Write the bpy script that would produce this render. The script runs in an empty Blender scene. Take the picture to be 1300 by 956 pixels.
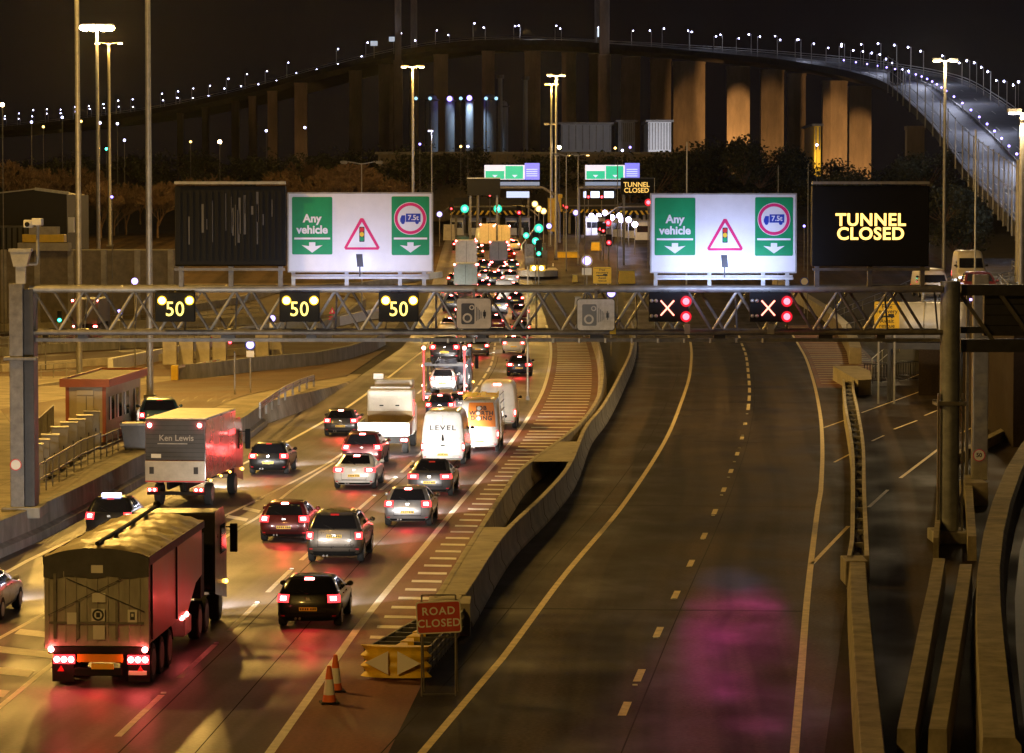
import bpy, math, random
from mathutils import Vector, Matrix
random.seed(7)
R = math.radians
SC = bpy.context.scene
COL = SC.collection

# ---------------------------------------------------------------- camera, night sky, exposure
CAM_H, FPX, PITCH = 12.0, 4000.0, math.atan(210 / 4000)
cam_data = bpy.data.cameras.new('camera')
cam = bpy.data.objects.new('camera', cam_data)
COL.objects.link(cam)
cam.location = (0, 0, CAM_H)
cam.rotation_euler = (R(90) - PITCH, 0, 0)
cam_data.sensor_width = 36
cam_data.lens = 36 * FPX / 1300
cam_data.clip_start = 1
cam_data.clip_end = 9000
SC.camera = cam
world = bpy.data.worlds.new('World')
SC.world = world
world.use_nodes = True
wn, wl = world.node_tree.nodes, world.node_tree.links
bg = wn['Background']
tc = wn.new('ShaderNodeTexCoord'); sx = wn.new('ShaderNodeSeparateXYZ'); rp = wn.new('ShaderNodeValToRGB')
wl.new(tc.outputs['Generated'], sx.inputs[0]); wl.new(sx.outputs['Z'], rp.inputs[0]); wl.new(rp.outputs[0], bg.inputs[0])
rp.color_ramp.elements[0].position = 0.0; rp.color_ramp.elements[0].color = (0.0055, 0.0036, 0.0032, 1)
rp.color_ramp.elements[1].position = 0.12; rp.color_ramp.elements[1].color = (0.0022, 0.0017, 0.0028, 1)
bg.inputs[1].default_value = 1.0
SC.view_settings.view_transform = 'Standard'
SC.view_settings.look = 'None'
SC.view_settings.exposure = 0.0
SC.view_settings.gamma = 1.0
SC.view_settings.use_curve_mapping = False
cy = SC.cycles
cy.use_denoising = True
cy.max_bounces = 4; cy.diffuse_bounces = 2; cy.glossy_bounces = 3; cy.transmission_bounces = 2
cy.sample_clamp_indirect = 4.0
cy.caustics_reflective = False; cy.caustics_refractive = False
cy.use_light_tree = True
SODIUM = (1.0, 0.56, 0.11)
WARM = (1.0, 0.72, 0.36)
BLUEWHITE = (0.62, 0.66, 1.0)

# ---------------------------------------------------------------- from the photograph's pixels (1300 x 956) to places in the world
CA, SA = math.cos(PITCH), math.sin(PITCH)
def ray(px, py):
    x, v = px - 650.0, 478.0 - py
    return Vector((x, FPX * CA + v * SA, -FPX * SA + v * CA))
def D(px, py, Y):
    d = ray(px, py)
    return Vector((d.x / d.y * Y, Y, CAM_H + d.z / d.y * Y))
def ss(t):
    t = min(1, max(0, t)); return t * t * (3 - 2 * t)
def gz(Y):
    return 8.0 * ss((Y - 320) / 200.0)
def P(px, py, z=0.0):
    """ground point (the road climbs to the plaza), or the plane z above the road"""
    d = ray(px, py)
    lo, hi = 30.0, 31.0
    f = lambda Y: CAM_H + d.z / d.y * Y - gz(Y) - z
    while f(hi) > 0 and hi < 1500: lo = hi; hi += 4
    for _ in range(30):
        m = (lo + hi) / 2
        if f(m) > 0: lo = m
        else: hi = m
    return D(px, py, hi)
def lerp(a, b, t): return a + (b - a) * t
def interp(tab, x):
    if x <= tab[0][0]: return tab[0][1]
    for (a, va), (b, vb) in zip(tab, tab[1:]):
        if x <= b: return lerp(va, vb, (x - a) / (b - a))
    return tab[-1][1]
class Line:
    """a polyline on the road, X as a function of Y, from pixels"""
    def __init__(s, pix, z=0.0):
        s.p = sorted([P(x, y, z) for x, y in pix], key=lambda v: v.y)
    def X(s, Y):
        p = s.p
        if Y <= p[0].y: a, b = p[0], p[1]
        elif Y >= p[-1].y: a, b = p[-2], p[-1]
        else:
            for i in range(len(p) - 1):
                if p[i].y <= Y <= p[i + 1].y: a, b = p[i], p[i + 1]; break
            # hermite for a smooth bend
            def tang(k):
                q0, q1 = p[max(0, k - 1)], p[min(len(p) - 1, k + 1)]
                return (q1.x - q0.x) / max(1e-6, q1.y - q0.y)
            h = b.y - a.y; t = (Y - a.y) / h
            m0, m1 = tang(i) * h, tang(i + 1) * h
            return ((2*t**3 - 3*t*t + 1) * a.x + (t**3 - 2*t*t + t) * m0 + (-2*t**3 + 3*t*t) * b.x + (t**3 - t*t) * m1)
        return lerp(a.x, b.x, (Y - a.y) / (b.y - a.y))
    def pts(s, y0=None, y1=None, step=3.0, off=0.0):
        y0 = s.p[0].y if y0 is None else y0; y1 = s.p[-1].y if y1 is None else y1
        n = max(2, int((y1 - y0) / step) + 1)
        return [Vector((s.X(lerp(y0, y1, i / (n - 1))) + off, lerp(y0, y1, i / (n - 1)), 0)) for i in range(n)]

# ---------------------------------------------------------------- objects
def tag(o, label=None, cat=None, group=None, kind=None):
    if label: o['label'] = label
    if cat: o['category'] = cat
    if group: o['group'] = group
    if kind: o['kind'] = kind
    return o
def empty(name, loc, rz=0.0, label=None, cat=None, group=None):
    o = bpy.data.objects.new(name, None); COL.objects.link(o)
    o.empty_display_size = 0.3
    o.location = loc; o.rotation_euler = (0, 0, rz)
    return tag(o, label, cat, group)
CH = {}
def adopt(o, parent):
    if parent is not None:
        o.parent = parent; CH.setdefault(parent.name, []).append(o)
def copy_tree(o, parent=None):
    c = o.copy(); COL.objects.link(c)
    if parent is not None: adopt(c, parent)
    for ch in CH.get(o.name, []): copy_tree(ch, c)
    return c
class MB:
    def __init__(s): s.v = []; s.f = []; s.mi = []; s.m = 0
    def add(s, vs, fs):
        b = len(s.v); s.v += [tuple(v) for v in vs]
        for f in fs: s.f.append([b + i for i in f]); s.mi.append(s.m)
        return s
    def box(s, x0, x1, y0, y1, z0, z1):
        return s.add([(x, y, z) for z in (z0, z1) for y in (y0, y1) for x in (x0, x1)],
                     [(0, 2, 3, 1), (4, 5, 7, 6), (0, 1, 5, 4), (2, 6, 7, 3), (0, 4, 6, 2), (1, 3, 7, 5)])
    def cb(s, x, y, z, w, d, h, rz=0.0):
        c, n = math.cos(rz), math.sin(rz); vs = []
        for k in (0, h):
            for j in (-d / 2, d / 2):
                for i in (-w / 2, w / 2): vs.append((x + i * c - j * n, y + i * n + j * c, z + k))
        return s.add(vs, [(0, 2, 3, 1), (4, 5, 7, 6), (0, 1, 5, 4), (2, 6, 7, 3), (0, 4, 6, 2), (1, 3, 7, 5)])
    def quad(s, a, b, c, d): return s.add([a, b, c, d], [(0, 1, 2, 3)])
    def bar(s, a, b, w, h):
        a, b = Vector(a), Vector(b); d = (b - a).normalized()
        u = Vector((0, 0, 1)) if abs(d.z) < 0.95 else Vector((0, 1, 0))
        r = d.cross(u).normalized() * w / 2; u = r.cross(d).normalized() * h / 2
        vs = [p + i * r + j * u for p in (a, b) for i, j in ((-1, -1), (1, -1), (1, 1), (-1, 1))]
        return s.add(vs, [(0, 1, 2, 3), (7, 6, 5, 4), (0, 4, 5, 1), (1, 5, 6, 2), (2, 6, 7, 3), (3, 7, 4, 0)])
    def tube(s, a, b, r0, r1=None, n=8, caps=True):
        r1 = r0 if r1 is None else r1
        a, b = Vector(a), Vector(b); d = (b - a).normalized()
        u = d.orthogonal().normalized(); w = d.cross(u)
        vs = [p + (u * math.cos(t) + w * math.sin(t)) * r for p, r in ((a, r0), (b, r1)) for t in [2 * math.pi * i / n for i in range(n)]]
        fs = [(i, (i + 1) % n, n + (i + 1) % n, n + i) for i in range(n)]
        if caps: fs += [tuple(range(n))[::-1], tuple(range(n, 2 * n))]
        return s.add(vs, fs)
    def path(s, pts, r, n=6):
        for a, b in zip(pts, pts[1:]): s.tube(a, b, r, r, n)
        return s
    def prism(s, poly, axis, a0, a1):
        f = {'x': lambda p, a: (a, p[0], p[1]), 'y': lambda p, a: (p[0], a, p[1]), 'z': lambda p, a: (p[0], p[1], a)}[axis]
        n = len(poly)
        return s.add([f(p, a0) for p in poly] + [f(p, a1) for p in poly],
                     [tuple(range(n)), tuple(range(2 * n - 1, n - 1, -1))] + [(i, (i + 1) % n, n + (i + 1) % n, n + i) for i in range(n)])
    def lathe(s, prof, c=(0, 0, 0), n=16, axis='z'):
        vs = []
        for r, h in prof:
            for i in range(n):
                t = 2 * math.pi * i / n; a, b = r * math.cos(t), r * math.sin(t)
                q = {'z': (a, b, h), 'x': (h, a, b), 'y': (a, h, b)}[axis]
                vs.append((q[0] + c[0], q[1] + c[1], q[2] + c[2]))
        m = len(prof)
        fs = [(j * n + i, j * n + (i + 1) % n, (j + 1) * n + (i + 1) % n, (j + 1) * n + i) for j in range(m - 1) for i in range(n)]
        if prof[0][0] > 1e-6: fs.append(tuple(range(n))[::-1])
        if prof[-1][0] > 1e-6: fs.append(tuple(range((m - 1) * n, m * n)))
        return s.add(vs, fs)
    def ball(s, c, r, n=10, m=6, sz=1.0):
        return s.lathe([(max(1e-5, r * math.sin(math.pi * k / m)), -sz * r * math.cos(math.pi * k / m)) for k in range(m + 1)], c, n)
    def grid(s, rows, flip=False):
        n = len(rows[0]); vs = [p for r in rows for p in r]
        return s.add(vs, [(j * n + i, j * n + i + 1, (j + 1) * n + i + 1, (j + 1) * n + i) for j in range(len(rows) - 1) for i in range(n - 1)])
    def sweep(s, pts, prof, closed_prof=True, caps=True):
        """a cross-section (across, up) carried along pts (z of pts is the base)"""
        rings = []
        for i, p in enumerate(pts):
            a, b = pts[max(0, i - 1)], pts[min(len(pts) - 1, i + 1)]
            d = Vector((b[0] - a[0], b[1] - a[1], 0)).normalized(); r = Vector((d.y, -d.x, 0))
            rings.append([Vector(p) + r * q[0] + Vector((0, 0, q[1])) for q in prof])
        n = len(prof); vs = [v for g in rings for v in g]; m = n if closed_prof else n - 1
        fs = [(j * n + i, j * n + (i + 1) % n, (j + 1) * n + (i + 1) % n, (j + 1) * n + i) for j in range(len(rings) - 1) for i in range(m)]
        if caps and closed_prof: fs += [tuple(range(n)), tuple(range((len(rings) - 1) * n, len(rings) * n))[::-1]]
        return s.add(vs, fs)
    def build(s, name, mats, parent=None, smooth=False, angle=40, bevel=0.0, loc=None, rz=0.0):
        me = bpy.data.meshes.new(name)
        me.from_pydata(s.v, [], s.f)
        if not isinstance(mats, (list, tuple)): mats = [mats]
        for m in mats: me.materials.append(m)
        for p, i in zip(me.polygons, s.mi): p.material_index = i; p.use_smooth = smooth
        me.update()
        if smooth: me.set_sharp_from_angle(angle=R(angle))
        o = bpy.data.objects.new(name, me); COL.objects.link(o)
        if loc is not None: o.location = loc
        o.rotation_euler.z = rz
        adopt(o, parent)
        if bevel:
            b = o.modifiers.new('edge', 'BEVEL'); b.width = bevel; b.segments = 2; b.limit_method = 'ANGLE'; b.angle_limit = R(40)
        return o
def fontmesh(txt, size, bold=0.0, spacing=1.0, extrude=0.008, line=0.9):
    cu = bpy.data.curves.new('lettering', 'FONT')
    cu.body = txt; cu.size = size; cu.offset = bold; cu.extrude = extrude
    cu.align_x = 'CENTER'; cu.align_y = 'CENTER'; cu.space_character = spacing; cu.space_line = line
    cu.resolution_u = 4
    o = bpy.data.objects.new('lettering', cu); COL.objects.link(o)
    bpy.context.view_layer.update()
    dg = bpy.context.evaluated_depsgraph_get()
    me = bpy.data.meshes.new_from_object(o.evaluated_get(dg))
    bpy.data.objects.remove(o); bpy.data.curves.remove(cu)
    return me
def text(txt, size, mat, loc, parent, bold=0.0, spacing=1.0, name='lettering', rot=(math.pi / 2, 0, 0), sx=1.0, line=0.9, extrude=0.008):
    me = fontmesh(txt, size, bold, spacing, extrude, line)
    me.materials.clear(); me.materials.append(mat)
    o = bpy.data.objects.new(name, me); COL.objects.link(o)
    o.location = loc; o.rotation_euler = rot; o.scale = (sx, 1, 1)
    adopt(o, parent); return o
def lamp(name, kind, loc, power, color, parent=None, size=0.2, spot=90, blend=0.5, aim=None):
    l = bpy.data.lights.new(name, kind); l.energy = power; l.color = color
    if kind in ('POINT', 'SPOT'): l.shadow_soft_size = size
    if kind == 'SPOT': l.spot_size = R(spot); l.spot_blend = blend
    if kind == 'AREA': l.size = size
    o = bpy.data.objects.new(name, l); COL.objects.link(o); o.location = loc
    if aim is not None:
        o.rotation_euler = (Vector(aim) - Vector(loc)).to_track_quat('-Z', 'Y').to_euler()
    adopt(o, parent); return o

# ---------------------------------------------------------------- materials
def mat(name, color, rough=0.6, metal=0.0, noise=0.0, scale=2.0, stretch=(1, 1, 1), bump=0.0, spec=0.5, coat=0.0, dark=None, bscale=None):
    m = bpy.data.materials.new(name); m.use_nodes = True
    nt = m.node_tree; b = nt.nodes['Principled BSDF']
    b.inputs['Base Color'].default_value = (*color, 1); b.inputs['Roughness'].default_value = rough
    b.inputs['Metallic'].default_value = metal; b.inputs['Specular IOR Level'].default_value = spec
    b.inputs['Coat Weight'].default_value = coat; b.inputs['Coat Roughness'].default_value = 0.08
    if noise or bump:
        t = nt.nodes.new('ShaderNodeTexCoord'); mp = nt.nodes.new('ShaderNodeMapping'); mp.inputs['Scale'].default_value = stretch
        nt.links.new(t.outputs['Object'], mp.inputs[0])
        nz = nt.nodes.new('ShaderNodeTexNoise'); nz.inputs['Scale'].default_value = scale; nz.inputs['Detail'].default_value = 6; nz.inputs['Roughness'].default_value = 0.65
        nt.links.new(mp.outputs[0], nz.inputs['Vector'])
        if noise:
            cr = nt.nodes.new('ShaderNodeValToRGB')
            d = dark or tuple(c * (1 - noise) for c in color); l = tuple(min(1, c * (1 + noise * 0.6)) for c in color)
            cr.color_ramp.elements[0].position = 0.34; cr.color_ramp.elements[0].color = (*d, 1)
            cr.color_ramp.elements[1].position = 0.68; cr.color_ramp.elements[1].color = (*l, 1)
            nt.links.new(nz.outputs['Fac'], cr.inputs[0]); nt.links.new(cr.outputs[0], b.inputs['Base Color'])
            mr = nt.nodes.new('ShaderNodeMapRange'); mr.inputs['To Min'].default_value = max(0.05, rough - 0.12); mr.inputs['To Max'].default_value = min(1, rough + 0.12)
            nt.links.new(nz.outputs['Fac'], mr.inputs[0]); nt.links.new(mr.outputs[0], b.inputs['Roughness'])
        if bump:
            bp = nt.nodes.new('ShaderNodeBump'); bp.inputs['Strength'].default_value = bump; bp.inputs['Distance'].default_value = 0.02
            n2 = nz
            if bscale:
                n2 = nt.nodes.new('ShaderNodeTexNoise'); n2.inputs['Scale'].default_value = bscale; n2.inputs['Detail'].default_value = 4
                nt.links.new(t.outputs['Object'], n2.inputs['Vector'])
            nt.links.new(n2.outputs['Fac'], bp.inputs['Height']); nt.links.new(bp.outputs[0], b.inputs['Normal'])
    return m
def glow(name, color, strength, base=(0.02, 0.02, 0.02)):
    m = bpy.data.materials.new(name); m.use_nodes = True
    b = m.node_tree.nodes['Principled BSDF']
    b.inputs['Base Color'].default_value = (*base, 1); b.inputs['Roughness'].default_value = 0.3
    b.inputs['Emission Color'].default_value = (*color, 1); b.inputs['Emission Strength'].default_value = strength
    return m
def asphalt(name, col, rough, tracks, tscale, fine=0.25, cracks=0.25, spec=0.5):
    """asphalt: fine grain, long worn wheel tracks, patches and transverse joints"""
    m = bpy.data.materials.new(name); m.use_nodes = True
    nt = m.node_tree; N = nt.nodes; L = nt.links; b = N['Principled BSDF']
    t = N.new('ShaderNodeTexCoord')
    def noise(scale, detail, st, lo, hi, a, c):
        mp = N.new('ShaderNodeMapping'); mp.inputs['Scale'].default_value = st; L.new(t.outputs['Object'], mp.inputs[0])
        n = N.new('ShaderNodeTexNoise'); n.inputs['Scale'].default_value = scale; n.inputs['Detail'].default_value = detail; L.new(mp.outputs[0], n.inputs['Vector'])
        r = N.new('ShaderNodeMapRange'); r.inputs['From Min'].default_value = lo; r.inputs['From Max'].default_value = hi; r.inputs['To Min'].default_value = a; r.inputs['To Max'].default_value = c
        L.new(n.outputs['Fac'], r.inputs[0]); return n, r.outputs[0]
    n1, w1 = noise(tscale, 3, (1, 0.010, 1), 0.44, 0.57, 1 - tracks, 1 + tracks)
    L.new(t.outputs['UV'], n1.inputs['Vector'].links[0].from_node.inputs[0])
    _, w2 = noise(0.35, 5, (1, 0.5, 1), 0.3, 0.7, 1 - cracks, 1 + cracks)
    _, w4 = noise(0.22, 2, (0.05, 1.0, 1), 0.42, 0.58, 1 - cracks * 0.35, 1 + cracks * 0.35)
    n3, w3 = noise(9, 6, (1, 1, 1), 0.25, 0.75, 1 - fine, 1 + fine)
    def mul(x, y):
        q = N.new('ShaderNodeMath'); q.operation = 'MULTIPLY'; L.new(x, q.inputs[0]); L.new(y, q.inputs[1]); return q.outputs[0]
    f = mul(mul(mul(w1, w2), w3), w4)
    vm = N.new('ShaderNodeVectorMath'); vm.operation = 'SCALE'; vm.inputs[0].default_value = col; L.new(f, vm.inputs['Scale'])
    L.new(vm.outputs[0], b.inputs['Base Color'])
    rr = N.new('ShaderNodeMath'); rr.operation = 'MULTIPLY'; rr.inputs[1].default_value = rough; L.new(w2, rr.inputs[0]); L.new(rr.outputs[0], b.inputs['Roughness'])
    bp = N.new('ShaderNodeBump'); bp.inputs['Strength'].default_value = 0.25; bp.inputs['Distance'].default_value = 0.01
    L.new(n3.outputs['Fac'], bp.inputs['Height']); L.new(bp.outputs[0], b.inputs['Normal'])
    b.inputs['Specular IOR Level'].default_value = spec
    return m
M = dict(
    ground=mat('bare earth and rough grass', (0.045, 0.038, 0.022), 0.95, noise=0.5, scale=0.25, bump=0.4, bscale=3),
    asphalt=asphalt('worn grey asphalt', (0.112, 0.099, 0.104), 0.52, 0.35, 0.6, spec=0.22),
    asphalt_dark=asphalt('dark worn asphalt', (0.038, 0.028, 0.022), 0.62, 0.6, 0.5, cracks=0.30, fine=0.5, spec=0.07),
    asphalt_side=asphalt('dark side road asphalt', (0.042, 0.031, 0.024), 0.75, 0.4, 0.5, spec=0.06),
    apron=asphalt('dim brown apron', (0.045, 0.029, 0.018), 0.8, 0.4, 0.4, spec=0.1),
    post_d=mat('dark weathered post', (0.27, 0.29, 0.32), 0.5, 0.3, noise=0.3, scale=2),
    asphalt_brown=asphalt('brown yard asphalt', (0.115, 0.075, 0.048), 0.7, 0.2, 0.4),
    redsurf=asphalt('red high friction surfacing', (0.17, 0.066, 0.050), 0.7, 0.12, 0.8),
    yard=mat('pale concrete yard', (0.30, 0.26, 0.20), 0.85, noise=0.5, scale=0.6, bump=0.2, bscale=6),
    paint=mat('worn white road paint', (0.80, 0.77, 0.70), 0.6, noise=0.2, scale=3),
    paint_y=mat('worn yellowed road paint', (0.70, 0.58, 0.32), 0.6, noise=0.3, scale=3),
    conc=mat('weathered concrete', (0.42, 0.38, 0.31), 0.85, noise=0.3, scale=0.9, bump=0.25, bscale=8),
    conc2=mat('stained grey concrete', (0.26, 0.25, 0.23), 0.85, noise=0.35, scale=1.6, stretch=(1, 1, 0.3), bump=0.25, bscale=8),
    conc_r=mat('grimy dark concrete', (0.25, 0.22, 0.175), 0.9, noise=0.42, scale=1.4, bump=0.3, bscale=7),
    rubble=mat('dark rubble', (0.06, 0.05, 0.04), 0.95, noise=0.7, scale=6, bump=0.6),
    galv=mat('galvanised steel', (0.42, 0.41, 0.38), 0.5, 0.55, noise=0.22, scale=3),
    galv_d=mat('weathered dull steel', (0.20, 0.19, 0.18), 0.55, 0.5, noise=0.35, scale=3),
    steel_d=mat('dark painted steel', (0.055, 0.055, 0.06), 0.5, 0.3, noise=0.3, scale=2),
    black=mat('matt black', (0.006, 0.006, 0.006), 0.7, noise=0.3, scale=4, spec=.25),
    rubber=mat('tyre rubber', (0.018, 0.018, 0.018), 0.85, noise=0.3, scale=10),
    glass=mat('dark car glass', (0.010, 0.010, 0.012), 0.06, spec=0.8),
    alloy=mat('alloy wheel', (0.45, 0.45, 0.46), 0.35, 0.8),
    chrome=mat('bright trim', (0.7, 0.7, 0.7), 0.2, 1.0),
    plate=mat('yellow number plate', (0.85, 0.58, 0.04), 0.45),
    plate_w=mat('white plate', (0.75, 0.75, 0.72), 0.45),
    char=mat('black characters', (0.015, 0.015, 0.015), 0.5),
    white=mat('white sheet metal', (0.72, 0.72, 0.70), 0.5, noise=0.12, scale=1.5),
    green=mat('green sign face', (0.0, 0.30, 0.105), 0.5, noise=0.16, scale=1.2),
    blue=mat('blue sign face', (0.015, 0.05, 0.42), 0.45),
    red=mat('red sign face', (0.60, 0.02, 0.03), 0.45),
    magenta=mat('faded red sign border', (0.72, 0.02, 0.16), 0.45),
    sign_w=mat('white sign face', (0.80, 0.80, 0.82), 0.5, noise=0.06, scale=1.5),
    sign_y=mat('yellow sign face', (0.80, 0.52, 0.03), 0.5, noise=0.12, scale=2),
    yellow=mat('yellow plastic', (0.78, 0.52, 0.02), 0.45, noise=0.2, scale=3),
    orange=mat('orange plastic', (0.80, 0.17, 0.03), 0.5, noise=0.15, scale=3),
    orange_reflect=mat('orange marker board', (0.95, 0.36, 0.02), 0.4),
    reflect=mat('white reflective sheeting', (0.82, 0.82, 0.82), 0.4),
    bark=mat('bark', (0.15, 0.09, 0.05), 0.9, noise=0.4, scale=3),
    leaf=mat('evergreen leaves', (0.045, 0.05, 0.02), 0.8, noise=0.5, scale=1.0),
    brick=mat('tan render', (0.24, 0.20, 0.14), 0.9, noise=0.3, scale=1.2),
    dark_clad=mat('dark cladding', (0.014, 0.012, 0.011), 0.7, noise=0.3, scale=1),
    silo=mat('pale silo steel', (0.32, 0.33, 0.34), 0.6, noise=0.25, scale=0.3, stretch=(1, 1, 0.2)),
    pier=mat('bridge pier concrete', (0.26, 0.21, 0.16), 0.85, noise=0.4, scale=0.25, stretch=(1, 1, 0.25)),
    girder=mat('bridge girder', (0.07, 0.065, 0.065), 0.8, noise=0.3, scale=0.3),
    deck=mat('bridge deck', (0.16, 0.16, 0.17), 0.6, noise=0.35, scale=0.2),
    # lights
    L_amber=glow('amber lantern', (1.0, 0.70, 0.16), 14), L_matrix=glow('yellow matrix dots', (1.0, 0.76, 0.16), 2.4),
    L_vms=glow('amber matrix dots', (1.0, 0.56, 0.13), 3.0), L_redx=glow('red matrix dots', (1.0, 0.28, 0.20), 4.0),
    L_red=glow('red signal lantern', (1.0, 0.05, 0.07), 11), L_redrim=glow('red lantern halo', (1.0, 0.01, 0.03), 1.0),  # the rim glow stands in for the red lantern's halo
    L_green=glow('green signal lantern', (0.05, 1.0, 0.62), 14), L_greenrim=glow('green lantern halo', (0.0, 0.75, 0.42), 1.4),  # green rim glow likewise painted as a halo
    L_tail=glow('tail lamp lens', (1.0, 0.03, 0.035), 5, (0.3, 0.0, 0.0)), L_tailhot=glow('tail lamp bulb', (1.0, 0.13, 0.11), 40, (0.3, 0, 0)),
    L_brake=glow('brake lamp bulb', (1.0, 0.11, 0.10), 85, (0.3, 0, 0)),
    L_head=glow('headlamp', (0.85, 0.90, 1.0), 40, (0.5, 0.5, 0.5)), L_ind=glow('amber indicator', (1.0, 0.45, 0.06), 14),
    L_sodium=glow('sodium lamp', (1.0, 0.72, 0.36), 45), L_sodium2=glow('small sodium lamp', (1.0, 0.60, 0.16), 6),
    L_white=glow('cool white lamp', (0.60, 0.60, 1.0), 10), L_blue=glow('blue white lamp', (0.28, 0.20, 1.0), 6),
    L_panel=glow('cool lit panel', (0.72, 0.80, 1.0), 1.1), L_bollard=glow('lit bollard face', (0.50, 0.38, 1.0), 3),
)
def paint(name, c, rough=0.32, metal=0.35, coat=0.6): return mat(name, c, rough, metal, coat=coat, noise=0.12, scale=2.5)
# ---------------------------------------------------------------- lines of the road, traced once
LA = Line([(0, 731), (53, 703), (302, 592), (368, 559), (444, 515), (531, 450), (543, 440), (556, 412), (566, 380)])
LB = Line([(0, 810), (51, 782), (279, 658), (330, 633), (421, 585), (505, 522), (560, 470), (585, 435), (596, 400), (602, 370)])
LB2 = Line([(38, 866), (66, 843), (292, 678), (330, 655), (372, 621), (425, 587)])
LC = Line([(233, 856), (292, 800), (350, 742), (386, 708), (465, 638), (518, 592), (575, 530), (621, 468), (628, 440), (631, 405), (628, 372)])
LE = Line([(406, 866), (462, 787), (541, 691), (581, 642), (640, 573), (673, 526), (691, 491), (699, 455), (698, 430), (690, 400), (677, 365)])
WALL_T = 1.2
LW = Line([(0, 660), (50, 640), (120, 607), (185, 574), (240, 553), (296, 535), (330, 514)], z=WALL_T)
CBZ = 0.95
LCL = Line([(556, 757), (607, 675), (640, 624), (663, 594), (716, 554), (744, 528), (762, 496), (764, 455), (757, 428), (745, 400), (735, 372)], z=CBZ)
LCR = Line([(590, 750), (640, 676), (690, 628), (721, 592), (744, 541), (765, 515), (786, 478), (802, 442), (803, 415), (792, 375)], z=CBZ)
LD = Line([(612, 866), (640, 833), (716, 731), (790, 642.5), (843, 562), (863, 516), (876, 473), (876, 433), (862, 400), (846, 376)])
LM = Line([(812, 857), (836, 802), (858, 755), (877, 715), (894, 680), (907.5, 649.5), (919, 621.5), (928, 598), (936, 576), (942, 556), (946, 538), (950, 517), (951.5, 495), (950, 475), (947, 451), (943, 440), (930, 405), (915, 380)])
LR = Line([(1016, 866), (1026, 747), (1038.5, 642.5), (1042, 623), (1044, 567), (1041, 524), (1031, 478), (1018, 445), (990, 402), (960, 372)])
LK1 = Line([(1078, 706), (1082, 680), (1083, 582), (1080, 552), (1073, 511), (1071.5, 488), (1070, 470)], z=0.85)
LK2 = Line([(1100.7, 706), (1099.5, 680), (1097, 618), (1095.6, 562), (1088, 516), (1083, 491), (1084, 470)], z=0.85)
Y_NEAR = 30.0

def strip(name, fx0, fx1, y0, y1, mats, dz=0.0, nx=6, step=4.0, gzf=gz):
    n = int((y1 - y0) / step) + 2; rows = []
    for i in range(n):
        Y = lerp(y0, y1, i / (n - 1)); a, b = fx0(Y), fx1(Y)
        rows.append([(lerp(a, b, k / nx), Y, gzf(Y) + dz) for k in range(nx + 1)])
    o = MB(); o.grid(rows); o = o.build(name, mats)
    uv = o.data.uv_layers.new(name='UVMap')     # metres across the lane, metres along it
    for lp in o.data.loops:
        v = o.data.vertices[lp.vertex_index].co; uv.data[lp.index].uv = (v.x - fx0(v.y), v.y)
    return tag(o, kind='structure')
def ribbon(mb, pts, w, dz, z=gz):
    pts = [Vector((p[0], p[1], z(p[1]) + dz)) for p in pts]
    return mb.sweep(pts, [(-w / 2, 0), (w / 2, 0)], closed_prof=False)

# ground: one sheet that climbs to the plaza, then reaches the horizon
rows = []
for Y in [-120, 0, 60, 150, 250, 320] + list(range(330, 530, 10)) + [600, 800, 1200, 2000, 3500, 6000]:
    rows.append([(X, Y, gz(Y) - 0.03) for X in (-4000, -1200, -400, -150, -60, -20, 0, 20, 60, 150, 400, 1200, 4000)])
g = MB(); g.grid(rows); tag(g.build('ground', M['ground']), kind='structure')

wallX = lambda Y: LW.X(Y) if Y < 176 else min(LA.X(Y) - 2.2, LW.X(176) + (Y - 176) * 0.11)
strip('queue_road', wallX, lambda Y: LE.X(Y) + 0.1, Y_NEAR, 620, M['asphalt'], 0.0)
TIPX = lambda Y: LCL.X(90) + (LE.X(Y) - LE.X(90))
strip('hatched_island', lambda Y: LE.X(Y) + 0.1, lambda Y: LCL.X(Y) if Y > 90 else TIPX(Y) + .3, Y_NEAR, 300, [M['redsurf']], 0.001)
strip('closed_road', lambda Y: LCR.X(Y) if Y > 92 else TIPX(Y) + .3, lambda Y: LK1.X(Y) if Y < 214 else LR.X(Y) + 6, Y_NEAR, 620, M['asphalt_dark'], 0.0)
strip('side_road', lambda Y: LK1.X(Y), lambda Y: 42, Y_NEAR, 236, M['asphalt_side'], -0.004)
strip('plaza_apron', lambda Y: -75, lambda Y: 60, 400, 720, M['apron'], -0.008, nx=12)

# painted lines
mk = MB()
ribbon(mk, LA.pts(60, 300), 0.20, 0.006)
ribbon(mk, LE.pts(60, 330), 0.22, 0.006)
ribbon(mk, LB.pts(72, 158), 0.16, 0.006)
ribbon(mk, LB2.pts(72, 150), 0.16, 0.006)
def dashes(line, y0, y1, mark, gap, w):
    y = y0
    while y < y1:
        ribbon(mk, line.pts(y, min(y + mark, y1), 1.5), w, 0.006); y += mark + gap
dashes(LC, 71.5, 420, 6.2, 2.9, 0.17)
dashes(LB, 162, 420, 4.0, 5.0, 0.15)
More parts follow.
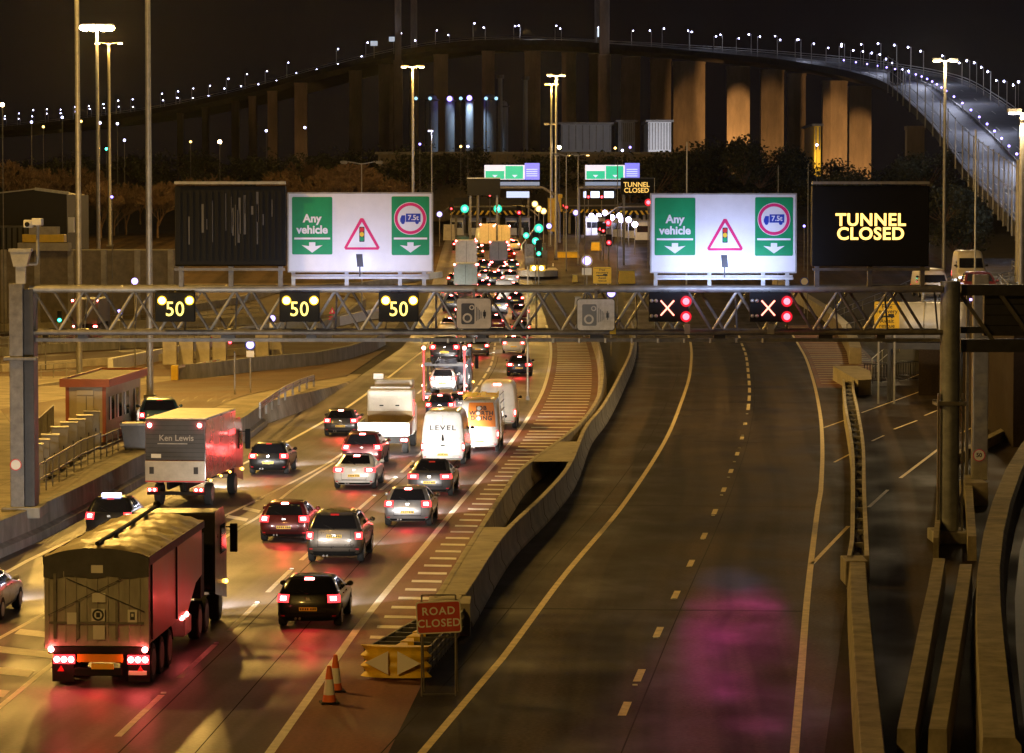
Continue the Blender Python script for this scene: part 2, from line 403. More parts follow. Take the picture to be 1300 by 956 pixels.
# chevrons where the two lane lines part
y = 74.0
while y < 128:
    a, b = LB.X(y + 1.4) + 0.2, LB2.X(y) - 0.2
    if b - a > 0.5: mk.add([(a, y + 1.4, 0.006), (a, y + 2.5, 0.006), (b, y + 1.0, 0.006), (b, y - 0.1, 0.006)], [(0, 1, 2, 3)])
    y += 3.4
tag(mk.build('road_marking', M['paint']), kind='structure')
mk = MB()
ribbon(mk, LD.pts(60, 330), 0.20, 0.006)
ribbon(mk, LR.pts(60, 330), 0.20, 0.006)
for i, p in enumerate(LM.p[:11]):
    ribbon(mk, LM.pts(p.y - 1.15, p.y + 1.0, 1.0), 0.20, 0.006)
dashes(LM, 74.5, 76.6, 2.1, 7, 0.2)
dashes(LM, 190, 330, 6.0, 3.0, 0.2)
for a, b, w in [((1031, 716), (1077, 668), 0.15), ((1046, 543), (1074, 533), 0.13), ((1059, 587), (1080, 576), 0.12), ((1094, 524), (1196, 487), 0.12),
                ((1107, 560), (1122, 553), 0.12), ((1135, 545), (1164, 534), 0.14), ((1174, 527.6), (1197, 518), 0.14), ((1220, 508), (1231, 503), 0.13),
                ((1103, 644), (1127, 622), 0.15), ((1143, 607), (1197, 566), 0.16), ((1220, 550), (1252, 534), 0.15), ((1252, 534), (1300, 512), 0.15), ((1250, 494), (1275, 486), 0.12),
                ((1150, 482), (1170, 474), 0.1), ((1230, 470), (1300, 462), 0.12)]:
    pa, pb = P(*a), P(*b); n = 5
    ribbon(mk, [pa.lerp(pb, i / n) for i in range(n + 1)], w, 0.006)
tag(mk.build('road_marking', M['paint_y']), kind='structure')
# transverse bars of the hatched islands
mk = MB()
Y = 88.0
while Y < 300:
    st = 2.25 if Y < 170 else 3.0
    a, b = LE.X(Y) + 0.55, LCL.X(Y) - 0.75
    if b - a > 0.5: mk.add([(a, Y, 0.008), (a, Y + 0.62, 0.008), (b, Y - 0.15 + 0.62, 0.008), (b, Y - 0.15, 0.008)], [(0, 1, 2, 3)])
    Y += st
Y = 219.0
strip('hatched_verge', lambda Y: LR.X(Y) + 0.15, lambda Y: LR.X(Y) + min(5.4, 1.2 + (Y - 214) * 0.075 + 1.6), 214, 330, [M['redsurf']], 0.004)
tag(mk.build('road_marking', M['paint']), kind='structure')
mk = MB()
while Y < 328:
    a, b = LR.X(Y) + 0.5, LR.X(Y) + min(5.4, 1.2 + (Y - 214) * 0.075 + 1.6) - 0.3
    mk.add([(a, Y, gz(Y) + 0.012), (a, Y + 0.4, gz(Y + .4) + 0.012), (b, Y + 0.4, gz(Y + .4) + 0.012), (b, Y, gz(Y) + 0.012)], [(0, 1, 2, 3)])
    Y += 3.4
tag(mk.build('road_marking', M['paint_y']), kind='structure')
# cat's eyes along the lanes
st = MB()
for line, y0, y1, s in ((LC, 78, 260, 9.1), (LM, 79.3, 230, 8.9)):
    y = y0
    while y < y1: st.cb(line.X(y), y, 0.0, 0.13, 0.10, 0.03); y += s
tag(st.build('road_stud', M['reflect']), kind='stuff', label='small reflecting road studs set between the lane dashes', cat='road studs')

# raised yard beside the queue
def plat(Y): return 1.15 * (1 - ss((Y - 178) / 50.0))
o = MB(); rows = []
for i in range(80):
    Y = lerp(60, 232, i / 79)
    a = wallX(Y) - 0.2
    rows.append([(a + .22, Y, -.05)] + [(lerp(a, -95, k / 8), Y, plat(Y) - (0.0 if Y < 228 else 0.02)) for k in range(9)])
o.grid(rows); tag(o.build('yard_pavement', M['yard']), kind='structure')
def PP(px, py):
    """a point on the raised yard"""
    p = P(px, py, 1.15)
    for _ in range(6): p = P(px, py, plat(p.y))
    return p
# brown service road that crosses the yard and joins the queue
o = MB()
near = [(60, 604), (150, 570), (215, 545), (300, 505), (388, 486), (440, 478)]
far = [(0, 520), (90, 505), (215, 483), (300, 478), (388, 466), (490, 444)]
rows = []
for t in range(25):
    u = t / 24 * 5; i = min(4, int(u)); f = u - i
    a = PP(lerp(near[i][0], near[i + 1][0], f), lerp(near[i][1], near[i + 1][1], f)); b = PP(lerp(far[i][0], far[i + 1][0], f), lerp(far[i][1], far[i + 1][1], f))
    rows.append([(lerp(a.x, b.x, k / 8), lerp(a.y, b.y, k / 8), plat(lerp(a.y, b.y, k / 8)) + 0.03) for k in range(9)])
o.grid(rows); tag(o.build('service_road', M['asphalt_brown']), kind='structure')
# joints between the yard's slabs, and its oily patches
mk = MB()
for Y in range(92, 178, 6):
    a = wallX(Y) - .4; mk.add([(a, Y, plat(Y) + .004), (a - 14, Y + 1.2, plat(Y + 1.2) + .004), (a - 14, Y + 1.26, plat(Y + 1.2) + .004), (a, Y + .06, plat(Y) + .004)], [(0, 1, 2, 3)])
for k in (3.2, 6.8, 10.4): ribbon(mk, [Vector((wallX(Y) - k, Y, 0)) for Y in range(92, 178, 4)], .05, .004, z=plat)
tag(mk.build('slab_joint', M['asphalt_brown']), kind='structure')
# concrete yard and lanes further back
o = MB()
rows = [[(X, Y, gz(Y) - 0.012) for X in (-90, -60, -40, -25, -12)] for Y in [226, 250, 280, 310, 330, 350, 370, 390, 402]]
o.grid(rows); tag(o.build('rear_yard', M['asphalt_brown']), kind='structure')

# ---------------------------------------------------------------- concrete barriers and walls
JERSEY = [(-0.30, 0), (-0.30, 0.12), (-0.17, 0.34), (-0.11, CBZ - 0.03), (-0.09, CBZ), (0.09, CBZ), (0.11, CBZ - 0.03), (0.17, 0.34), (0.30, 0.12), (0.30, 0)]
def zpts(line, y0, y1, off=0.0, step=2.0): return [Vector((p.x + off, p.y, gz(p.y))) for p in line.pts(y0, y1, step, off)]
def bpts(line, y0, y1, step=2.0): return [Vector((p.x, p.y, gz(p.y))) for p in line.pts(y0, y1, step)]
b = MB(); b.sweep(bpts(LCL, 90, 325), JERSEY)
tag(b.build('concrete_barrier', M['conc'], smooth=True, angle=25), 'long concrete barrier wall along the red hatched strip beside the queue', 'barrier')
b = MB(); b.sweep(bpts(LCR, 90.5, 325), JERSEY)
tag(b.build('concrete_barrier', M['conc'], smooth=True, angle=25), 'long curving concrete barrier wall on the side of the empty closed carriageway', 'barrier')
# joints between the cast lengths of the walls
def joints(line, prof, y0, y1, step, owner, zt=None):
    y = y0
    while y < y1:
        b = MB(); k = 1.02; b.sweep([Vector((line.X(v), v, gz(v))) for v in (y, y + .05)], [(q[0] * k + (.004 if q[0] > 0 else -.004), q[1] + (.004 if q[1] > .5 else 0)) for q in prof])
        b.build('joint', M['rubble'], owner); y += step * random.uniform(.8, 1.2)
joints(LCL, JERSEY, 93, 260, 6.0, bpy.data.objects['concrete_barrier']); joints(LCR, JERSEY, 93, 260, 6.0, bpy.data.objects['concrete_barrier.001'])
# bitumen joints and old trench scars across the lanes
mk = MB()
for x0, x1, y in ((640, 1030, 640), (700, 1042, 508), (610, 1020, 772), (880, 1040, 560)):
    pa, pb = P(x0, y), P(x1, y + 4); ribbon(mk, [pa.lerp(pb, i / 8) + Vector((0, random.uniform(-.05, .05), 0)) for i in range(9)], .22, .003)
ribbon(mk, LM.pts(60, 300, 3, .35), .035, .003); ribbon(mk, LD.pts(60, 300, 3, -.9), .035, .003); ribbon(mk, LC.pts(60, 260, 3, .4), .035, .003); ribbon(mk, LC.pts(60, 260, 3, 2.1), .03, .003)
tag(mk.build('road_repair', mat('bitumen repair', (.022, .018, .015), .8, noise=.4, scale=3, spec=.08)), kind='structure')
# concrete caps where the two walls meet
b = MB()
for y0, y1 in ((89.5, 110), (139, 151)):
    b = MB(); rows = []
    for i in range(9):
        Y = lerp(y0, y1, i / 8); rows.append([(LCL.X(Y), Y, CBZ - 0.012), ((LCL.X(Y) + LCR.X(Y)) / 2, Y, CBZ - 0.010), (LCR.X(Y), Y, CBZ - 0.012)])
    b.grid(rows)
    if y0 < 100: b.box(LCL.X(90) - 0.25, LCR.X(90.5) + 0.25, 88.6, 90.3, 0, CBZ - 0.03)
    tag(b.build('concrete_infill', M['conc']), 'concrete capping joining the two barrier walls ' + ('just behind the crash cushion' if y0 < 100 else 'half way along, beyond the open pit'), 'barrier')
o = MB(); rows = []
for i in range(24):
    Y = lerp(151, 318, i / 23); rows.append([(LCL.X(Y) + 0.2, Y, gz(Y) + 0.02), (LCR.X(Y) - 0.2, Y, gz(Y) + 0.02)])
o.grid(rows); tag(o.build('median_pit', M['rubble']), kind='structure')

# crash cushion at the barrier's tip
YC = P(505, 868).y
root = empty('crash_cushion', (P(503, 862).x, P(503, 862).y, 0), -0.42 * 0 , 'yellow ribbed crash cushion with white diamond markers before the concrete barrier', 'crash cushion')
tip = Vector((0, 0, 0)); end = Vector((LCL.X(90.0) + 0.35, 88.5, 0)) - root.location
ax = end.normalized(); nrm = Vector((ax.y, -ax.x, 0)); Lc = end.length
nose = MB()
prof = []
for k in range(13):
    z = 0.08 + 0.80 * k / 12; r = 0.86 + 0.07 * math.cos(k / 12 * math.pi * 6); prof.append((r, z))
vs = []; n = 16
for r, z in prof:
    for i in range(n + 1):
        t = math.pi * i / n; vs.append(nrm * (math.cos(t) * r) - ax * (math.sin(t) * r * 0.42) + Vector((0, 0, z)))
nose.add(vs, [(j * (n + 1) + i, j * (n + 1) + i + 1, (j + 1) * (n + 1) + i + 1, (j + 1) * (n + 1) + i) for j in range(12) for i in range(n)])
nose.add([vs[12 * (n + 1) + i] for i in range(n + 1)], [tuple(range(n + 1))])
nose.build('nose', M['yellow'], root, True, 60)
for s in (-1, 1):
    d = MB(); c = nrm * (s * 0.36) - ax * 0.47 + Vector((0, 0, 0.48))
    w = nrm * 0.30
    pts = [c + Vector((0, 0, 0.30)) - w * s * 0.8, c + Vector((0, 0, -0.30)) - w * s * 0.8, c + w * s * 1.2]
    pts = [p - ax * 0.02 for p in pts]
    d.add(pts + [p + ax * 0.03 for p in pts], [(0, 1, 2), (5, 4, 3), (0, 3, 4, 1), (1, 4, 5, 2), (2, 5, 3, 0)])
    d.build('marker', M['reflect'], root)
for s in (-1, 1):
    r_ = MB()
    for k in range(9):
        a = ax * (Lc * k / 9) + nrm * (s * lerp(0.82, 0.42, k / 9)); c = ax * (Lc * (k + 1.25) / 9) + nrm * (s * (lerp(0.82, 0.42, (k + 1) / 9) - 0.03))
        for z in (0.25, 0.48, 0.71): r_.bar(a + Vector((0, 0, z)), c + Vector((0, 0, z)), 0.05, 0.15)
    r_.build('side_rail', M['galv_d'], root)
for k in range(9):
    c = ax * (Lc * (k + 0.4) / 9); w = lerp(0.75, 0.36, k / 9)
    fr = MB(); fr.bar(c - nrm * w + Vector((0, 0, 0.42)), c + nrm * w + Vector((0, 0, 0.42)), 0.10, 0.74); fr.build('diaphragm', M['steel_d'], root)
cb = MB()
for k in range(8):
    a, c = ax * (Lc * (k + 0.1) / 9), ax * (Lc * (k + 0.85) / 9)
    a1 = a + nrm * 0.1; cb.prism([((a1 + nrm * .30 * q).x, (a1 + nrm * .30 * q).y) for q in (-.6, .6)] + [((c + nrm * .16).x, (c + nrm * .16).y), ((c - nrm * .02).x, (c - nrm * .02).y)], 'z', 0.12, 0.84)
cb.build('cartridge', M['yellow'], root)

# wall of the raised yard
WPROF = [(-0.22, 0), (-0.22, WALL_T), (0.10, WALL_T), (0.13, 0.42), (0.34, 0.30), (0.36, 0.0)]
b = MB(); b.sweep([Vector((p.x, p.y, 0)) for p in LW.pts(60, 176, 2.0)], WPROF)
tag(b.build('retaining_wall', M['conc2'], smooth=True, angle=25), 'low grey concrete wall holding up the yard beside the lorry lane', 'wall')
# guard rail continuing from the wall
root = empty('guard_rail', (LW.X(176), 176, 0), 0, 'galvanised guard rail with posts continuing from the end of the low wall', 'guard rail')
gp = [PP(x, y) - root.location for x, y in ((330, 530), (345, 519), (362, 507), (380, 498), (398, 491))]
rail = MB()
for a, c in zip(gp, gp[1:]):
    for z in (0.52, 0.72): rail.bar(a + Vector((0, 0, z)), c + Vector((0, 0, z)), 0.07, 0.16)
rail.build('rail', M['galv'], root)
for k in range(9):
    i = k * 0.5; j = min(3, int(i)); p = gp[j].lerp(gp[j + 1], i - j)
    q = MB(); q.cb(p.x, p.y + .12, p.z - 0.05, 0.12, 0.14, 0.8); q.build('post', M['galv_d'], root)
# curved parapet wall behind the service road
b = MB(); pp = [PP(x, y) for x, y in ((222, 482), (260, 479), (330, 470), (400, 464), (440, 456), (470, 446), (486, 437))]
b.sweep(pp, [(-0.2, -0.2), (-0.2, 1.05), (0.2, 1.05), (0.26, 0.1), (0.3, -0.2)])
tag(b.build('parapet_wall', M['conc2'], smooth=True, angle=30), 'curved grey parapet wall behind the brown service road', 'wall')
pp2 = [PP(x, y) + Vector((0, 0, 0)) for x, y in ((200, 493), (226, 488), (262, 486), (280, 485))]

# barrier filled with rubble between the closed road and the side road
b = MB()
root = empty('planter_barrier', (LK1.X(120), 120, 0), 0, 'double concrete barrier filled with dark rubble beside the closed carriageway', 'barrier')
y0, y1 = LK1.p[0].y + 0.2, 209
for line in (LK1, LK2):
    b = MB(); b.sweep([Vector((p.x, p.y, 0)) - root.location for p in line.pts(y0, y1, 2)], [(-0.10, 0), (-0.07, 0.85), (0.07, 0.85), (0.10, 0)])
    b.build('side_wall', M['conc'], root)
o = MB(); rows = []
for i in range(140):
    Y = lerp(y0, y1, i / 139); a, c = LK1.X(Y) + 0.07, LK2.X(Y) - 0.07
    rows.append([(lerp(a, c, k / 6) - root.location.x, Y - root.location.y, 0.62 + random.uniform(-.10, .12)) for k in range(7)])
o.grid(rows); o.build('rubble_fill', M['rubble'], root)
for k in range(26):
    Y = lerp(y0 + 0.5, y1 - 2, k / 25)
    q = MB(); q.cb((LK1.X(Y) + LK2.X(Y)) / 2 - root.location.x, Y - root.location.y, 0.60, LK2.X(Y) - LK1.X(Y) - 0.14, 0.16, 0.18); q.build('cross_tie', M['conc2'], root)
# big block where it starts, and the wall curving away from it
b = MB(); pa, pb = P(1072, 476, 0.9), P(1104, 476, 0.9)
b.prism([(pa.x, 205), (pa.x + .3, 224), (pa.x + 2.0, 224), (pa.x + 2.1, 217), (pa.x + 0.95, 206)], 'z', 0, 1.0)
tag(b.build('concrete_block', M['conc'], bevel=0.05), 'heavy concrete block at the far end of the rubble filled barrier', 'barrier')
b = MB(); pts = [P(x, y) for x, y in ((1086, 462), (1082, 446), (1072, 428), (1050, 406), (1022, 388), (1000, 376), (985, 366))]
b.sweep(pts, [(-0.5, 0), (-0.45, 1.3), (0.45, 1.3), (0.5, 0)])
tag(b.build('curved_wall', M['conc'], smooth=True, angle=30), 'broad pale concrete wall curving away behind the hatched verge', 'wall')
# thick single barrier nearer by
b = MB(); pts = [P(x, y) for x, y in ((1089, 748), (1091, 800), (1095, 850), (1099, 905), (1104, 960), (1108, 1010))][::-1]
b.sweep(pts, [(-0.34, 0), (-0.30, 0.3), (-0.25, 0.86), (0.25, 0.86), (0.30, 0.3), (0.34, 0)])
tag(b.build('concrete_barrier', M['conc_r'], smooth=True, angle=30, bevel=0.02), 'thick concrete barrier running on from the rubble filled one', 'barrier')
b = MB(); e = P(1089, 745); b.cb(e.x, e.y + 1.1, 0, 0.72, 1.7, 0.8)
tag(b.build('concrete_end_block', M['conc_r'], bevel=0.03), 'square concrete end block between the rubble barrier and the thick barrier', 'barrier')
for pts, lab in (([(1192, 742), (1186, 780), (1178, 820), (1170, 866), (1160, 920), (1150, 975)], 'slim concrete barrier running out from the dark gantry post plinth'),
                 ([(1226, 750), (1221, 785), (1215, 822), (1208, 866), (1199, 920), (1190, 975)], 'slim concrete barrier beside the first one below the gantry post plinth')):
    b = MB(); b.sweep([P(x, y) for x, y in pts][::-1], [(-0.22, 0), (-0.19, 0.85), (0.19, 0.85), (0.22, 0)])
    tag(b.build('concrete_barrier', M['conc_r'], smooth=True, angle=30), lab, 'barrier')
b = MB(); b.sweep([P(x, y) for x, y in ((1188, 712), (1190, 690), (1192, 660), (1196, 620), (1199, 590))], [(-0.1, 0), (-0.09, 0.8), (0.09, 0.8), (0.1, 0)])
tag(b.build('concrete_barrier', M['conc_r'], smooth=True, angle=30), 'narrow concrete barrier running behind the dark gantry post', 'barrier')
b = MB(); b.sweep([P(x, y) for x, y in ((1234, 712), (1232, 680), (1230, 645), (1228, 628))], [(-0.16, 0), (-0.14, 0.85), (0.14, 0.85), (0.16, 0)])
tag(b.build('concrete_barrier', M['conc_r'], smooth=True, angle=30), 'short concrete barrier between gantry post and pale sign column', 'barrier')
b = MB(); b.cb(P(1236, 640).x, P(1236, 640).y, 0, 0.95, 1.6, 0.95)
tag(b.build('concrete_foundation', M['conc_r'], bevel=0.03), 'square concrete footing under the pale column carrying the speed roundel', 'foundation')
b = MB(); pts = [P(x, y) for x, y in ((1330, 560), (1306, 592), (1287, 628), (1272, 672), (1262, 715), (1256, 765), (1256, 815), (1259, 866), (1264, 930), (1270, 1000))][::-1]
b.sweep(pts, [(-0.50, 0), (-0.42, 0.35), (-0.36, 1.05), (0.30, 1.05), (0.42, 0.9), (0.50, 0)])
tag(b.build('curved_barrier', M['conc_r'], smooth=True, angle=30), 'tall curving concrete barrier at the outer edge of the side road', 'barrier')
o = MB(); rows = []
for x, y in ((1330, 600), (1300, 650), (1284, 700), (1276, 760), (1276, 820), (1280, 880), (1290, 1000)):
    p = P(x, y); rows.append([(p.x + 0.3, p.y, 0.02), (p.x + 30, p.y, 0.02)])
o.grid(rows); tag(o.build('outer_road', mat('blue grey asphalt', (0.07, 0.075, 0.085), 0.6, noise=0.4, scale=0.6)), kind='structure')
b = MB(); b.sweep([P(x, y) for x, y in ((1212, 590), (1245, 572), (1275, 556), (1310, 540), (1345, 520))], [(-0.2, 0), (-0.2, 0.5), (0.2, 0.5), (0.2, 0)])
tag(b.build('kerb_wall', M['conc_r'], smooth=True, angle=30), 'low pale kerb wall curving behind the roundel column', 'wall')
# ---------------------------------------------------------------- the lane gantry
GY = 114.0
gx0, gx1 = D(27, 400, GY).x, D(1207, 400, GY).x
zt, zb, zl = D(650, 367, GY).z, D(650, 422, GY).z, D(650, 431, GY).z
g = empty('sign_gantry', (gx0, GY, 0), 0, 'long lattice steel sign gantry spanning the queue and the closed carriageway', 'gantry')
W = gx1 - gx0; DP = 1.3
b = MB(); b.box(-0.40, 0.10, -0.30, 0.1, 1.1, zt + 0.2); b.m = 1; b.box(0.102, 0.46, -0.15, DP - 0.4, 1.1, zt); b.m = 0
b.box(-0.6, 0.6, -0.42, 0.05, zb - 1.0, zb - 0.88)
b.build('post', [M['galv_d'], M['steel_d']], g, bevel=0.02)
b = MB(); b.tube((W, .15, .3), (W, .15, zt + .28), .36, n=24); b.build('post', M['post_d'], g, True)
b = MB()
for s in (-1, 1): b.box(W - 0.50, W + 0.55, -0.34 if s < 0 else 0.9, -0.26 if s < 0 else 0.98, 5.0, 5.12)
for dx in (-0.42, 0.46): b.box(W + dx - 0.03, W + dx + 0.03, -0.1, 0.1, 0.4, 5.4)
b.box(W - 0.5, W + 0.55, -0.30, DP - 0.15, 4.96, 5.06)
b.build('post_flange', M['galv_d'], g)
b = MB(); b.cb(W, DP / 2 - 0.5, -0.0, 1.30, 2.0, 0.42); b.build('plinth', M['conc2'], g, bevel=0.04)
b = MB(); b.cb(0, DP / 2 - 0.2, 0.9, 1.4, 2.0, 0.4); b.build('plinth', M['conc2'], g, bevel=0.04)
for dy, z, n, m in ((0, zt, 'chord', 'galv'), (DP, zt, 'chord', 'galv_d'), (0, zb, 'chord', 'galv_d'), (DP, zb, 'chord', 'galv_d')):
    b = MB(); b.tube((0.3, dy, z), (W - 0.3, dy, z), 0.13 if z == zt else 0.10, n=12); b.build(n, M[m], g, True)
b = MB(); b.box(0.3, W - 0.3, 0.35, 0.75, zl - 0.10, zl + 0.03); b.build('cable_tray', M['galv_d'], g)
NB = 18; bw = (W - 0.9) / NB
m0 = MB(); m0.tube((0, 0, zt - 0.05), (bw / 2, 0, zb + 0.05), 0.055, n=6); br0 = m0.build('diagonal_brace', M['galv_d'], g, True)
m1 = MB(); m1.tube((0, 0, zb + 0.05), (bw / 2, 0, zt - 0.05), 0.055, n=6); br1 = m1.build('diagonal_brace', M['galv'], g, True)
for k in range(NB):
    for dy, sh in ((0, 0.0), (DP, bw * 0.28)):
        for src, off in ((br0, 0), (br1, bw / 2)):
            x = 0.45 + k * bw + off + sh
            if x > W - 0.45 - bw / 2: continue
            if k == 0 and dy == 0: c = src
            else: c = src.copy(); COL.objects.link(c); adopt(c, g)
            c.location = (x, dy, 0)
for k in range(NB + 1):
    b = MB(); x = 0.45 + k * bw; b.tube((x, 0.1, zb), (x, DP - 0.1, zt), 0.035, n=5); b.tube((x, 0, zt), (x, DP, zt), 0.04, n=5); b.build('cross_brace', M['galv_d'], g)
for x, w in ((2.0, .35), (7.2, .5), (10.3, .35), (16.5, .3), (20.6, .5), (25.1, .4), (28.9, .5), (31.0, .3)):
    b = MB(); b.box(x, x + w, 0.25, 0.85, zl + 0.03, zl + 0.36); b.build('junction_box', M['steel_d'], g)
for x, w in ((21.3, .22), (24.0, .2), (27.0, .25)):
    b = MB(); b.box(x, x + w, -0.12, 0.2, zb - 0.06, zb + 0.3); b.build('camera_box', M['sign_y'] if x < 22 else M['galv'], g)
b = MB()
for k in range(14): b.tube((14.5 + k * 0.95, -0.02, zl - 0.12), (14.5 + k * 0.95, -0.02, zl + 0.04), 0.05, n=6)
b.build('clamp_row', M['galv'], g)

# CCTV camera on the gantry post's top
cz = D(25, 335, GY - 0.2).z
r_ = empty('traffic_camera', (gx0 + 0.02, GY - 0.15, zt + 0.2), 0, 'pole mounted traffic camera with grey control box on top of the gantry post', 'camera')
b = MB(); b.box(-.17, .17, -.12, .12, 0, .62); b.build('mast_stub', M['galv'], r_)
b = MB(); b.prism([(-.36, 1.15), (.36, 1.15), (.24, .62), (-.24, .62)], 'y', -.2, .2); b.box(-.40, .40, -.24, .24, 1.15, 1.26); b.build('control_box', M['galv'], r_)
b = MB(); b.path([(.3, 0, .7), (.58, 0, .72), (.62, 0, 1.0), (.62, 0, 2.15)], .06, 8); b.build('arm', M['galv'], r_)
b = MB(); b.cb(.62, 0, 2.1, .36, .5, .26); b.cb(.30, -.05, 2.02, .30, .42, .28); b.build('camera_head', M['white'], r_, bevel=0.03)
b = MB(); b.tube((.28, -.30, 2.14), (.28, -.2, 2.14), .09, n=10); b.build('lens', M['black'], r_)
r_ = empty('speed_roundel', D(20, 590, GY - 0.35), 0, 'small worn speed roundel fixed to the gantry post in the yard', 'sign')
b = MB(); b.lathe([(0.0001, 0), (.21, 0), (.21, .03), (.0001, .03)], (0, 0, 0), 20, 'y'); b.build('plate', M['plate_w'], r_)
b = MB()
vs = [];
for i in range(24):
    t = 2 * math.pi * i / 24
    for q in (.18, .21): vs.append((q * math.cos(t), -0.012, q * math.sin(t)))
b.add(vs, [(2 * i, 2 * i + 1, 2 * ((i + 1) % 24) + 1, 2 * ((i + 1) % 24)) for i in range(24)]); b.build('ring', M['red'], r_)

def ringmb(c, ro, ri, y, n=40):
    b = MB(); vs = []
    for i in range(n):
        t = 2 * math.pi * i / n
        for q in (ri, ro): vs.append((c[0] + q * math.cos(t), y, c[1] + q * math.sin(t)))
    b.add(vs, [(2 * i, 2 * i + 1, 2 * ((i + 1) % n) + 1, 2 * ((i + 1) % n)) for i in range(n)]); return b
def rrect(x0, x1, z0, z1, r, n=5):
    out = []
    for cx, cz, a0 in ((x1 - r, z0 + r, -90), (x1 - r, z1 - r, 0), (x0 + r, z1 - r, 90), (x0 + r, z0 + r, 180)):
        for k in range(n + 1):
            t = R(a0 + 90 * k / n); out.append((cx + r * math.cos(t), cz + r * math.sin(t)))
    return out
def lane_board(px0, px1, py0, py1, label, e_hot, e_wash, col):
    """floodlit white board: two green panels and the traffic light warning"""
    a, c = D(px0, py1, GY), D(px1, py0, GY)
    w, h = c.x - a.x, c.z - a.z
    r = empty('lane_sign_board', ((a.x + c.x) / 2, GY, a.z), 0, label, 'road sign')
    b = MB(); b.box(-w / 2, w / 2, 0, 0.08, 0, h); b.build('board', M['sign_w'], r)
    b = MB(); t = 0.05
    b.box(-w / 2 - t, w / 2 + t, -0.01, 0.12, h, h + t); b.box(-w / 2 - t, w / 2 + t, -0.01, 0.12, -t, 0); b.box(-w / 2 - t, -w / 2, -0.01, 0.12, 0, h); b.box(w / 2, w / 2 + t, -0.01, 0.12, 0, h)
    b.build('frame', M['galv'], r)
    k = w / 1190.0     # units of the enlarged photo
    X = lambda u: (u - 635) * k
    Z = lambda v: (740 - v) * k * (h / (w * 0.531))
    def panel(u0, u1, v0, v1, rd):
        b = MB(); b.prism(rrect(X(u0 - 18), X(u1 + 18), Z(v1 + 18), Z(v0 - 18), 0.10), 'y', -0.006, 0.0); b.build('panel_border', M['sign_w'], r)
        b = MB(); b.prism(rrect(X(u0), X(u1), Z(v1), Z(v0), 0.05), 'y', -0.013, -0.0062); b.build('green_panel', M['green'], r)
        b = MB(); b.box(X(u0 + 18), X(u1 - 18), -0.019, -0.0132, Z(482), Z(466)); b.build('dividing_bar', M['sign_w'], r)
        m = (u0 + u1) / 2
        pts = [(m - 88, 528), (m - 26, 528 + 8), (m - 26, 505), (m + 26, 505), (m + 26, 536), (m + 88, 528), (m, 590)]
        b = MB(); b.prism([(X(u), Z(v)) for u, v in pts], 'y', -0.019, -0.0132); b.build('down_arrow', M['sign_w'], r)
    panel(66, 402, 134, 605, 0); panel(896, 1210, 130, 610, 0)
    text('Any', 0.40 * w / 5.1, M['sign_w'], (X(234), -0.017, Z(312)), r, bold=0.014, spacing=1.0)
    text('vehicle', 0.40 * w / 5.1, M['sign_w'], (X(234), -0.017, Z(404)), r, bold=0.014, spacing=1.0)
    # warning triangle
    T = lambda pts, m, y, n: (lambda b: (b.prism([(X(u), Z(v)) for u, v in pts], 'y', y, y + 0.006), b.build(n, m, r)))(MB())
    T([(636, 308), (660, 308), (796, 548), (784, 566), (512, 566), (500, 548)], M['magenta'], -0.008, 'triangle_border')
    T([(648, 338), (770, 546), (526, 546)], M['sign_w'], -0.015, 'triangle_face')
    b = MB(); b.prism(rrect(X(626), X(670), Z(502), Z(378), 0.03), 'y', -0.022, -0.0155); b.build('signal_pictogram', M['steel_d'], r)
    for v, mm in ((402, M['red']), (440, M['sign_y']), (478, M['green'])):
        b = MB(); b.lathe([(0.0001, -0.026), (19 * k, -0.026), (19 * k, -0.0225)], (X(648), 0, Z(v)), 16, 'y'); b.build('pictogram_light', mm, r)
    # weight limit roundel
    c0 = (X(1052), Z(310))
    b = MB(); b.lathe([(0.0001, -0.019), (136 * k, -0.019), (136 * k, -0.0132)], (c0[0], 0, c0[1]), 40, 'y'); b.build('roundel', M['sign_w'], r)
    ringmb(c0, 131 * k, 106 * k, -0.0215).build('roundel_ring', M['magenta'], r)
    b = MB(); b.box(X(1015), X(1137), -0.024, -0.0195, Z(338), Z(270))
    b.prism([(X(u), Z(v)) for u, v in ((968, 338), (968, 312), (980, 284), (1010, 284), (1010, 338))], 'y', -0.024, -0.0195)
    for u in (990, 1108): b.lathe([(0.0001, -0.0242), (15 * k, -0.0242), (15 * k, -0.0196)], (X(u), 0, Z(342)), 14, 'y')
    b.build('lorry_pictogram', M['blue'], r)
    text('7.5t', 0.25 * w / 5.1, M['sign_w'], (X(1076), -0.028, Z(305)), r, bold=0.006, extrude=0.003)
    # legs and floodlights
    b = MB()
    for u in (75, 520, 965, 1165): b.box(X(u) - .07, X(u) + .07, 0.02, 0.10, D(0, 367, GY).z - a.z + .1, 0.02)
    b.build('support_leg', M['galv'], r)
    b = MB(); b.box(-w / 2 + .1, w / 2 - .1, -0.35, -0.25, -0.28, -0.20); b.box(-w / 2 + .1, w / 2 - .1, -0.1, 0.0, -0.20, -0.12); b.build('light_rail', M['galv'], r)
    b = MB(); b.prism([(-.13, .62), (.10, .62), (.14, .16), (-.09, .16)], 'y', -.62, -.50); b.box(-.02, .03, -.58, -.54, -.2, .17); b.build('floodlight', M['steel_d'], r)
    lamp('floodlight_beam', 'SPOT', (0.02, -0.46, 0.34), e_hot, col, r, 0.12, 150, 0.9, None).rotation_euler = (R(100), 0, 0)
    l = lamp('floodlight_wash', 'AREA', (0, -1.9, -0.25), e_wash, col, r, 0.5, aim=(0, 0.6, 2.1))
    l.data.shape = 'RECTANGLE'; l.data.size = 4.2; l.data.size_y = 0.25
    return r
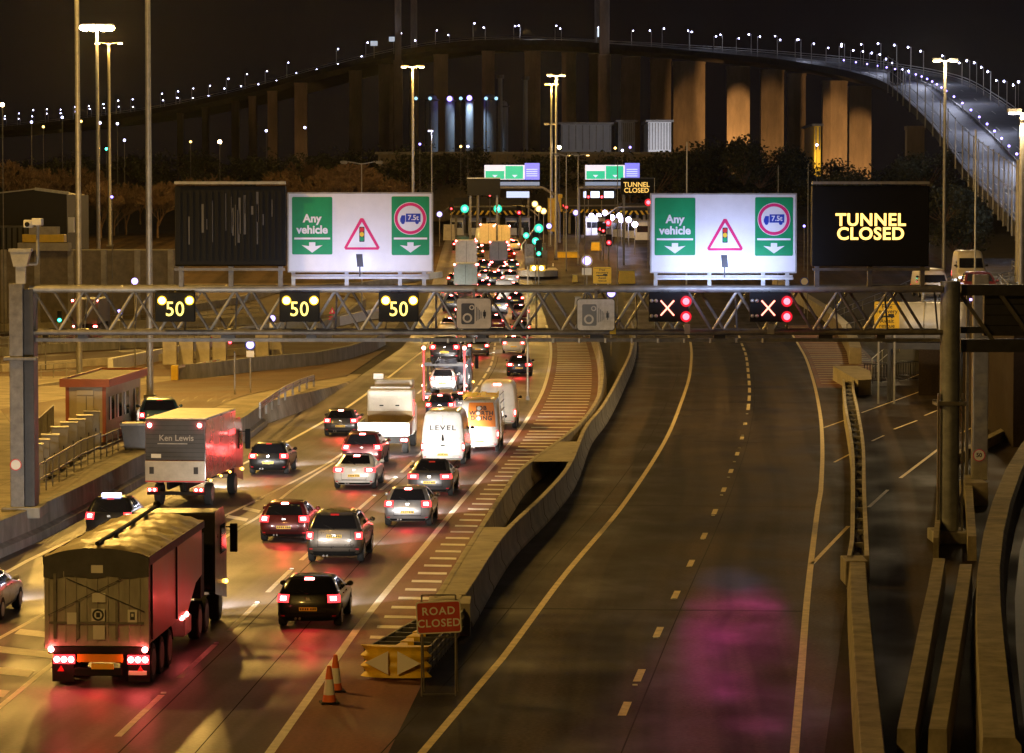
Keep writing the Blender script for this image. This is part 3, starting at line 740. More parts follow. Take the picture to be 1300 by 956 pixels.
lane_board(367, 548, 246, 344, 'floodlit white lane sign board above the queue with softly lit green panels', 14, 80, (0.50, 0.58, 1.0))
lane_board(827, 1010, 247, 345, 'brilliantly floodlit white lane sign board above the closed carriageway', 44, 200, (0.46, 0.58, 1.0))

def vms(px0, px1, py0, py1, label, msg=None, ribs=False):
    a, c = D(px0, py1, GY - 0.3), D(px1, py0, GY - 0.3); w, h = c.x - a.x, c.z - a.z
    r = empty('message_sign', ((a.x + c.x) / 2, GY, a.z), 0, label, 'message sign')
    b = MB(); b.box(-w / 2, w / 2, -0.25, 0.35, 0, h); b.build('cabinet', M['black'], r, bevel=0.03)
    b = MB(); b.box(-w / 2, w / 2, -0.36, 0.0, h + 0.06, h + 0.16); b.build('top_rail', M['galv'], r)
    b = MB()
    for x in (-w / 2 + .2, 0, w / 2 - .2): b.box(x - .08, x + .08, -0.1, 0.15, D(0, 367, GY).z - a.z + .08, 0.0)
    b.box(-w / 2, w / 2, -0.5, -0.42, -0.16, -0.06); b.build('support_leg', M['galv_d'], r)
    if ribs:
        b = MB()
        for k in range(17): b.box(-w / 2 + .15 + k * (w - .35) / 16, -w / 2 + .21 + k * (w - .35) / 16, -0.285, -0.252, .25, h - .2)
        b.build('face_rib', M['black'], r)
        b = MB()
        for k in range(22):
            x = random.uniform(-w / 2 + .3, w / 2 - .3); z1 = h - random.uniform(.2, 1.3); b.box(x, x + random.choice((.03, .05, .08)), -0.262, -0.2525, max(.3, z1 - random.uniform(.3, 1.5)), z1)
        b.build('streak', mat('glossy grey streak', (.10, .10, .11), .35, .2), r)  # lighter upright streaks of random length on the dark face
    if msg:
        for i, ln in enumerate(msg):
            text(ln, 0.62, M['L_vms'], (-0.07 * w * 0, -0.262, h * 0.53 - i * 0.50 + 0.12), r, bold=0.016, spacing=1.08, name='matrix_lettering', sx=1.0)
    return r
vms(222, 362, 236, 338, 'blank dark message sign with vertical ribs and a grey top rail', None, True)
vms(1031, 1180, 236, 338, 'dark message sign spelling tunnel closed in glowing amber letters', ('TUNNEL', 'CLOSED'))

FIVE = ["11111", "10000", "11110", "00001", "00001", "10001", "01110"]
def lane_signal(cx, cy, label, kind):
    p = D(cx, cy, GY - 0.35)
    r = empty('lane_signal', p, 0, label, 'lane signal')
    b = MB(); b.box(-.72, .72, 0, .3, -.50, .56); b.build('housing', M['black'], r, bevel=.03)
    b = MB(); b.tube((0, .2, .5), (0, .35, zt - p.z), .05, n=6); b.tube((-.3, .2, .5), (-.2, .35, zt - p.z), .03, n=6); b.build('hanger', M['galv_d'], r)
    if kind == '50':
        text('50', 0.74, M['L_matrix'], (0.0, -0.012, -.06), r, bold=0.004, spacing=1.05, name='matrix_digits', sx=0.92)
        for x in (-.46, .53):
            b = MB(); b.ball((x, -.04, .27), .125, 14, 8); b.build('lantern', M['L_amber'], r, True)
            ringmb((x, .27), .17, .12, -.012, 20).build('lantern_ring', M['sign_y'], r)
    else:
        b = MB()
        for s in (-1, 1): b.bar((-.24 * s - .05, -.02, -.27), (.24 * s - .05, -.02, .27), .05, .055)
        b.build('matrix_cross', M['L_redx'], r)
        for z in (-.31, .24):
            b = MB(); b.ball((.62, -.06, z), .125, 14, 8); b.build('lantern', M['L_red'], r, True)
            ringmb((.62, z), .20, .12, -.07, 20).build('lantern_ring', M['L_redrim'], r)  # glowing ring added as the red halo round the lens
            for x in (-.62, -.46):
                b = MB(); b.ball((x, -.03, z + .02), .07, 10, 6); b.build('unlit_lantern', M['galv'], r, True)
        lamp('lantern_reflection_spot', 'SPOT', (.62, -.25, -.02), 2300, (1, .04, .34), r, .15, 34, 1.0, (-3.0 if cx > 900 else .9, -24, -8.3)).scale = (.26, 1, 1)  # added spot, narrowed to imitate the red signal's reflection on the road
    return r
lane_signal(222, 391, 'lane signal showing fifty, farthest of the three from the camera signs', '50')
lane_signal(380, 391, 'lane signal showing fifty, middle one of the three over the queue', '50')
lane_signal(506, 391, 'lane signal showing fifty, beside the tan camera sign', '50')
lane_signal(849, 391, 'lane signal with a red cross beside the silvery camera sign', 'X')
lane_signal(977, 391, 'lane signal with a red cross below the bright board near the tunnel closed sign', 'X')

def camera_sign(px0, px1, py0, py1, label, face, ink):
    a, c = D(px0, py1, GY - .4), D(px1, py0, GY - .4); w, h = c.x - a.x, c.z - a.z
    r = empty('camera_sign', ((a.x + c.x) / 2, GY - .4, a.z), 0, label, 'road sign')
    b = MB(); b.prism(rrect(-w / 2, w / 2, 0, h, .1), 'y', 0, .05); b.build('plate', face, r)
    b = MB(); b.prism(rrect(-w / 2 - .03, w / 2 + .03, -.03, h + .03, .12), 'y', .012, .06); b.build('edge', M['steel_d'], r)
    b = MB(); b.prism(rrect(-w * .37, w * .02, h * .14, h * .84, .06), 'y', -.006, -.0005); b.build('camera_pictogram', ink, r)
    ringmb((-w * .19, h * .35), h * .16, h * .10, -.009, 24).build('lens_ring', face, r)
    ringmb((-w * .06, h * .70), h * .085, h * .05, -.009, 20).build('lens_ring', face, r)
    b = MB()
    for k in range(4):
        x = w * (.07 + k * .045); b.box(x, x + w * .018, -.006, -.0005, h * (.25 + .03 * k), h * (.72 - .05 * k))
    b.box(w * .27, w * .36, -.006, -.0005, h * .40, h * .56); b.box(w * .30, w * .33, -.006, -.0005, h * .33, h * .62)
    b.build('bellows_pictogram', ink, r)
    b = MB(); b.box(-.05, .05, .06, .12, h * .5, zt - a.z); b.build('bracket', M['galv_d'], r)
camera_sign(580, 623, 379, 417, 'tan speed camera sign hanging in the gantry over the queue', mat('dirty cream sign', (0.50, 0.44, 0.36), .6, noise=.2, scale=3), M['steel_d'])
camera_sign(733, 780, 380, 419, 'silvery faded speed camera sign beside the red cross signals', mat('faded silver sign', (0.66, 0.68, 0.72), .45, noise=.22, scale=5), mat('faded blue ink', (0.20, 0.23, 0.29), .6))

lamp_b = lamp('board_reflection_spot', 'SPOT', (0, -.5, -.1), 1200, (.35, .42, 1.0), None, .3, 28, 1.0)  # added blue spot imitating the bright board's reflection on the road
lamp_b.location = (7.4, GY - .6, 9.7); lamp_b.scale = (.4, 1, 1); lamp_b.rotation_euler = (Vector((7.2, 103, 0)) - lamp_b.location).to_track_quat('-Z', 'Y').to_euler()

# ---------------------------------------------------------------- second gantry from the dark post outwards
SY = GY + 0.2
g2 = empty('sign_gantry', (gx1, SY + 0.9, 0), 0, 'short dark lattice gantry reaching outwards from the dark post', 'gantry')
z0, z1, z2 = D(0, 369, SY).z, D(0, 420, SY).z, D(0, 440, SY).z
X1 = 7.2
b = MB(); b.box(.5, X1, -.2, .2, z0 - .2, z0 + .2); b.build('chord', M['steel_d'], g2)
b = MB(); b.box(.5, X1, -.2, .2, z2 - .24, z2 + .24); b.build('chord', M['steel_d'], g2)
b = MB(); b.box(.5, 1.4, -.1, .1, z1 - .12, z1 + .12); b.build('chord', M['steel_d'], g2)
for x0, x1 in ((.45, 1.75), (1.9, 3.2), (5.2, 3.9), (5.3, 6.6)):
    b = MB(); b.bar((x0, -.1, z0 - .1), (x1, -.1, z2 + .1), .14, .14); b.build('diagonal_brace', M['galv_d'], g2)
r = empty('message_sign', (D(1300, 0, SY).x, SY + 1.3, D(0, 430, SY).z), 0, 'dark panelled message sign seen inside the short dark gantry', 'message sign')
b = MB(); b.box(-1.15, 1.6, 0, .4, 0.05, 1.65)
b.build('cabinet', M['steel_d'], r)
b = MB(); 
for z in (.42, .8, 1.2): b.box(-1.1, 1.55, -.02, -.002, z, z + .03)
b.build('face_rib', M['black'], r)
# pale column with a 50 roundel
p = P(1243, 612)
r = empty('sign_column', p, 0, 'pale square steel column with a speed roundel beside the side road', 'column')
b = MB(); b.box(-.34, .34, -.25, .25, .1, 9.2); b.build('column', M['galv'], r, bevel=.04)
b = MB(); b.box(-.62, -.50, -.1, .1, .1, 8.3); b.build('conduit', M['galv_d'], r)
r = empty('speed_roundel', D(1243, 578, p.y - .32), 0, 'speed roundel reading fifty on the pale column', 'sign')
b = MB(); b.lathe([(0.0001, 0), (.27, 0), (.27, .04), (.0001, .04)], (0, 0, 0), 28, 'y'); b.build('plate', M['plate_w'], r)
ringmb((0, 0), .27, .235, -.006, 32).build('ring', M['magenta'], r)
text('50', .26, M['char'], (0, -.008, 0), r, bold=.006, extrude=.003, name='digits')

# ---------------------------------------------------------------- road closed sign and cones
p = P(557, 884)
r = empty('road_closed_sign', p, R(3), 'tilted red road closed sign on a thin metal frame by the crash cushion', 'road sign')
s = 4000 * CA / p.y
w, zc = 57 / s, 12 - (785 - 268) / s
b = MB(); b.prism(rrect(-w / 2, w / 2, -.40, .40, .07), 'y', -.01, .02); o1 = b.build('plate', M['plate_w'], r, loc=(0, 0, zc)); o1.rotation_euler = (0, R(-2.5), 0)
b = MB(); b.prism(rrect(-w / 2 + .03, w / 2 - .03, -.37, .37, .05), 'y', -.016, -.0102); b.build('red_face', mat('dull red sign face', (.50, .06, .035), .5, noise=.1, scale=3), o1)
t1 = text('ROAD', .27, M['plate_w'], (0, -.02, .15), o1, bold=.005, spacing=1.15, extrude=.004)
t2 = text('CLOSED', .27, M['plate_w'], (0, -.02, -.15), o1, bold=.005, spacing=1.1, extrude=.004)
b = MB()
for x in (-.42, .42):
    b.tube((x, .02, 0), (x, .04, zc + .55), .022, n=6); b.tube((x + .08, .75, 0), (x, .05, zc + .5), .02, n=6)
for z in (.05, zc - .5, zc + .55): b.tube((-.42, .03, z), (.42, .03, z), .02, n=6)
b.build('frame', M['galv_d'], r)
for px, py, lab in ((426, 878, 'orange and white traffic cone standing at the edge line'), (418, 893, 'second traffic cone just in front of the first at the edge line')):
    c = empty('traffic_cone', P(px, py), 0.2, lab, 'cone')
    k = 1.0
    b = MB(); b.cb(0, 0, 0, .46, .46, .05); b.build('base', M['black'], c, bevel=.02)
    b = MB(); b.lathe([(.17, .05), (.145, .22)], n=18); b.lathe([(.098, .60), (.05, .92), (.035, .93), (.0001, .93)], n=18); b.build('cone', M['orange'], c, True)
    b = MB(); b.lathe([(.145, .22), (.098, .60)], n=18); b.build('reflective_sleeve', M['reflect'], c, True)
# ---------------------------------------------------------------- vehicles
# a body is stacked from outlines: (z, half width, y of the rear, y of the front)
KIND = {
 'hatch': dict(keys=[(.20, .70, .14, 4.05), (.30, .82, .05, 4.14), (.50, .88, .0, 4.18), (.70, .89, .01, 4.12), (.84, .89, .05, 3.80), (.93, .87, .08, 3.05), (.98, .85, .10, 2.92),
                     (1.15, .78, .24, 2.55), (1.30, .70, .36, 2.18), (1.39, .63, .46, 1.95), (1.44, .54, .62, 1.72), (1.465, .40, .85, 1.45)],
    glass=(.99, 1.37), rw=.80, lz=(.74, .96), lu=(.62, 1.0), pz=.56, bumper=.40, wr=.31, axles=(.72, 3.32), side=(.16, .66), hi=1.40, bow=.10, crn=.16),
 'saloon': dict(keys=[(.20, .72, .14, 4.55), (.30, .84, .05, 4.64), (.50, .90, .0, 4.68), (.70, .91, .01, 4.62), (.84, .91, .03, 4.2), (.93, .89, .05, 3.4), (.99, .86, .12, 3.2), (1.03, .82, .58, 3.08),
                     (1.16, .75, .92, 2.75), (1.30, .67, 1.28, 2.40), (1.38, .60, 1.50, 2.18), (1.42, .50, 1.72, 1.98)],
    glass=(1.05, 1.36), rw=.80, lz=(.74, .93), lu=(.50, 1.0), pz=.60, bumper=.40, wr=.33, axles=(.92, 3.75), side=(.16, .62), hi=1.36, bow=.12, crn=.18),
 'suv': dict(keys=[(.26, .76, .14, 4.6), (.38, .90, .04, 4.72), (.60, .96, .0, 4.76), (.85, .97, .0, 4.70), (1.02, .97, .02, 4.3), (1.14, .95, .04, 3.5), (1.20, .93, .05, 3.3),
                     (1.40, .86, .16, 2.95), (1.58, .79, .27, 2.62), (1.70, .72, .36, 2.40), (1.76, .62, .50, 2.15), (1.785, .48, .75, 1.9)],
    glass=(1.22, 1.66), rw=.86, lz=(.86, 1.10), lu=(.76, 1.0), pz=.96, bumper=.55, wr=.38, axles=(.88, 3.66), side=(.10, .66), hi=1.70, bow=.06, crn=.12),
 'estate': dict(keys=[(.20, .72, .14, 4.55), (.30, .84, .05, 4.64), (.50, .90, .0, 4.68), (.70, .91, .01, 4.62), (.86, .91, .03, 4.2), (.96, .89, .05, 3.5), (1.02, .87, .07, 3.3),
                     (1.20, .79, .26, 2.95), (1.36, .71, .44, 2.6), (1.46, .64, .55, 2.35), (1.51, .54, .72, 2.1), (1.53, .42, .95, 1.9)],
    glass=(1.03, 1.43), rw=.82, lz=(.78, 1.02), lu=(.62, 1.0), pz=.60, bumper=.42, wr=.33, axles=(.9, 3.72), side=(.12, .66), hi=1.47, bow=.09, crn=.15),
 'van': dict(keys=[(.30, .86, .06, 5.70), (.42, .96, .0, 5.86), (.70, 1.0, .0, 5.90), (1.00, 1.0, .01, 5.70), (1.15, 1.0, .01, 5.3), (1.30, .99, .02, 5.0), (1.60, .97, .03, 4.7), (2.00, .93, .05, 4.35), (2.30, .88, .08, 4.1),
                   (2.48, .82, .12, 3.9), (2.56, .74, .20, 3.7), (2.60, .60, .4, 3.4)],
    glass=None, rw=.8, lz=(.72, 1.10), lu=(.90, 1.0), pz=.56, bumper=.48, wr=.35, axles=(1.15, 4.75), side=(.68, .97), hi=2.50, bow=.04, crn=.07),
}
class Shell:
    def __init__(s, k, sc=(1, 1, 1)):
        s.k = k; s.keys = [(z * sc[2], hw * sc[0], a * sc[1], b * sc[1]) for z, hw, a, b in k['keys']]; s.sc = sc
        s.bow, s.crn = k['bow'], k['crn']
    def at(s, z):
        K = s.keys
        return tuple(interp([(q[0], q[i]) for q in K], z) for i in (1, 2, 3))
    def rear(s, u, z):
        hw, a, b = s.at(z); t = max(0, (abs(u) - .80) / .20)
        return Vector((hw * u, a + s.bow * u * u + s.crn * (1 - math.sqrt(max(0, 1 - t * t))), z))
    def front(s, u, z):
        hw, a, b = s.at(z); t = max(0, (abs(u) - .75) / .25)
        return Vector((hw * u * (1 - .0 * t), b - .22 * u * u - .22 * (1 - math.sqrt(max(0, 1 - t * t))), z))
    def side(s, sg, v, z):
        hw, a, b = s.at(z); y0, y1 = a + s.bow + s.crn, b - .44
        if y1 < y0: y0 = y1 = (y0 + y1) / 2
        return Vector((sg * hw, lerp(y0, y1, v), z))
    US = [-1, -.985, -.95, -.9, -.8, -.5, 0, .5, .8, .9, .95, .985, 1]
    def ring(s, z):
        pts = [s.rear(u, z) for u in s.US] + [s.side(1, v, z) for v in (.15, .3, .45, .6, .75, .9)]
        pts += [s.front(u, z) for u in s.US[::-1]] + [s.side(-1, v, z) for v in (.9, .75, .6, .45, .3, .15)]
        return pts
    def body(s):
        zs = []
        for (a, *_), (b, *_) in zip(s.keys, s.keys[1:]):
            zs += [a, (a + b) / 2] if b - a > .08 else [a]
        zs.append(s.keys[-1][0])
        m = MB(); rings = [s.ring(z) for z in zs]; n = len(rings[0])
        top = [v + Vector((0, 0, .012)) for v in rings[-1]]
        m.add([v for r in rings for v in r], [(j * n + i, j * n + (i + 1) % n, (j + 1) * n + (i + 1) % n, (j + 1) * n + i) for j in range(len(rings) - 1) for i in range(n)]
              + [tuple(range(n))[::-1], tuple(range((len(rings) - 1) * n, len(rings) * n))])
        return m
    def patch(s, m, f, u0, u1, v0, v1, nu=8, nv=5, off=.008, cu=0.0):
        """a sheet that hugs the body; cu rounds its corners off by pulling v in towards the ends"""
        rows = []; L2 = s.keys[-1][2]
        for j in range(nv + 1):
            row = []
            for i in range(nu + 1):
                u = lerp(u0, u1, i / nu); v = lerp(v0, v1, j / nv); e = .004
                p = f(u, v); du = f(min(u1, u + e), v) - f(max(u0, u - e), v); dv = f(u, v + e) - f(u, v - e)
                nn = du.cross(dv)
                if nn.length < 1e-9: nn = Vector((0, -1, 0))
                nn.normalize()
                c = Vector((0, 2.2, v * .8))
                if nn.dot(p - c) < 0: nn = -nn
                row.append(p + nn * off)
            rows.append(row)
        m.grid(rows); return m

def wheels(root, axles, hw, r, width=.22, y0=0, arch=True, rim=M['alloy']):
    proto = {}
    for y in axles:
        for sg in (-1, 1):
            if sg not in proto:
                b = MB(); b.lathe([(.0001, 0), (r * .66, 0), (r * .70, .0), (r * .92, .0), (r, .04), (r, width - .04), (r * .92, width), (r * .70, width), (r * .66, width - .03), (.0001, width - .03)], (-width if sg > 0 else 0, 0, 0) if sg > 0 else (0, 0, 0), 20, 'x')
                w = b.build('wheel', M['rubber'], root, True)
                q = MB(); x = .004 if sg > 0 else -.004
                for k in range(5):
                    t = 2 * math.pi * k / 5
                    q.bar((x, 0, 0), (x, r * .62 * math.cos(t), r * .62 * math.sin(t)), .015, r * .22)
                q.lathe([(r * .58, x - .006), (r * .68, x - .006), (r * .68, x + .006), (r * .58, x + .006)], (0, 0, 0), 18, 'x')
                q.build('rim', rim, w)
                proto[sg] = w; c = w
            else: c = copy_tree(proto[sg], root)
            c.location = (sg * (hw + .012), y, r)
PAINTS = {}
def road_dir(Y, line=LC):
    return math.atan2(-(line.X(Y + 6) - line.X(Y - 6)), 12)
def car(kind, px, py, colour, label, cat='car', sc=(1, 1, 1), brake=False, near=True, dy=None, hi=True, z=None, ind=None, group=None, loc=None, rz=None, rails=False, tall_text=None, head=2700, mirrors=True, hot=True):
    k = KIND[kind]; S = Shell(k, sc); zs = sc[2]
    p = loc if loc is not None else P(px, py)
    rz = road_dir(p.y) if rz is None else rz
    r = empty('parked_car' if kind != 'van' and cat == 'parked car' else {'hatch': 'hatchback_car', 'saloon': 'saloon_car', 'suv': 'off_road_car', 'estate': 'estate_car', 'van': 'panel_van'}[kind], p, rz, label, cat, group)
    S.body().build('body', colour, r, True, 50)
    hwm = max(q[1] for q in S.keys)
    if k['glass']:
        g0, g1 = k['glass'][0] * zs, k['glass'][1] * zs
        b = MB(); S.patch(b, S.rear, -k['rw'], k['rw'], g0, g1, 10, 6, .010); b.build('rear_window', M['glass'], r, True, 60)
        for sg in (-1, 1):
            b = MB(); f = lambda v, z: S.side(sg, v, z)
            a0, a1 = k['side']
            m_ = lerp(a0, a1, .47)
            S.patch(b, f, a0, m_ - .02, g0 + .02, g1 + .0, 5, 4, .010); S.patch(b, f, m_ + .02, a1 + .14, g0 + .02, g1 - .02, 5, 4, .010)
            b.build('side_window', M['glass'], r, True, 60)
        b = MB(); S.patch(b, S.front, -.86, .86, g0, g1, 8, 5, .010); b.build('windscreen', M['glass'], r, True, 60)
    else:
        b = MB(); S.patch(b, S.front, -.86, .86, 1.35 * zs, 2.05 * zs, 8, 5, .010); b.build('windscreen', M['glass'], r, True, 60)
        for sg in (-1, 1):
            b = MB(); f = lambda v, z: S.side(sg, v, z); S.patch(b, f, .76, .97, 1.35 * zs, 1.85 * zs, 5, 4, .010); b.build('side_window', M['glass'], r, True, 60)
    if near:
        # rear bumper valance, seams, sills
        b = MB(); S.patch(b, S.rear, -.98, .98, S.keys[0][0] + .03, k['bumper'] * .78, 10, 2, .014); b.build('bumper_valance', M['black'], r, True)
        b = MB(); S.patch(b, S.rear, -.86, .86, k['bumper'] + .155 * 0 + .01, k['bumper'] + .022, 10, 1, .006)
        if kind == 'van':
            S.patch(b, S.rear, -.006, .006, .5, 2.4 * zs, 2, 8, .006)
        b.build('seam', M['black'], r)
        b = MB()
        for x in (-.36, -.24): b.tube((x, -.02, .28), (x, .2, .28), .035, n=8)
        b.build('exhaust', M['galv_d'], r)
    if near and k['glass']:
        b = MB(); gm = lerp(g0, g1, .12); p0, p1 = S.rear(.02, g0 - .02), S.rear(-.42, lerp(g0, g1, .30)); b.bar(p0 + Vector((0, -.03, 0)), p1 + Vector((0, -.025, 0)), .02, .025); b.build('rear_wiper', M['black'], r)
        b = MB(); q = S.rear(0, (k['lz'][0] + k['lz'][1]) / 2 * zs); b.cb(q.x, q.y - .006, q.z - .035, .13, .02, .07); b.build('badge', M['chrome'], r)
        b = MB(); S.patch(b, S.rear, -.60, .60, k['bumper'] + .03, k['bumper'] + .045, 10, 1, .007)
        for sg in (-1, 1): S.patch(b, S.rear, sg * .60 - .006, sg * .60 + .006, k['bumper'] + .03, g0 - .02, 1, 6, .007)
        b.build('tailgate_seam', M['black'], r)
        for sg in (-1, 1):
            b = MB(); f = lambda v, z: S.side(sg, v, z)
            for v in (.13, .42, .70): S.patch(b, f, v - .0018, v + .0018, .36 * zs, g0, 1, 5, .006)
            S.patch(b, f, .13, .70, .33 * zs, .345 * zs, 6, 1, .006); b.build('door_seam', M['black'], r)
            for v in (.36, .64):
                b = MB(); q = S.side(sg, v, .88 * zs); b.cb(q.x + sg * .012, q.y, q.z, .03, .17, .03); b.build('door_handle', colour, r)
    # lamps
    z0, z1 = k['lz'][0] * zs, k['lz'][1] * zs
    for sg in (-1, 1):
        b = MB(); u0, u1 = (k['lu'][0], .995) if sg > 0 else (-.995, -k['lu'][0])
        S.patch(b, S.rear, u0, u1, z0, z1, 6, 3, .014); t = b.build('tail_lamp', M['L_tail'], r, True, 60)
        b = MB(); um, uz = lerp(k['lu'][0], 1, .22), (z0 + z1) / 2
        a0, a1 = (um, lerp(um, 1, .62)) if sg > 0 else (-lerp(um, 1, .62), -um)
        if kind == 'van': a0, a1 = (.925, .985) if sg > 0 else (-.985, -.925)
        S.patch(b, S.rear, a0, a1, lerp(z0, z1, .28), lerp(z0, z1, .78), 4, 2, .020); b.build('bulb', M['L_brake'] if brake else M['L_tailhot'], t, True, 60)
        b = MB(); S.patch(b, S.rear, sg * .80 if sg > 0 else -.92, .92 if sg > 0 else -.80, k['bumper'] - .06, k['bumper'] - .02, 3, 1, .016); b.build('reflector', M['red'], r)
        if mirrors:
            b = MB(); y = S.at(1.0 * zs)[2] - .55 if kind != 'van' else 4.55; zz = 1.02 * zs if kind != 'van' else 1.5
            if kind == 'suv': zz = 1.24; y = 2.95
            x = S.at(zz)[0]; b.ball((sg * (x + .14), y, zz + .03), .10, 10, 6, .8); b.bar((sg * (x - .03), y, zz - .02), (sg * (x + .12), y, zz), .05, .05); b.build('mirror', colour if kind != 'van' else M['black'], r, True)
    if ind:
        b = MB(); a = (.80, .93) if ind > 0 else (-.93, -.80); S.patch(b, S.rear, a[0], a[1], z0 + .02, z0 + .10, 3, 2, .022); b.build('indicator', M['L_ind'], r)
    if hi and k['glass']:
        b = MB(); S.patch(b, S.rear, -.20, .20, k['hi'] * zs - .05, k['hi'] * zs, 4, 1, .022); b.build('high_brake_lamp', M['L_brake'] if brake else M['red'], r)
    b = MB(); u = .26 / hwm
    S.patch(b, S.rear, -u, u, k['pz'] * zs - .055, k['pz'] * zs + .055, 4, 1, .014); pl = b.build('number_plate', M['plate'], r)
    if near:
        b = MB()
        for q in (-.8, -.55, -.28, -.02, .34, .58, .8):
            S.patch(b, S.rear, u * (q - .075), u * (q + .075), k['pz'] * zs - .030, k['pz'] * zs + .030, 1, 1, .017)
        b.build('plate_characters', M['char'], pl)
    wheels(r, [a * sc[1] for a in k['axles']], hwm - .01, k['wr'] * (zs if zs < 1 else 1))
    for sg in (-1, 1):
        b = MB(); f = lambda v, z: S.side(sg, v, z)
        for a in k['axles']:
            n = 14; wr = k['wr'] * 1.16; y = a * sc[1]
            b.add([(sg * (hwm + .004), y + wr * math.cos(math.pi * i / n), max(.2, k['wr'] + wr * math.sin(math.pi * i / n))) for i in range(n + 1)], [tuple(range(n + 1))])
        b.build('wheel_arch', M['black'], r)
    if rails:
        for sg in (-1, 1):
            b = MB(); zt_ = S.keys[-3][0] + .05; y0 = S.keys[-2][2] + .1; y1 = S.keys[-2][3] - .1; x = S.keys[-3][1] * sg * .98
            b.path([(x, y0, zt_ - .05), (x, y0 + .1, zt_), (x, y1 - .1, zt_), (x, y1, zt_ - .05)], .02); b.build('roof_rail', M['galv_d'], r)
    for sg in (-1, 1):
        b = MB(); S.patch(b, S.front, .62 if sg > 0 else -.92, .92 if sg > 0 else -.62, .62 * zs, .74 * zs, 3, 2, .012); b.build('headlamp', M['L_head'], r)
    if not (hot is False or group == 'vehicles queueing beyond the gantry'):
        lamp('tail_glow', 'SPOT', (0, -.16, .78), 75 if brake else 30, (1, .04, .04), r, .25, 140, .6, (0, -1.1, 0))
    if head:
        L = max(q[3] for q in S.keys)
        lamp('headlamp_beam', 'SPOT', (0, L + .12, .66), head, (1.0, .93, .84), r, .25, 95, .8, (0, L + 10, -.3))
    return r, S

C_BLACK = paint('black car paint', (.012, .012, .014)); C_GREY = paint('dark grey car paint', (.06, .06, .065)); C_SILVER = paint('silver car paint', (.38, .38, .40), .32, .7)
C_WHITE = paint('white car paint', (.66, .66, .66), .3, 0.05); C_MAROON = paint('maroon car paint', (.10, .012, .014)); C_NAVY = paint('navy car paint', (.02, .025, .05))
C_GREY2 = paint('mid grey car paint', (.17, .17, .18), .32, .6); C_BRONZE = paint('bronze grey car paint', (.11, .095, .08), .3, .6); C_CREAM = paint('cream van paint', (.60, .55, .46), .45, 0.0, .3)
C_RED = paint('red car paint', (.32, .02, .02)); C_TEAL = paint('dark teal car paint', (.02, .06, .06)); C_GOLD = paint('champagne car paint', (.40, .33, .20), .35, .5)

car('hatch', 391, 798, C_BLACK, 'shiny black hatchback braking just behind the dark bronze off-road car', brake=True, sc=(1.02, 1, 1.0), head=1800)
car('suv', 424, 716, C_BRONZE, 'large dark bronze off-road car with tinted rear window in the queue', sc=(.98, 1, .98), rails=False)
car('hatch', 360, 689, C_MAROON, 'dark maroon hatchback with a high brake light beside the off-road car', brake=True, sc=(1.0, 1, 1.0))
car('hatch', 517, 669, C_SILVER, 'silver hatchback braking next to the red hatched strip', brake=True, sc=(1.0, .95, 1.02))
car('saloon', 545, 631, C_GREY, 'dark grey saloon car right behind the white high van', sc=(1.02, 1, 1.02))
car('saloon', 449, 622, C_WHITE, 'white saloon car braking behind the maroon estate', brake=True, sc=(1.0, .95, 1.02))
car('estate', 459, 594, C_MAROON, 'maroon estate car with silver roof rails ahead of the white saloon', sc=(1.02, 1, 1.06), rails=True, brake=True)
car('hatch', 340, 603, C_BLACK, 'black hatchback alone in the lane beside the box lorry', sc=(1.0, .98, 1.0), brake=False)
car('hatch', 432, 554, C_GREY, 'dark grey hatchback beside the white dropside lorry', sc=(1.0, .95, .98), brake=True)
car('hatch', None, None, C_WHITE, 'white hatchback cut off by the edge of the view beside the tipper lorry', loc=Vector((-15.9, 91.5, 0)), brake=True, sc=(1, 1, 1.02))

rv, S = car('hatch', 138, 688, C_BLACK, 'dark car with a white roof light bar half hidden behind the tipper lorry', head=0, mirrors=False, sc=(1, .95, 1.1))
b = MB(); b.box(-.34, .34, .55, .75, 1.60, 1.72); b.build('light_bar', M['L_white'], rv)

# white high roofed van, the plumber's van and the cream van
rv, S = car('van', 562, 592, C_WHITE, 'white high roofed van with grey capital letters across its rear doors', 'van', sc=(1.0, 1.0, 1.0), brake=True)
t = fontmesh('LEVEL', .36, 0.010, 1.25); t.materials.append(M['steel_d']); o = bpy.data.objects.new('lettering', t); COL.objects.link(o); adopt(o, rv); o.location = (0, .012, 1.80); o.rotation_euler = (R(88), 0, 0); o.scale = (1.12, .9, 1)
b = MB()
for s in (-1, 1): b.box(s * .03 - .02, s * .03 + .02, -.03, .02, 1.2, 1.5); b.box(s * .52 - .05, s * .52 + .05, -.02, .02, .98, 1.02)
b.box(-.1, .1, -.03, .02, .95, 1.0); b.build('door_handle', M['black'], rv)
rv, S = car('van', 608, 575, C_WHITE, 'white and orange van with dark lettering on its doors and a side ladder frame', 'van', sc=(.97, 1.0, 1.02), brake=False)
b = MB(); S.patch(b, S.rear, -.60, .86, 1.30, 2.50, 12, 8, .012); b.build('orange_panel', mat('orange vinyl', (.75, .22, .02), .5), rv, True)
for i, ln in enumerate(('JOB', 'WORTH', 'DOING')):
    t = fontmesh(ln, .30, 0.008, 1.1); t.materials.append(M['char']); o = bpy.data.objects.new('lettering', t); COL.objects.link(o); adopt(o, rv); o.location = (.12, .015, 2.22 - i * .25); o.rotation_euler = (R(88), 0, 0)
for x, z in ((.0, 2.22), (-.04, 1.97), (-.02, 1.72)):
    b = MB(); b.lathe([(.0001, 0), (.10, 0), (.10, .01)], (x, .0, z), 14, 'y'); b.build('white_disc', M['plate_w'], rv)
b = MB()
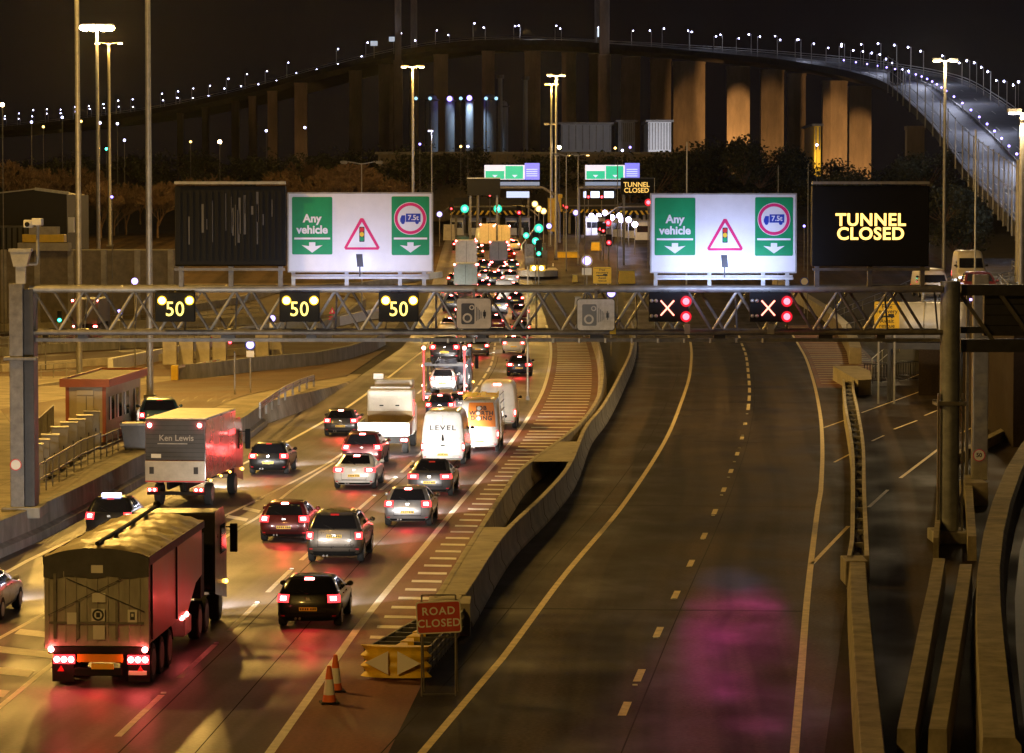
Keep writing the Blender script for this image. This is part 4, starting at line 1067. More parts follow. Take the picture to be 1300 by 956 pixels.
for y in (.5, 1.5, 2.5, 3.4):
    b.bar((-.85, y, 2.78), (.85, y, 2.78), .05, .05)
    for x in (-.8, .8): b.bar((x, y, 2.6), (x, y, 2.9), .04, .04)
for x in (-.8, 0, .8): b.bar((x, .4, 2.84), (x, 3.5, 2.84), .05, .05)
for x, y in ((-.5, .5), (-.2, .4), (.2, .6)): b.cb(x, y + .3, 2.82, .22, .6, .16)
b.build('roof_rack', M['sign_y'], rv)
b = MB()
b.bar((1.10, .2, .75), (1.00, .2, 2.95), .05, .06); b.bar((1.14, 3.6, .75), (1.02, 3.6, 2.95), .05, .06)
for k in range(6): z = .85 + k * .4; b.bar((1.10 - k * .018, .2, z), (1.14 - k * .018, 3.6, z), .04, .05)
b.build('side_frame', M['galv'], rv)
rv, S = car('van', 631, 545, C_CREAM, 'plain cream van with a brake bar lit above its doors, beside the hatched strip', 'van', sc=(1.02, 1, 1.0), brake=True)
b = MB(); S.patch(b, S.rear, -.24, .24, 2.42, 2.50, 4, 1, .02); b.build('high_brake_lamp', M['L_brake'], rv)

# ---------------------------------------------------------------- lorries
def lorry_wheels(r, ys, x, rad=.50, width=.30): wheels(r, ys, x, rad, width, rim=M['galv_d'])
def lamp_cluster(r, x0, x1, z0, z1, y, n=3, m=None):
    b = MB(); b.box(x0, x1, y - .05, y, z0, z1); c = b.build('tail_lamp', M['L_tail'], r)
    for k in range(n):
        a = lerp(x0, x1, (k + .5) / n); q = MB(); q.ball((a, y - .055, (z0 + z1) / 2), min((x1 - x0) / n, z1 - z0) * .42, 10, 6); q.build('bulb', m or M['L_brake'], c, True)
def cab(r, y0, w, colour, z0=.9, h=2.5, length=2.1, sleeper=True):
    b = MB(); b.prism([(y0, z0), (y0 + length, z0 - .35), (y0 + length + .02, z0 + 1.0), (y0 + length - .22, z0 + h - .35), (y0 + length - .7, z0 + h), (y0, z0 + h)], 'x', -w / 2, w / 2)
    c = b.build('cab', colour, r, bevel=.06)
    b = MB(); b.add([(-w / 2 + .12, y0 + length + .012, z0 + 1.05), (w / 2 - .12, y0 + length + .012, z0 + 1.05), (w / 2 - .14, y0 + length - .19, z0 + h - .42), (-w / 2 + .14, y0 + length - .19, z0 + h - .42)], [(0, 1, 2, 3)]); b.build('windscreen', M['glass'], c)
    for sg in (-1, 1):
        b = MB(); x = sg * (w / 2 + .006); b.add([(x, y0 + .9, z0 + 1.0), (x, y0 + length - .1, z0 + 1.0), (x, y0 + length - .3, z0 + 1.85), (x, y0 + .9, z0 + 1.85)], [(0, 1, 2, 3)]); b.build('side_window', M['glass'], c)
        b = MB(); b.cb(sg * (w / 2 + .24), y0 + length - .1, z0 + .95, .22, .12, .85); b.bar((sg * w / 2, y0 + length - .15, z0 + 1.7), (sg * (w / 2 + .24), y0 + length - .1, z0 + 1.7), .05, .05); b.build('mirror', M['black'], r, bevel=.03)
        b = MB(); b.ball((sg * (w / 2 + .02), y0 + length - .25, z0 + .1), .07, 8, 6); b.build('side_marker', M['L_ind'], r)
        b = MB(); b.cb(sg * (w / 2 - .35), y0 + length + .03, z0 - .1, .4, .05, .22); b.build('headlamp', M['L_head'], r)
    lamp('headlamp_beam', 'SPOT', (0, y0 + length + .2, .9), 4000, (1.0, .93, .84), r, .25, 95, .8, (0, y0 + length + 12, -.2))

# tipper with a sheeted load
p = P(124, 873); rz = road_dir(p.y, LC)
r = empty('tipper_lorry', p, rz, 'tipper lorry with a yellowish canvas sheet over its load and sides coloured brake light red', 'lorry')
TIP = mat('aluminium body in brake light red', (.30, .075, .062), .42, .25, noise=.25, scale=1.2, coat=.2); TAIL = mat('dirty grey tailgate', (.40, .38, .35), .55, .2, noise=.3, scale=1.5, stretch=(1.5, 1, .4))  # red brake light on bare aluminium is put into the body colour
CANV = mat('yellowed canvas sheet', (.46, .37, .20), .42, noise=.35, scale=1.3, bump=.45, bscale=2.2); VAL = mat('dark canvas flap', (.075, .075, .085), .6, noise=.35, scale=1.5, bump=.4, bscale=3)
BL, HW = 9.2, 1.27
b = MB(); b.prism([(.12, 1.12), (BL - 2.6, 1.12), (BL - 1.1, 1.75), (BL, 1.85), (BL, 3.30), (0.05, 3.30)], 'x', -HW, HW); b.build('body', TIP, r, bevel=.04)
b = MB(); b.box(-HW + .02, HW - .02, -.05, .06, 1.05, 3.28); b.build('tailgate', TAIL, r, bevel=.03)
b = MB()
for k in range(9): x = -1.08 + k * .27; b.box(x - .025, x + .025, -.085, -.052, 1.15, 2.95)
b.build('tailgate_rib', TAIL, r)
b = MB()
for x in (-1.05, .52, -.48): b.box(x - .04, x + .04, -.12, -.087, 1.25, 2.9 if x < -1 else 2.2)
b.box(-1.2, 1.2, -.13, -.088, 1.62, 1.68); b.build('tailgate_bar', M['galv_d'], r)
for sg in (-1, 1):
    b = MB(); b.box(sg * HW - .06 if sg > 0 else -HW - .05, sg * HW + .05 if sg > 0 else -HW + .06, -.09, .10, 1.0, 3.30); b.build('corner_post', TAIL, r)
    b = MB(); b.box(sg * (HW + .045) - .03, sg * (HW + .045) + .03, .1, BL, 3.16, 3.30); b.build('top_rail', TIP, r)
    for y in (.6, 4.6):
        b = MB(); b.box(sg * (HW + .02) - .02, sg * (HW + .02) + .02, y, y + .06, 1.15, 3.2); b.build('body_strut', M['steel_d'], r)
rows = []
for j in range(31):
    y = lerp(-.02, BL, j / 30); row = []
    for i in range(17):
        x = lerp(-1, 1, i / 16); sag = .32 * (1 - abs(x) ** 2.4) * (.62 + .38 * abs(math.sin(j * .42)) ** .7) + .025 * math.sin(i * 2.3 + j * 1.1) + .03 * math.sin(j * 2.1 - i * .7)
        row.append((x * (HW + .07), y, 3.30 + max(0.01, sag)))
    rows.append(row)
b = MB(); b.grid(rows); b.build('load_sheet', CANV, r, True, 80)
rows = [[(lerp(-1, 1, i / 16) * (HW + .07), -.10 - .02 * math.sin(i * 1.7), 3.30 + (.32 * .75 * (1 - abs(lerp(-1, 1, i / 16)) ** 2.4) if k == 0 else [-.0, -.28, -.50 - .03 * math.sin(i * 1.1)][k - 1 if k < 4 else 2])) for i in range(17)] for k in range(4)]
b = MB(); b.grid(rows); b.build('rear_flap', VAL, r, True, 80)
for sg in (-1, 1):
    b = MB(); b.add([(sg * (HW + .085), y, z) for y, z in ((-.1, 3.34), (BL, 3.34), (BL, 3.14), (-.1, 3.10))], [(0, 1, 2, 3)]); b.build('side_flap', VAL, r)
b = MB(); b.path([(-.02, .15, 3.63), (-.02, BL * .55, 3.66), (-.02, BL + .15, 3.72)], .055, 8); b.ball((-.02, BL + .2, 3.76), .11, 8, 6); b.build('sheet_roller', M['black'], r, True)
for a, c in (((-.75, -.14, 2.78), (1.22, -.14, 1.95)), ((.65, -.145, 2.78), (-1.22, -.145, 1.85))):
    b = MB(); b.bar(a, c, .014, .02); b.build('rope', M['steel_d'], r)
def sticker(x0, x1, z0, z1, m, n, y=-.14):
    b = MB(); b.box(x0, x1, y - .004, y, z0, z1); return b.build(n, m, r)
sticker(-.12, .18, 2.92, 3.12, M['reflect'], 'sticker', -.135); sticker(-.10, .24, 2.18, 2.42, M['plate_w'], 'sticker'); sticker(-.12, .22, 1.70, 2.02, M['plate_w'], 'sticker')
sticker(-.08, .22, 1.24, 1.60, M['plate_w'], 'sticker'); sticker(-.74, -.50, 1.62, 1.92, M['plate_w'], 'sticker'); sticker(.80, 1.04, 1.68, 2.0, M['plate_w'], 'sticker')
b = ringmb((.05, 1.86), .15, .10, -.147, 24); b.build('sticker_ring', M['char'], r); sticker(.0, .10, 1.80, 1.92, M['char'], 'sticker_mark', -.1465)
sticker(.86, .98, 1.74, 1.94, M['steel_d'], 'sticker_mark', -.1465); sticker(.89, .95, 1.82, 1.90, M['plate_w'], 'sticker_mark', -.1515)
b = MB(); b.box(-.45, -.37, .25, 12.0, .70, .98); b.box(.37, .45, .25, 12.0, .70, .98)
for y in (.3, 3.0, 6.0): b.box(-.45, .45, y, y + .12, .74, .94)
b.build('chassis', M['black'], r)
b = MB(); b.box(-1.24, 1.24, -.06, .10, .86, 1.06); b.box(-.60, .62, -.02, .12, .30, .5); b.build('rear_beam', M['black'], r, bevel=.02)
lamp_cluster(r, -1.10, -.56, .62, .84, -.07); lamp_cluster(r, .78, 1.32, .62, .84, -.07)
b = MB(); b.box(-.50, .66, -.09, -.03, .66, .86); b.build('marker_board', M['orange_reflect'], r)
b = MB(); b.box(-.14, .42, -.09, -.03, .48, .62); q = b.build('number_plate', M['plate'], r)
for x in (-1.16, 1.22):
    b = MB(); b.ball((x, -.09, .98), .075, 10, 6); b.build('marker_lamp', M['L_brake'], r, True)
for x in (-.92, 1.10):
    b = MB(); b.prism([(x - .09, .42), (x + .09, .42), (x, .57)], 'y', -.08, -.05); b.build('warning_triangle', M['red'], r)
for x in (-.92, 1.02):
    b = MB(); b.cb(x, .22, .12, .55, .03, .55); b.build('mudflap', M['black'], r)
b = MB(); b.box(.80, 1.26, -.09, -.05, .34, .44); b.build('flap_board', M['plate_w'], r)
lorry_wheels(r, (1.15, 2.45, 3.75), 1.22)
lorry_wheels(r, (9.2, 10.5, 13.2), 1.20)
for sg in (-1, 1):
    b = MB()
    for y in (1.15, 2.45, 3.75, 9.2, 10.5):
        n = 10; vs = []
        for i in range(n + 1):
            t = math.pi * (.08 + .84 * i / n); vs += [(sg * .9, y + .58 * math.cos(t), .5 + .58 * math.sin(t)), (sg * 1.24, y + .58 * math.cos(t), .5 + .58 * math.sin(t))]
        b.add(vs, [(2 * i, 2 * i + 1, 2 * i + 3, 2 * i + 2) for i in range(n)])
    b.build('mudguard', M['black'], r)
for y, mm in ((5.6, 'L_tailhot'), (6.4, 'L_brake')):
    b = MB(); b.ball((1.26, y, 1.05), .075, 8, 6); b.build('side_marker', M[mm], r)
b = MB(); b.box(.75, 1.25, 6.2, 7.4, .45, .95); b.build('side_tank', M['galv'], r, bevel=.04)
lamp('tail_glow', 'SPOT', (0, -.25, .7), 80, (1, .05, .04), r, .3, 140, .6, (0, -1.3, 0))
cab(r, 12.2, 2.45, C_BLACK, .95, 2.3, 2.2)
b = MB(); b.box(-1.2, 1.2, BL + .25, BL + .9, 1.1, 2.9); b.build('headboard', M['black'], r)

# box lorry in the outer lane
p = P(223, 646); rz = road_dir(p.y, LA)
r = empty('box_lorry', p, rz, 'box lorry with a dark rear shutter, pale tail lift and maroon side', 'lorry')
BOX = mat('glossy maroon box side', (.11, .03, .028), .28, .1, coat=.5, noise=.2, scale=1.0); SHUT = mat('dark grey shutter', (.055, .055, .062), .5, noise=.25, scale=1.2)
LIFT = mat('pale tail lift', (.52, .50, .47), .5, .3, noise=.2, scale=2)
b = MB(); b.box(-1.24, 1.24, .02, 6.6, 1.15, 3.62); b.build('box', BOX, r, bevel=.04)
b = MB(); b.box(-1.22, 1.22, .0, 6.6, 3.625, 3.66); b.build('roof_skin', mat('pale lorry roof', (.62, .60, .55), .5, noise=.2, scale=1), r)
b = MB(); b.box(-1.21, 1.21, -.03, .018, 1.98, 3.58); b.build('rear_shutter', SHUT, r)
b = MB()
for k in range(8): b.box(-1.2, 1.2, -.036, -.0305, 2.1 + k * .18, 2.11 + k * .18)
b.build('shutter_joint', M['black'], r)
text('Ken Lewis', .34, mat('grey shutter lettering', (.34, .33, .31), .5), (.05, -.038, 2.86), r, bold=.004, extrude=.003)
b = MB(); b.box(-.72, .50, -.042, -.0365, 2.62, 2.65); b.build('underline', M['galv'], r)
b = MB(); b.box(-.98, -.58, -.06, -.037, 2.06, 2.22); b.build('number_plate', M['plate_w'], r)
b = MB(); b.box(-1.22, 1.22, -.12, -.02, 1.08, 1.94); b.build('tail_lift', LIFT, r, bevel=.02)
for x in (-.95, .86):
    b = MB(); b.box(x - .09, x + .09, -.135, -.121, 1.42, 1.70); b.build('lift_flag', M['steel_d'], r)
b = MB(); b.box(-1.22, 1.22, -.14, -.12, 1.10, 1.14); b.build('lift_edge', M['red'], r)
for x in (-1.04, 1.0):
    b = MB(); b.ball((x, -.04, 3.38), .085, 10, 6); b.build('marker_lamp', M['L_brake'], r, True)
b = MB(); b.box(-.4, -.3, .2, 8, .75, 1.1); b.box(.3, .4, .2, 8, .75, 1.1); b.box(-1.2, 1.2, .15, .3, .55, .68); b.build('chassis', M['black'], r)
lorry_wheels(r, (1.8, 6.9), 1.16, .46)
for y in (1.0, 3.2, 5.2):
    b = MB(); b.ball((1.25, y, 1.08), .05, 8, 6); b.build('side_marker', M['L_ind'], r)
b = MB(); b.box(1.25, 1.262, 5.0, 6.3, 2.62, 2.82); b.build('side_lamp_bar', M['L_tail'], r)
for sg in (-1, 1): lamp_cluster(r, sg * .95 - .2, sg * .95 + .2, .70, .84, -.0, 2, M['L_tailhot'])
cab(r, 6.8, 2.3, C_MAROON, .85, 2.3, 1.9)

# dropside lorry with a white cab
p = P(487, 578); rz = road_dir(p.y)
r = empty('dropside_lorry', p, rz, 'white dropside lorry with a tall tool box body behind its cab', 'lorry')
WH = M['white']
b = MB(); b.box(-1.28, 1.28, 0, .06, .95, 1.62); b.build('tailboard', WH, r, bevel=.02)
for sg in (-1, 1):
    b = MB(); b.box(sg * 1.25 - .03, sg * 1.25 + .03, .065, 3.6, .95, 1.62); b.build('dropside', WH, r)
b = MB(); b.box(-1.22, 1.22, .065, 3.6, .92, 1.0); b.build('load_bed', M['galv_d'], r)
b = MB(); b.box(-1.15, 1.15, 3.7, 5.6, 1.3, 3.02); b.build('box_body', C_CREAM, r, bevel=.12)
b = MB(); b.box(-1.12, 1.12, 3.64, 3.69, 1.35, 1.95); b.build('lower_panel', mat('tan panel', (.36, .26, .13), .6, noise=.2), r)
for x in (-.42, .38):
    b = MB(); b.box(x - .1, x + .1, 3.67, 3.695, 2.2, 2.26); b.build('door_handle', M['black'], r)
b = MB(); b.box(-.95, 1.0, 5.6, 7.0, 2.9, 3.45); b.build('roof_pod', C_CREAM, r, bevel=.15)
b = MB(); b.cb(-.75, 5.8, 3.45, .5, .3, .28); b.bar((-1, 4.2, 3.1), (1, 4.2, 3.1), .08, .08); b.build('roof_beacon', M['galv'], r)
b = MB(); b.box(-1.1, 1.1, 5.7, 7.4, .6, 2.2); b.build('cab', WH, r, bevel=.15)
b = MB(); b.box(-.4, .4, .1, 6, .6, .9); b.box(-1.2, 1.2, -.04, 0.1, .58, .92); b.build('chassis', M['black'], r)
for sg in (-1, 1): lamp_cluster(r, sg * 1.02 - .18, sg * 1.02 + .18, .68, .84, -.045, 2, M['L_brake'])
b = MB(); b.box(1.15, 1.19, 3.9, 4.1, 1.7, 2.5); b.build('side_lamp', M['L_tail'], r)
b = MB(); b.box(-.26, .26, -.06, -.041, .68, .80); b.build('number_plate', M['plate'], r)
lorry_wheels(r, (1.5, 6.4), 1.1, .42)
lamp('headlamp_beam', 'SPOT', (0, 7.6, .7), 700, (1, .93, .84), r, .25, 95, .8, (0, 18, -.2))

# car transporter and its load
p = P(560, 521); p.x += 0.15; p.y += 1.5; rz = road_dir(p.y)
r = empty('car_transporter', p, rz, 'two deck car transporter with red marker lamps on its tall rear posts', 'lorry')
for sg in (-1, 1):
    b = MB(); b.box(sg * 1.24 - .06, sg * 1.24 + .06, 0, .14, .5, 3.75); b.build('rear_post', M['red'], r)
    for y in (4.0, 8.0):
        b = MB(); b.box(sg * 1.22 - .06, sg * 1.22 + .06, y, y + .16, .6, 2.9); b.build('side_post', M['steel_d'], r)
    b = MB(); b.ball((sg * 1.24, -.04, 3.70), .11, 10, 6); b.build('marker_lamp', M['L_brake'], r, True)
    for y, z in ((.3, 1.4), (.3, 2.6), (2, .9)):
        b = MB(); b.ball((sg * 1.32, y, z), .07, 8, 6); b.build('side_marker', M['L_tailhot'], r)
    lamp_cluster(r, sg * .95 - .22, sg * .95 + .22, .62, .78, -.02, 2, M['L_brake'])
    b = MB(); b.box(sg * 1.0 - .22, sg * 1.0 + .22, .0, 9, 2.72, 2.82); b.build('upper_track', M['steel_d'], r)
    b = MB(); b.box(sg * 1.0 - .22, sg * 1.0 + .22, .0, 9, .88, .98); b.build('lower_track', M['steel_d'], r)
b = MB(); b.box(-1.2, 1.2, -.02, .1, 2.6, 2.74); b.box(-1.2, 1.2, .0, .1, .5, .86); b.build('cross_beam', M['steel_d'], r)
lorry_wheels(r, (2.0, 3.1, 8.9), 1.1, .42)
cab(r, 10.2, 2.4, C_NAVY, .9, 2.4, 2.0)
up = Matrix.Rotation(rz, 4, 'Z')
car('estate', 0, 0, C_BLACK, 'black estate car carried on the upper deck of the transporter', loc=p + (up @ Vector((0, .35, 2.83))), rz=rz, head=0, sc=(.98, 1, 1), hot=False, hi=False)
car('hatch', 0, 0, C_WHITE, 'white car carried on the lower deck of the transporter', loc=p + (up @ Vector((-.1, .25, .99))), rz=rz, head=0, sc=(.9, 1, .98), hi=False)
car('hatch', 558, 533, C_NAVY, 'dark blue hatchback squeezed between dropside lorry and transporter', sc=(.92, .9, 1.0), brake=True)
car('hatch', 584, 530, C_SILVER, 'silver hatchback passing alongside the car transporter', sc=(.95, .95, 1.0), brake=True)
car('saloon', 659, 478, C_NAVY, 'dark saloon car ahead of the cream van, near the lamp post', sc=(1.0, .95, 1.02), brake=True)
car('hatch', 661, 427, C_BLACK, 'dark hatchback with a bluish lit number plate under the gantry', sc=(1.0, .95, 1.02), brake=True, near=False)
car('suv', 661, 406, C_MAROON, 'maroon off-road car glimpsed through the gantry lattice', sc=(.95, .95, .95), brake=True, near=False)
car('van', 567, 440, C_GOLD, 'yellowish van under the gantry at the queue edge', 'van', sc=(.9, .8, .8), brake=True, near=False)
car('hatch', 607, 452, C_GREY2, 'mid grey hatchback in the middle lane just under the gantry', sc=(1, .95, 1), brake=True, near=False)

# the queue beyond the gantry, up to the booths: each vehicle its own
def box_truck(px, py, colour, label, h=3.9, w=2.5, group=None, marks=True, name='box_lorry'):
    p = P(px, py); r = empty(name, p, road_dir(p.y), label, 'lorry', group)
    b = MB(); b.box(-w / 2, w / 2, 0, 8, 1.0, h); b.build('box', colour, r, bevel=.06)
    b = MB(); b.box(-w / 2 + .1, w / 2 - .1, -.02, -.003, 1.15, h - .15)
    b.build('rear_door', colour, r)
    b = MB(); b.box(-.02, .02, -.03, -.021, 1.15, h - .15); b.build('door_seam', M['black'], r)
    b = MB(); b.box(-w / 2 + .05, w / 2 - .05, .0, .3, .55, .95); b.build('bumper', M['black'], r)
    for sg in (-1, 1):
        lamp_cluster(r, sg * (w / 2 - .3) - .2, sg * (w / 2 - .3) + .2, .66, .86, -.02, 2, M['L_brake'])
        if marks:
            q = MB(); q.ball((sg * (w / 2 - .1), -.04, h - .12), .10, 8, 6); q.build('marker_lamp', M['L_brake'], r)
    b = MB(); b.box(-1.2, 1.2, 8.3, 10, .7, 3.0); b.build('cab', colour, r, bevel=.1)
    lorry_wheels(r, (1.6, 2.9, 9.2), 1.12, .48); return r
GREYBOX = mat('grey lorry box', (.42, .40, .36), .5, noise=.2); CREAMBOX = mat('cream lorry box', (.62, .55, .42), .5, noise=.15); DARKBOX = mat('dark lorry box', (.12, .11, .11), .5, noise=.2); GREENBOX = mat('grey green lorry box', (.22, .28, .26), .5, noise=.2)
box_truck(591, 372, GREENBOX, 'grey green box lorry, lower of two stacked up just above the gantry', 3.6, 2.9)
box_truck(592, 346, GREYBOX, 'pale grey box lorry in front of the grey green one, near the booths', 4.3, 2.9)
box_truck(620, 318, CREAMBOX, 'cream box lorry entering the booth lane between green signals', 3.9)
box_truck(637, 318, CREAMBOX, 'cream lorry with a red and white striped tail at the booths', 3.7)
box_truck(633, 340, DARKBOX, 'dark box lorry next to the central island', 3.6)
cols = [C_BLACK, C_WHITE, C_SILVER, C_GREY, C_MAROON, C_NAVY, C_RED, C_GREY2, C_GOLD, C_TEAL]
cname = ['black', 'white', 'silver', 'dark grey', 'maroon', 'navy', 'red', 'mid grey', 'champagne', 'dark teal']
far = [(609, 419, 'hatch', 1), (612, 393, 'estate', 3), (640, 385, 'van', 1), (652, 374, 'hatch', 8), (648, 362, 'suv', 1), (640, 352, 'hatch', 2), (613, 371, 'hatch', 5), (616, 358, 'hatch', 1),
       (614, 345, 'estate', 0), (655, 388, 'hatch', 0), (573, 395, 'suv', 3), (577, 362, 'hatch', 7), (646, 330, 'hatch', 6), (650, 344, 'hatch', 9), (606, 327, 'hatch', 3), (628, 363, 'suv', 0),
       (652, 318, 'hatch', 1), (612, 312, 'van', 1), (583, 318, 'estate', 0), (643, 312, 'hatch', 2), (606, 438, 'suv', 0), (586, 420, 'hatch', 2), (571, 424, 'estate', 7), (652, 449, 'hatch', 1), (588, 404, 'estate', 3), (633, 399, 'suv', 7), (630, 418, 'hatch', 4), (570, 380, 'hatch', 1)]
where = ['right under the gantry', 'behind the camera sign', 'next to the hatched strip', 'close to the central island', 'climbing towards the booths', 'half way to the green signals', 'in the middle lane beyond the gantry', 'ahead of the estate cars',
         'between the box lorries', 'just past the gantry lattice', 'at the yard side of the queue', 'under the lit message boards', 'at the booth entrance', 'beside the signal island', 'behind the cream box lorry', 'near the lorry pair',
         'at the end of the queue', 'in the booth lane', 'at the outer booth', 'under the striped canopy', 'right behind the car transporter', 'beside the tan camera sign post', 'at the yard side under the gantry', 'level with the lamp column', 'hidden by the camera sign', 'close to the hatched strip beyond the gantry', 'in the inner lane under the camera sign', 'passing the yard far out']
for (x, y, kd, c), w in zip(far, where):
    car(kd, x, y, cols[c], f'{cname[c]} {dict(hatch="hatchback", estate="estate car", suv="off-road car", van="van")[kd]} {w}, tail lamps lit', 'van' if kd == 'van' else 'car',
        sc=(1.05, 1, 1.05), brake=True, near=False, group='vehicles queueing beyond the gantry', head=0 if y < 350 else 900, mirrors=False)
# ---------------------------------------------------------------- lighting masts and lamp posts
def mast(px, Y, py_head, label, width=.42, heads=4, power=0, span=1.6, base=None, hz=None, color=SODIUM, group=None, arms=True, lampm='L_sodium', hs=.34, mat_='galv', name='lamp_mast', cat='lamp post'):
    z0 = base if base is not None else gz(Y)
    top = D(px, py_head, Y); zt_ = hz if hz is not None else top.z
    r = empty(name, (top.x, Y, z0), 0, label, cat, group); h = zt_ - z0
    b = MB(); b.tube((0, 0, 0), (0, 0, h), width / 2, width * .32, 12); b.build('pole', M[mat_], r, True)
    b = MB(); b.cb(0, 0, 0, width * 1.6, width * 1.6, .25); b.build('base_plate', M['galv_d'], r)
    if heads:
        for k in range(heads):
            if heads == 1: dx, dy = -span, 0
            elif heads == 2: dx, dy = (-span, 0) if k == 0 else (span, 0)
            else: t = 2 * math.pi * (k + .5) / heads; dx, dy = span * math.cos(t), span * math.sin(t)
            b = MB(); b.tube((0, 0, h - .1), (dx * .75, dy * .75, h + .15), .06, n=6); b.build('arm', M[mat_], r)
            a = math.atan2(dy, dx)
            b = MB(); b.cb(dx, dy, h + .02, .78 if hs > .3 else hs * 2.4, hs * 1.2, .20, a); hd = b.build('lamp_head', M['galv_d'], r)
            b = MB(); b.cb(dx, dy, h - .10, .62 if hs > .3 else hs * 2, hs, .11, a) if hs < .8 else b.ball((dx, dy, h - .25), .62, 12, 8, .6); b.build('lamp_lens', M[lampm], hd)
    if power:
        lamp('sodium_light', 'POINT', (0, 0, h - .5), power, color, r, .5)
    return r
mast(97, 226, -70, 'tall lighting mast in the yard behind the red roofed cabin', .46, 4, 75000, 1.8, hz=32)
mast(187, 183, -60, 'tall lighting mast beside the parked car in the yard', .42, 4, 65000, 1.8, hz=31, base=1.1)
mast(-620, 105, 0, 'tall lighting mast at the near end of the yard', .42, 4, 52000, 1.8, hz=30, base=1.15)
mast(-4200, 20, 0, 'tall lighting mast beside the road before the first lorry', .42, 4, 50000, 1.8, hz=30, base=0)
mast(123, 400, 33, 'tall mast with a blazing ring of sodium lamps', .55, 8, 70000, 1.7, hs=.9)
mast(138, 470, 55, 'tall mast with a pair of small sodium lamps behind the blazing mast', .6, 2, 30000, 1.7)
mast(524, 430, 85, 'tall twin headed lamp post standing above the queue sign', .45, 2, 50000, 1.2)
mast(706, 440, 96, 'tall twin headed lamp post at the central island, the taller of a pair', .42, 2, 40000, .9)
mast(700, 520, 107, 'tall twin headed lamp post just behind the taller one at the island', .45, 4, 30000, 1.1, lampm='L_sodium2')
mast(1200, 300, 77, 'lamp post with a bright single head beside the bridge approach', .40, 2, 20000, .8, color=WARM)
mast(1298, 180, 143, 'thick lamp post with one lamp at the outer road', .42, 1, 11000, .45, hz=None, color=WARM, lampm='L_white')
mast(459, 340, 207, 'slim lamp post with an unlit crossbar behind the queue sign', .16, 2, 0, 1.9, lampm='galv_d')
mast(548, 420, 166, 'slim post with one cold blue lamp', .22, 1, 900, .15, color=BLUEWHITE, lampm='L_white')
mast(719, 420, 197, 'slim twin armed yellow lit post at the central island', .18, 2, 0, 1.3, lampm='galv')
mast(734, 430, 197, 'slim twin armed post next to the yellow lit one', .16, 2, 0, 1.3, lampm='L_sodium2', hs=.2)
mast(699, 470, 158, 'grey post with a pale flat head beside the tall pair', .2, 2, 0, .6, lampm='galv')
mast(872, 330, 180, 'bare grey post before the dark hillside', .22, 0, 0)
mast(1239, 210, 165, 'short yellow lit post beside the bridge railing', .16, 0, 0, mat_='galv')
mast(1293, 240, 203, 'pale yellow lit post at the outer road, behind the thick lamp post', .5, 0, 0, mat_='galv')
mast(742, 300, 210, 'thin grey post in front of the far tunnel closed sign, taller of two', .10, 0, 0, mat_='galv_d')
mast(784, 290, 205, 'thin grey post touching the far tunnel closed sign', .12, 0, 0, mat_='galv_d')
mast(831, 300, 226, 'thin grey post by the corner of the bright board', .08, 0, 0, mat_='galv')
mast(1088 - 100, 330, 210, 'thin dark post above the bright board', .12, 0, 0, mat_='galv_d')
mast(1026, 330, 208, 'thin dark post beside the amber message sign', .12, 0, 0, mat_='galv_d')
mast(670, 200, 338, 'slim lamp column standing in the queue island behind the gantry', .14, 0, 0, mat_='galv')
for i, (px, py, lp, Y, lab) in enumerate([(3, 133, 'L_sodium', 300, 'sodium lamp at the edge of the yard'), (40, 155, 'L_white', 520, 'cool lamp far beyond the dark shed'), (55, 161, 'L_sodium2', 540, 'warm lamp beside the far cool one'),
        (79, 149, 'L_white', 560, 'small cold lamp on a far slim pole'), (103, 154, 'L_sodium2', 560, 'small orange lamp on a far slim pole'), (127, 156, 'L_white', 570, 'white lamp on the far hillside, upper one'), (149, 157, 'L_white', 570, 'white lamp on the far hillside next to the upper one'),
        (124, 177, 'L_white', 575, 'white lamp low on the far hillside'), (158, 178, 'L_white', 575, 'white lamp low on the far hillside next to the dark mast'), (125, 188, 'L_sodium2', 570, 'orange lamp at the hill foot'), (135, 189, 'L_green', 570, 'green lamp at the hill foot'),
        (242, 180, 'L_sodium2', 560, 'orange lamp below the bridge, dimmer one'), (279, 180, 'L_sodium', 560, 'orange lamp below the bridge, brighter one'), (338, 166, 'L_white', 600, 'bluish lamp below the bridge arc'), (387, 162, 'L_white', 600, 'pale lamp by the lit bridge pier'),
        (533, 183, 'L_blue', 560, 'deep blue lamp below the silos'), (585, 186, 'L_sodium2', 560, 'small orange lamp at the silo foot'), (594, 186, 'L_white', 560, 'small white lamp at the silo foot'),
        (710, 187, 'L_sodium', 520, 'orange lamp beside the tall twin posts'), (781, 188, 'L_sodium2', 560, 'orange lamp above the far message boards'), (790, 191, 'L_white', 560, 'white lamp above the far message boards'), (800, 187, 'L_blue', 560, 'deep blue lamp above the far message boards'),
        (1037, 184, 'L_white', 590, 'bright warm window lamp between the bridge piers'), (1021, 287, 'L_blue', 420, 'tiny blue lamp beside the amber message sign'), (142, 250, 'L_blue', 300, 'violet lamp on a post among the bare trees'),
        (1293, 104, 'L_white', 640, 'faint lamp at the outer edge of the bridge')]):
    p = D(px, py, Y); rr = (.19 if lp != 'L_sodium' else .30) * Y / 560 + .03
    b = MB(); b.ball((0, 0, 0), rr, 10, 6); r = empty('distant_lamp', (p.x, Y, 0), 0, lab + ' on a slim pole' if 'pole' not in lab else lab, 'lamp')
    b.build('lamp_globe', M[lp], r, True, loc=(0, 0, p.z))
    b = MB(); b.tube((0, 0, min(gz(Y), p.z - 3)), (0, 0, p.z), .05, n=5); b.build('pole', M['galv_d'], r)

# ---------------------------------------------------------------- yard beside the queue
YL = lambda px, py: PP(px, py)
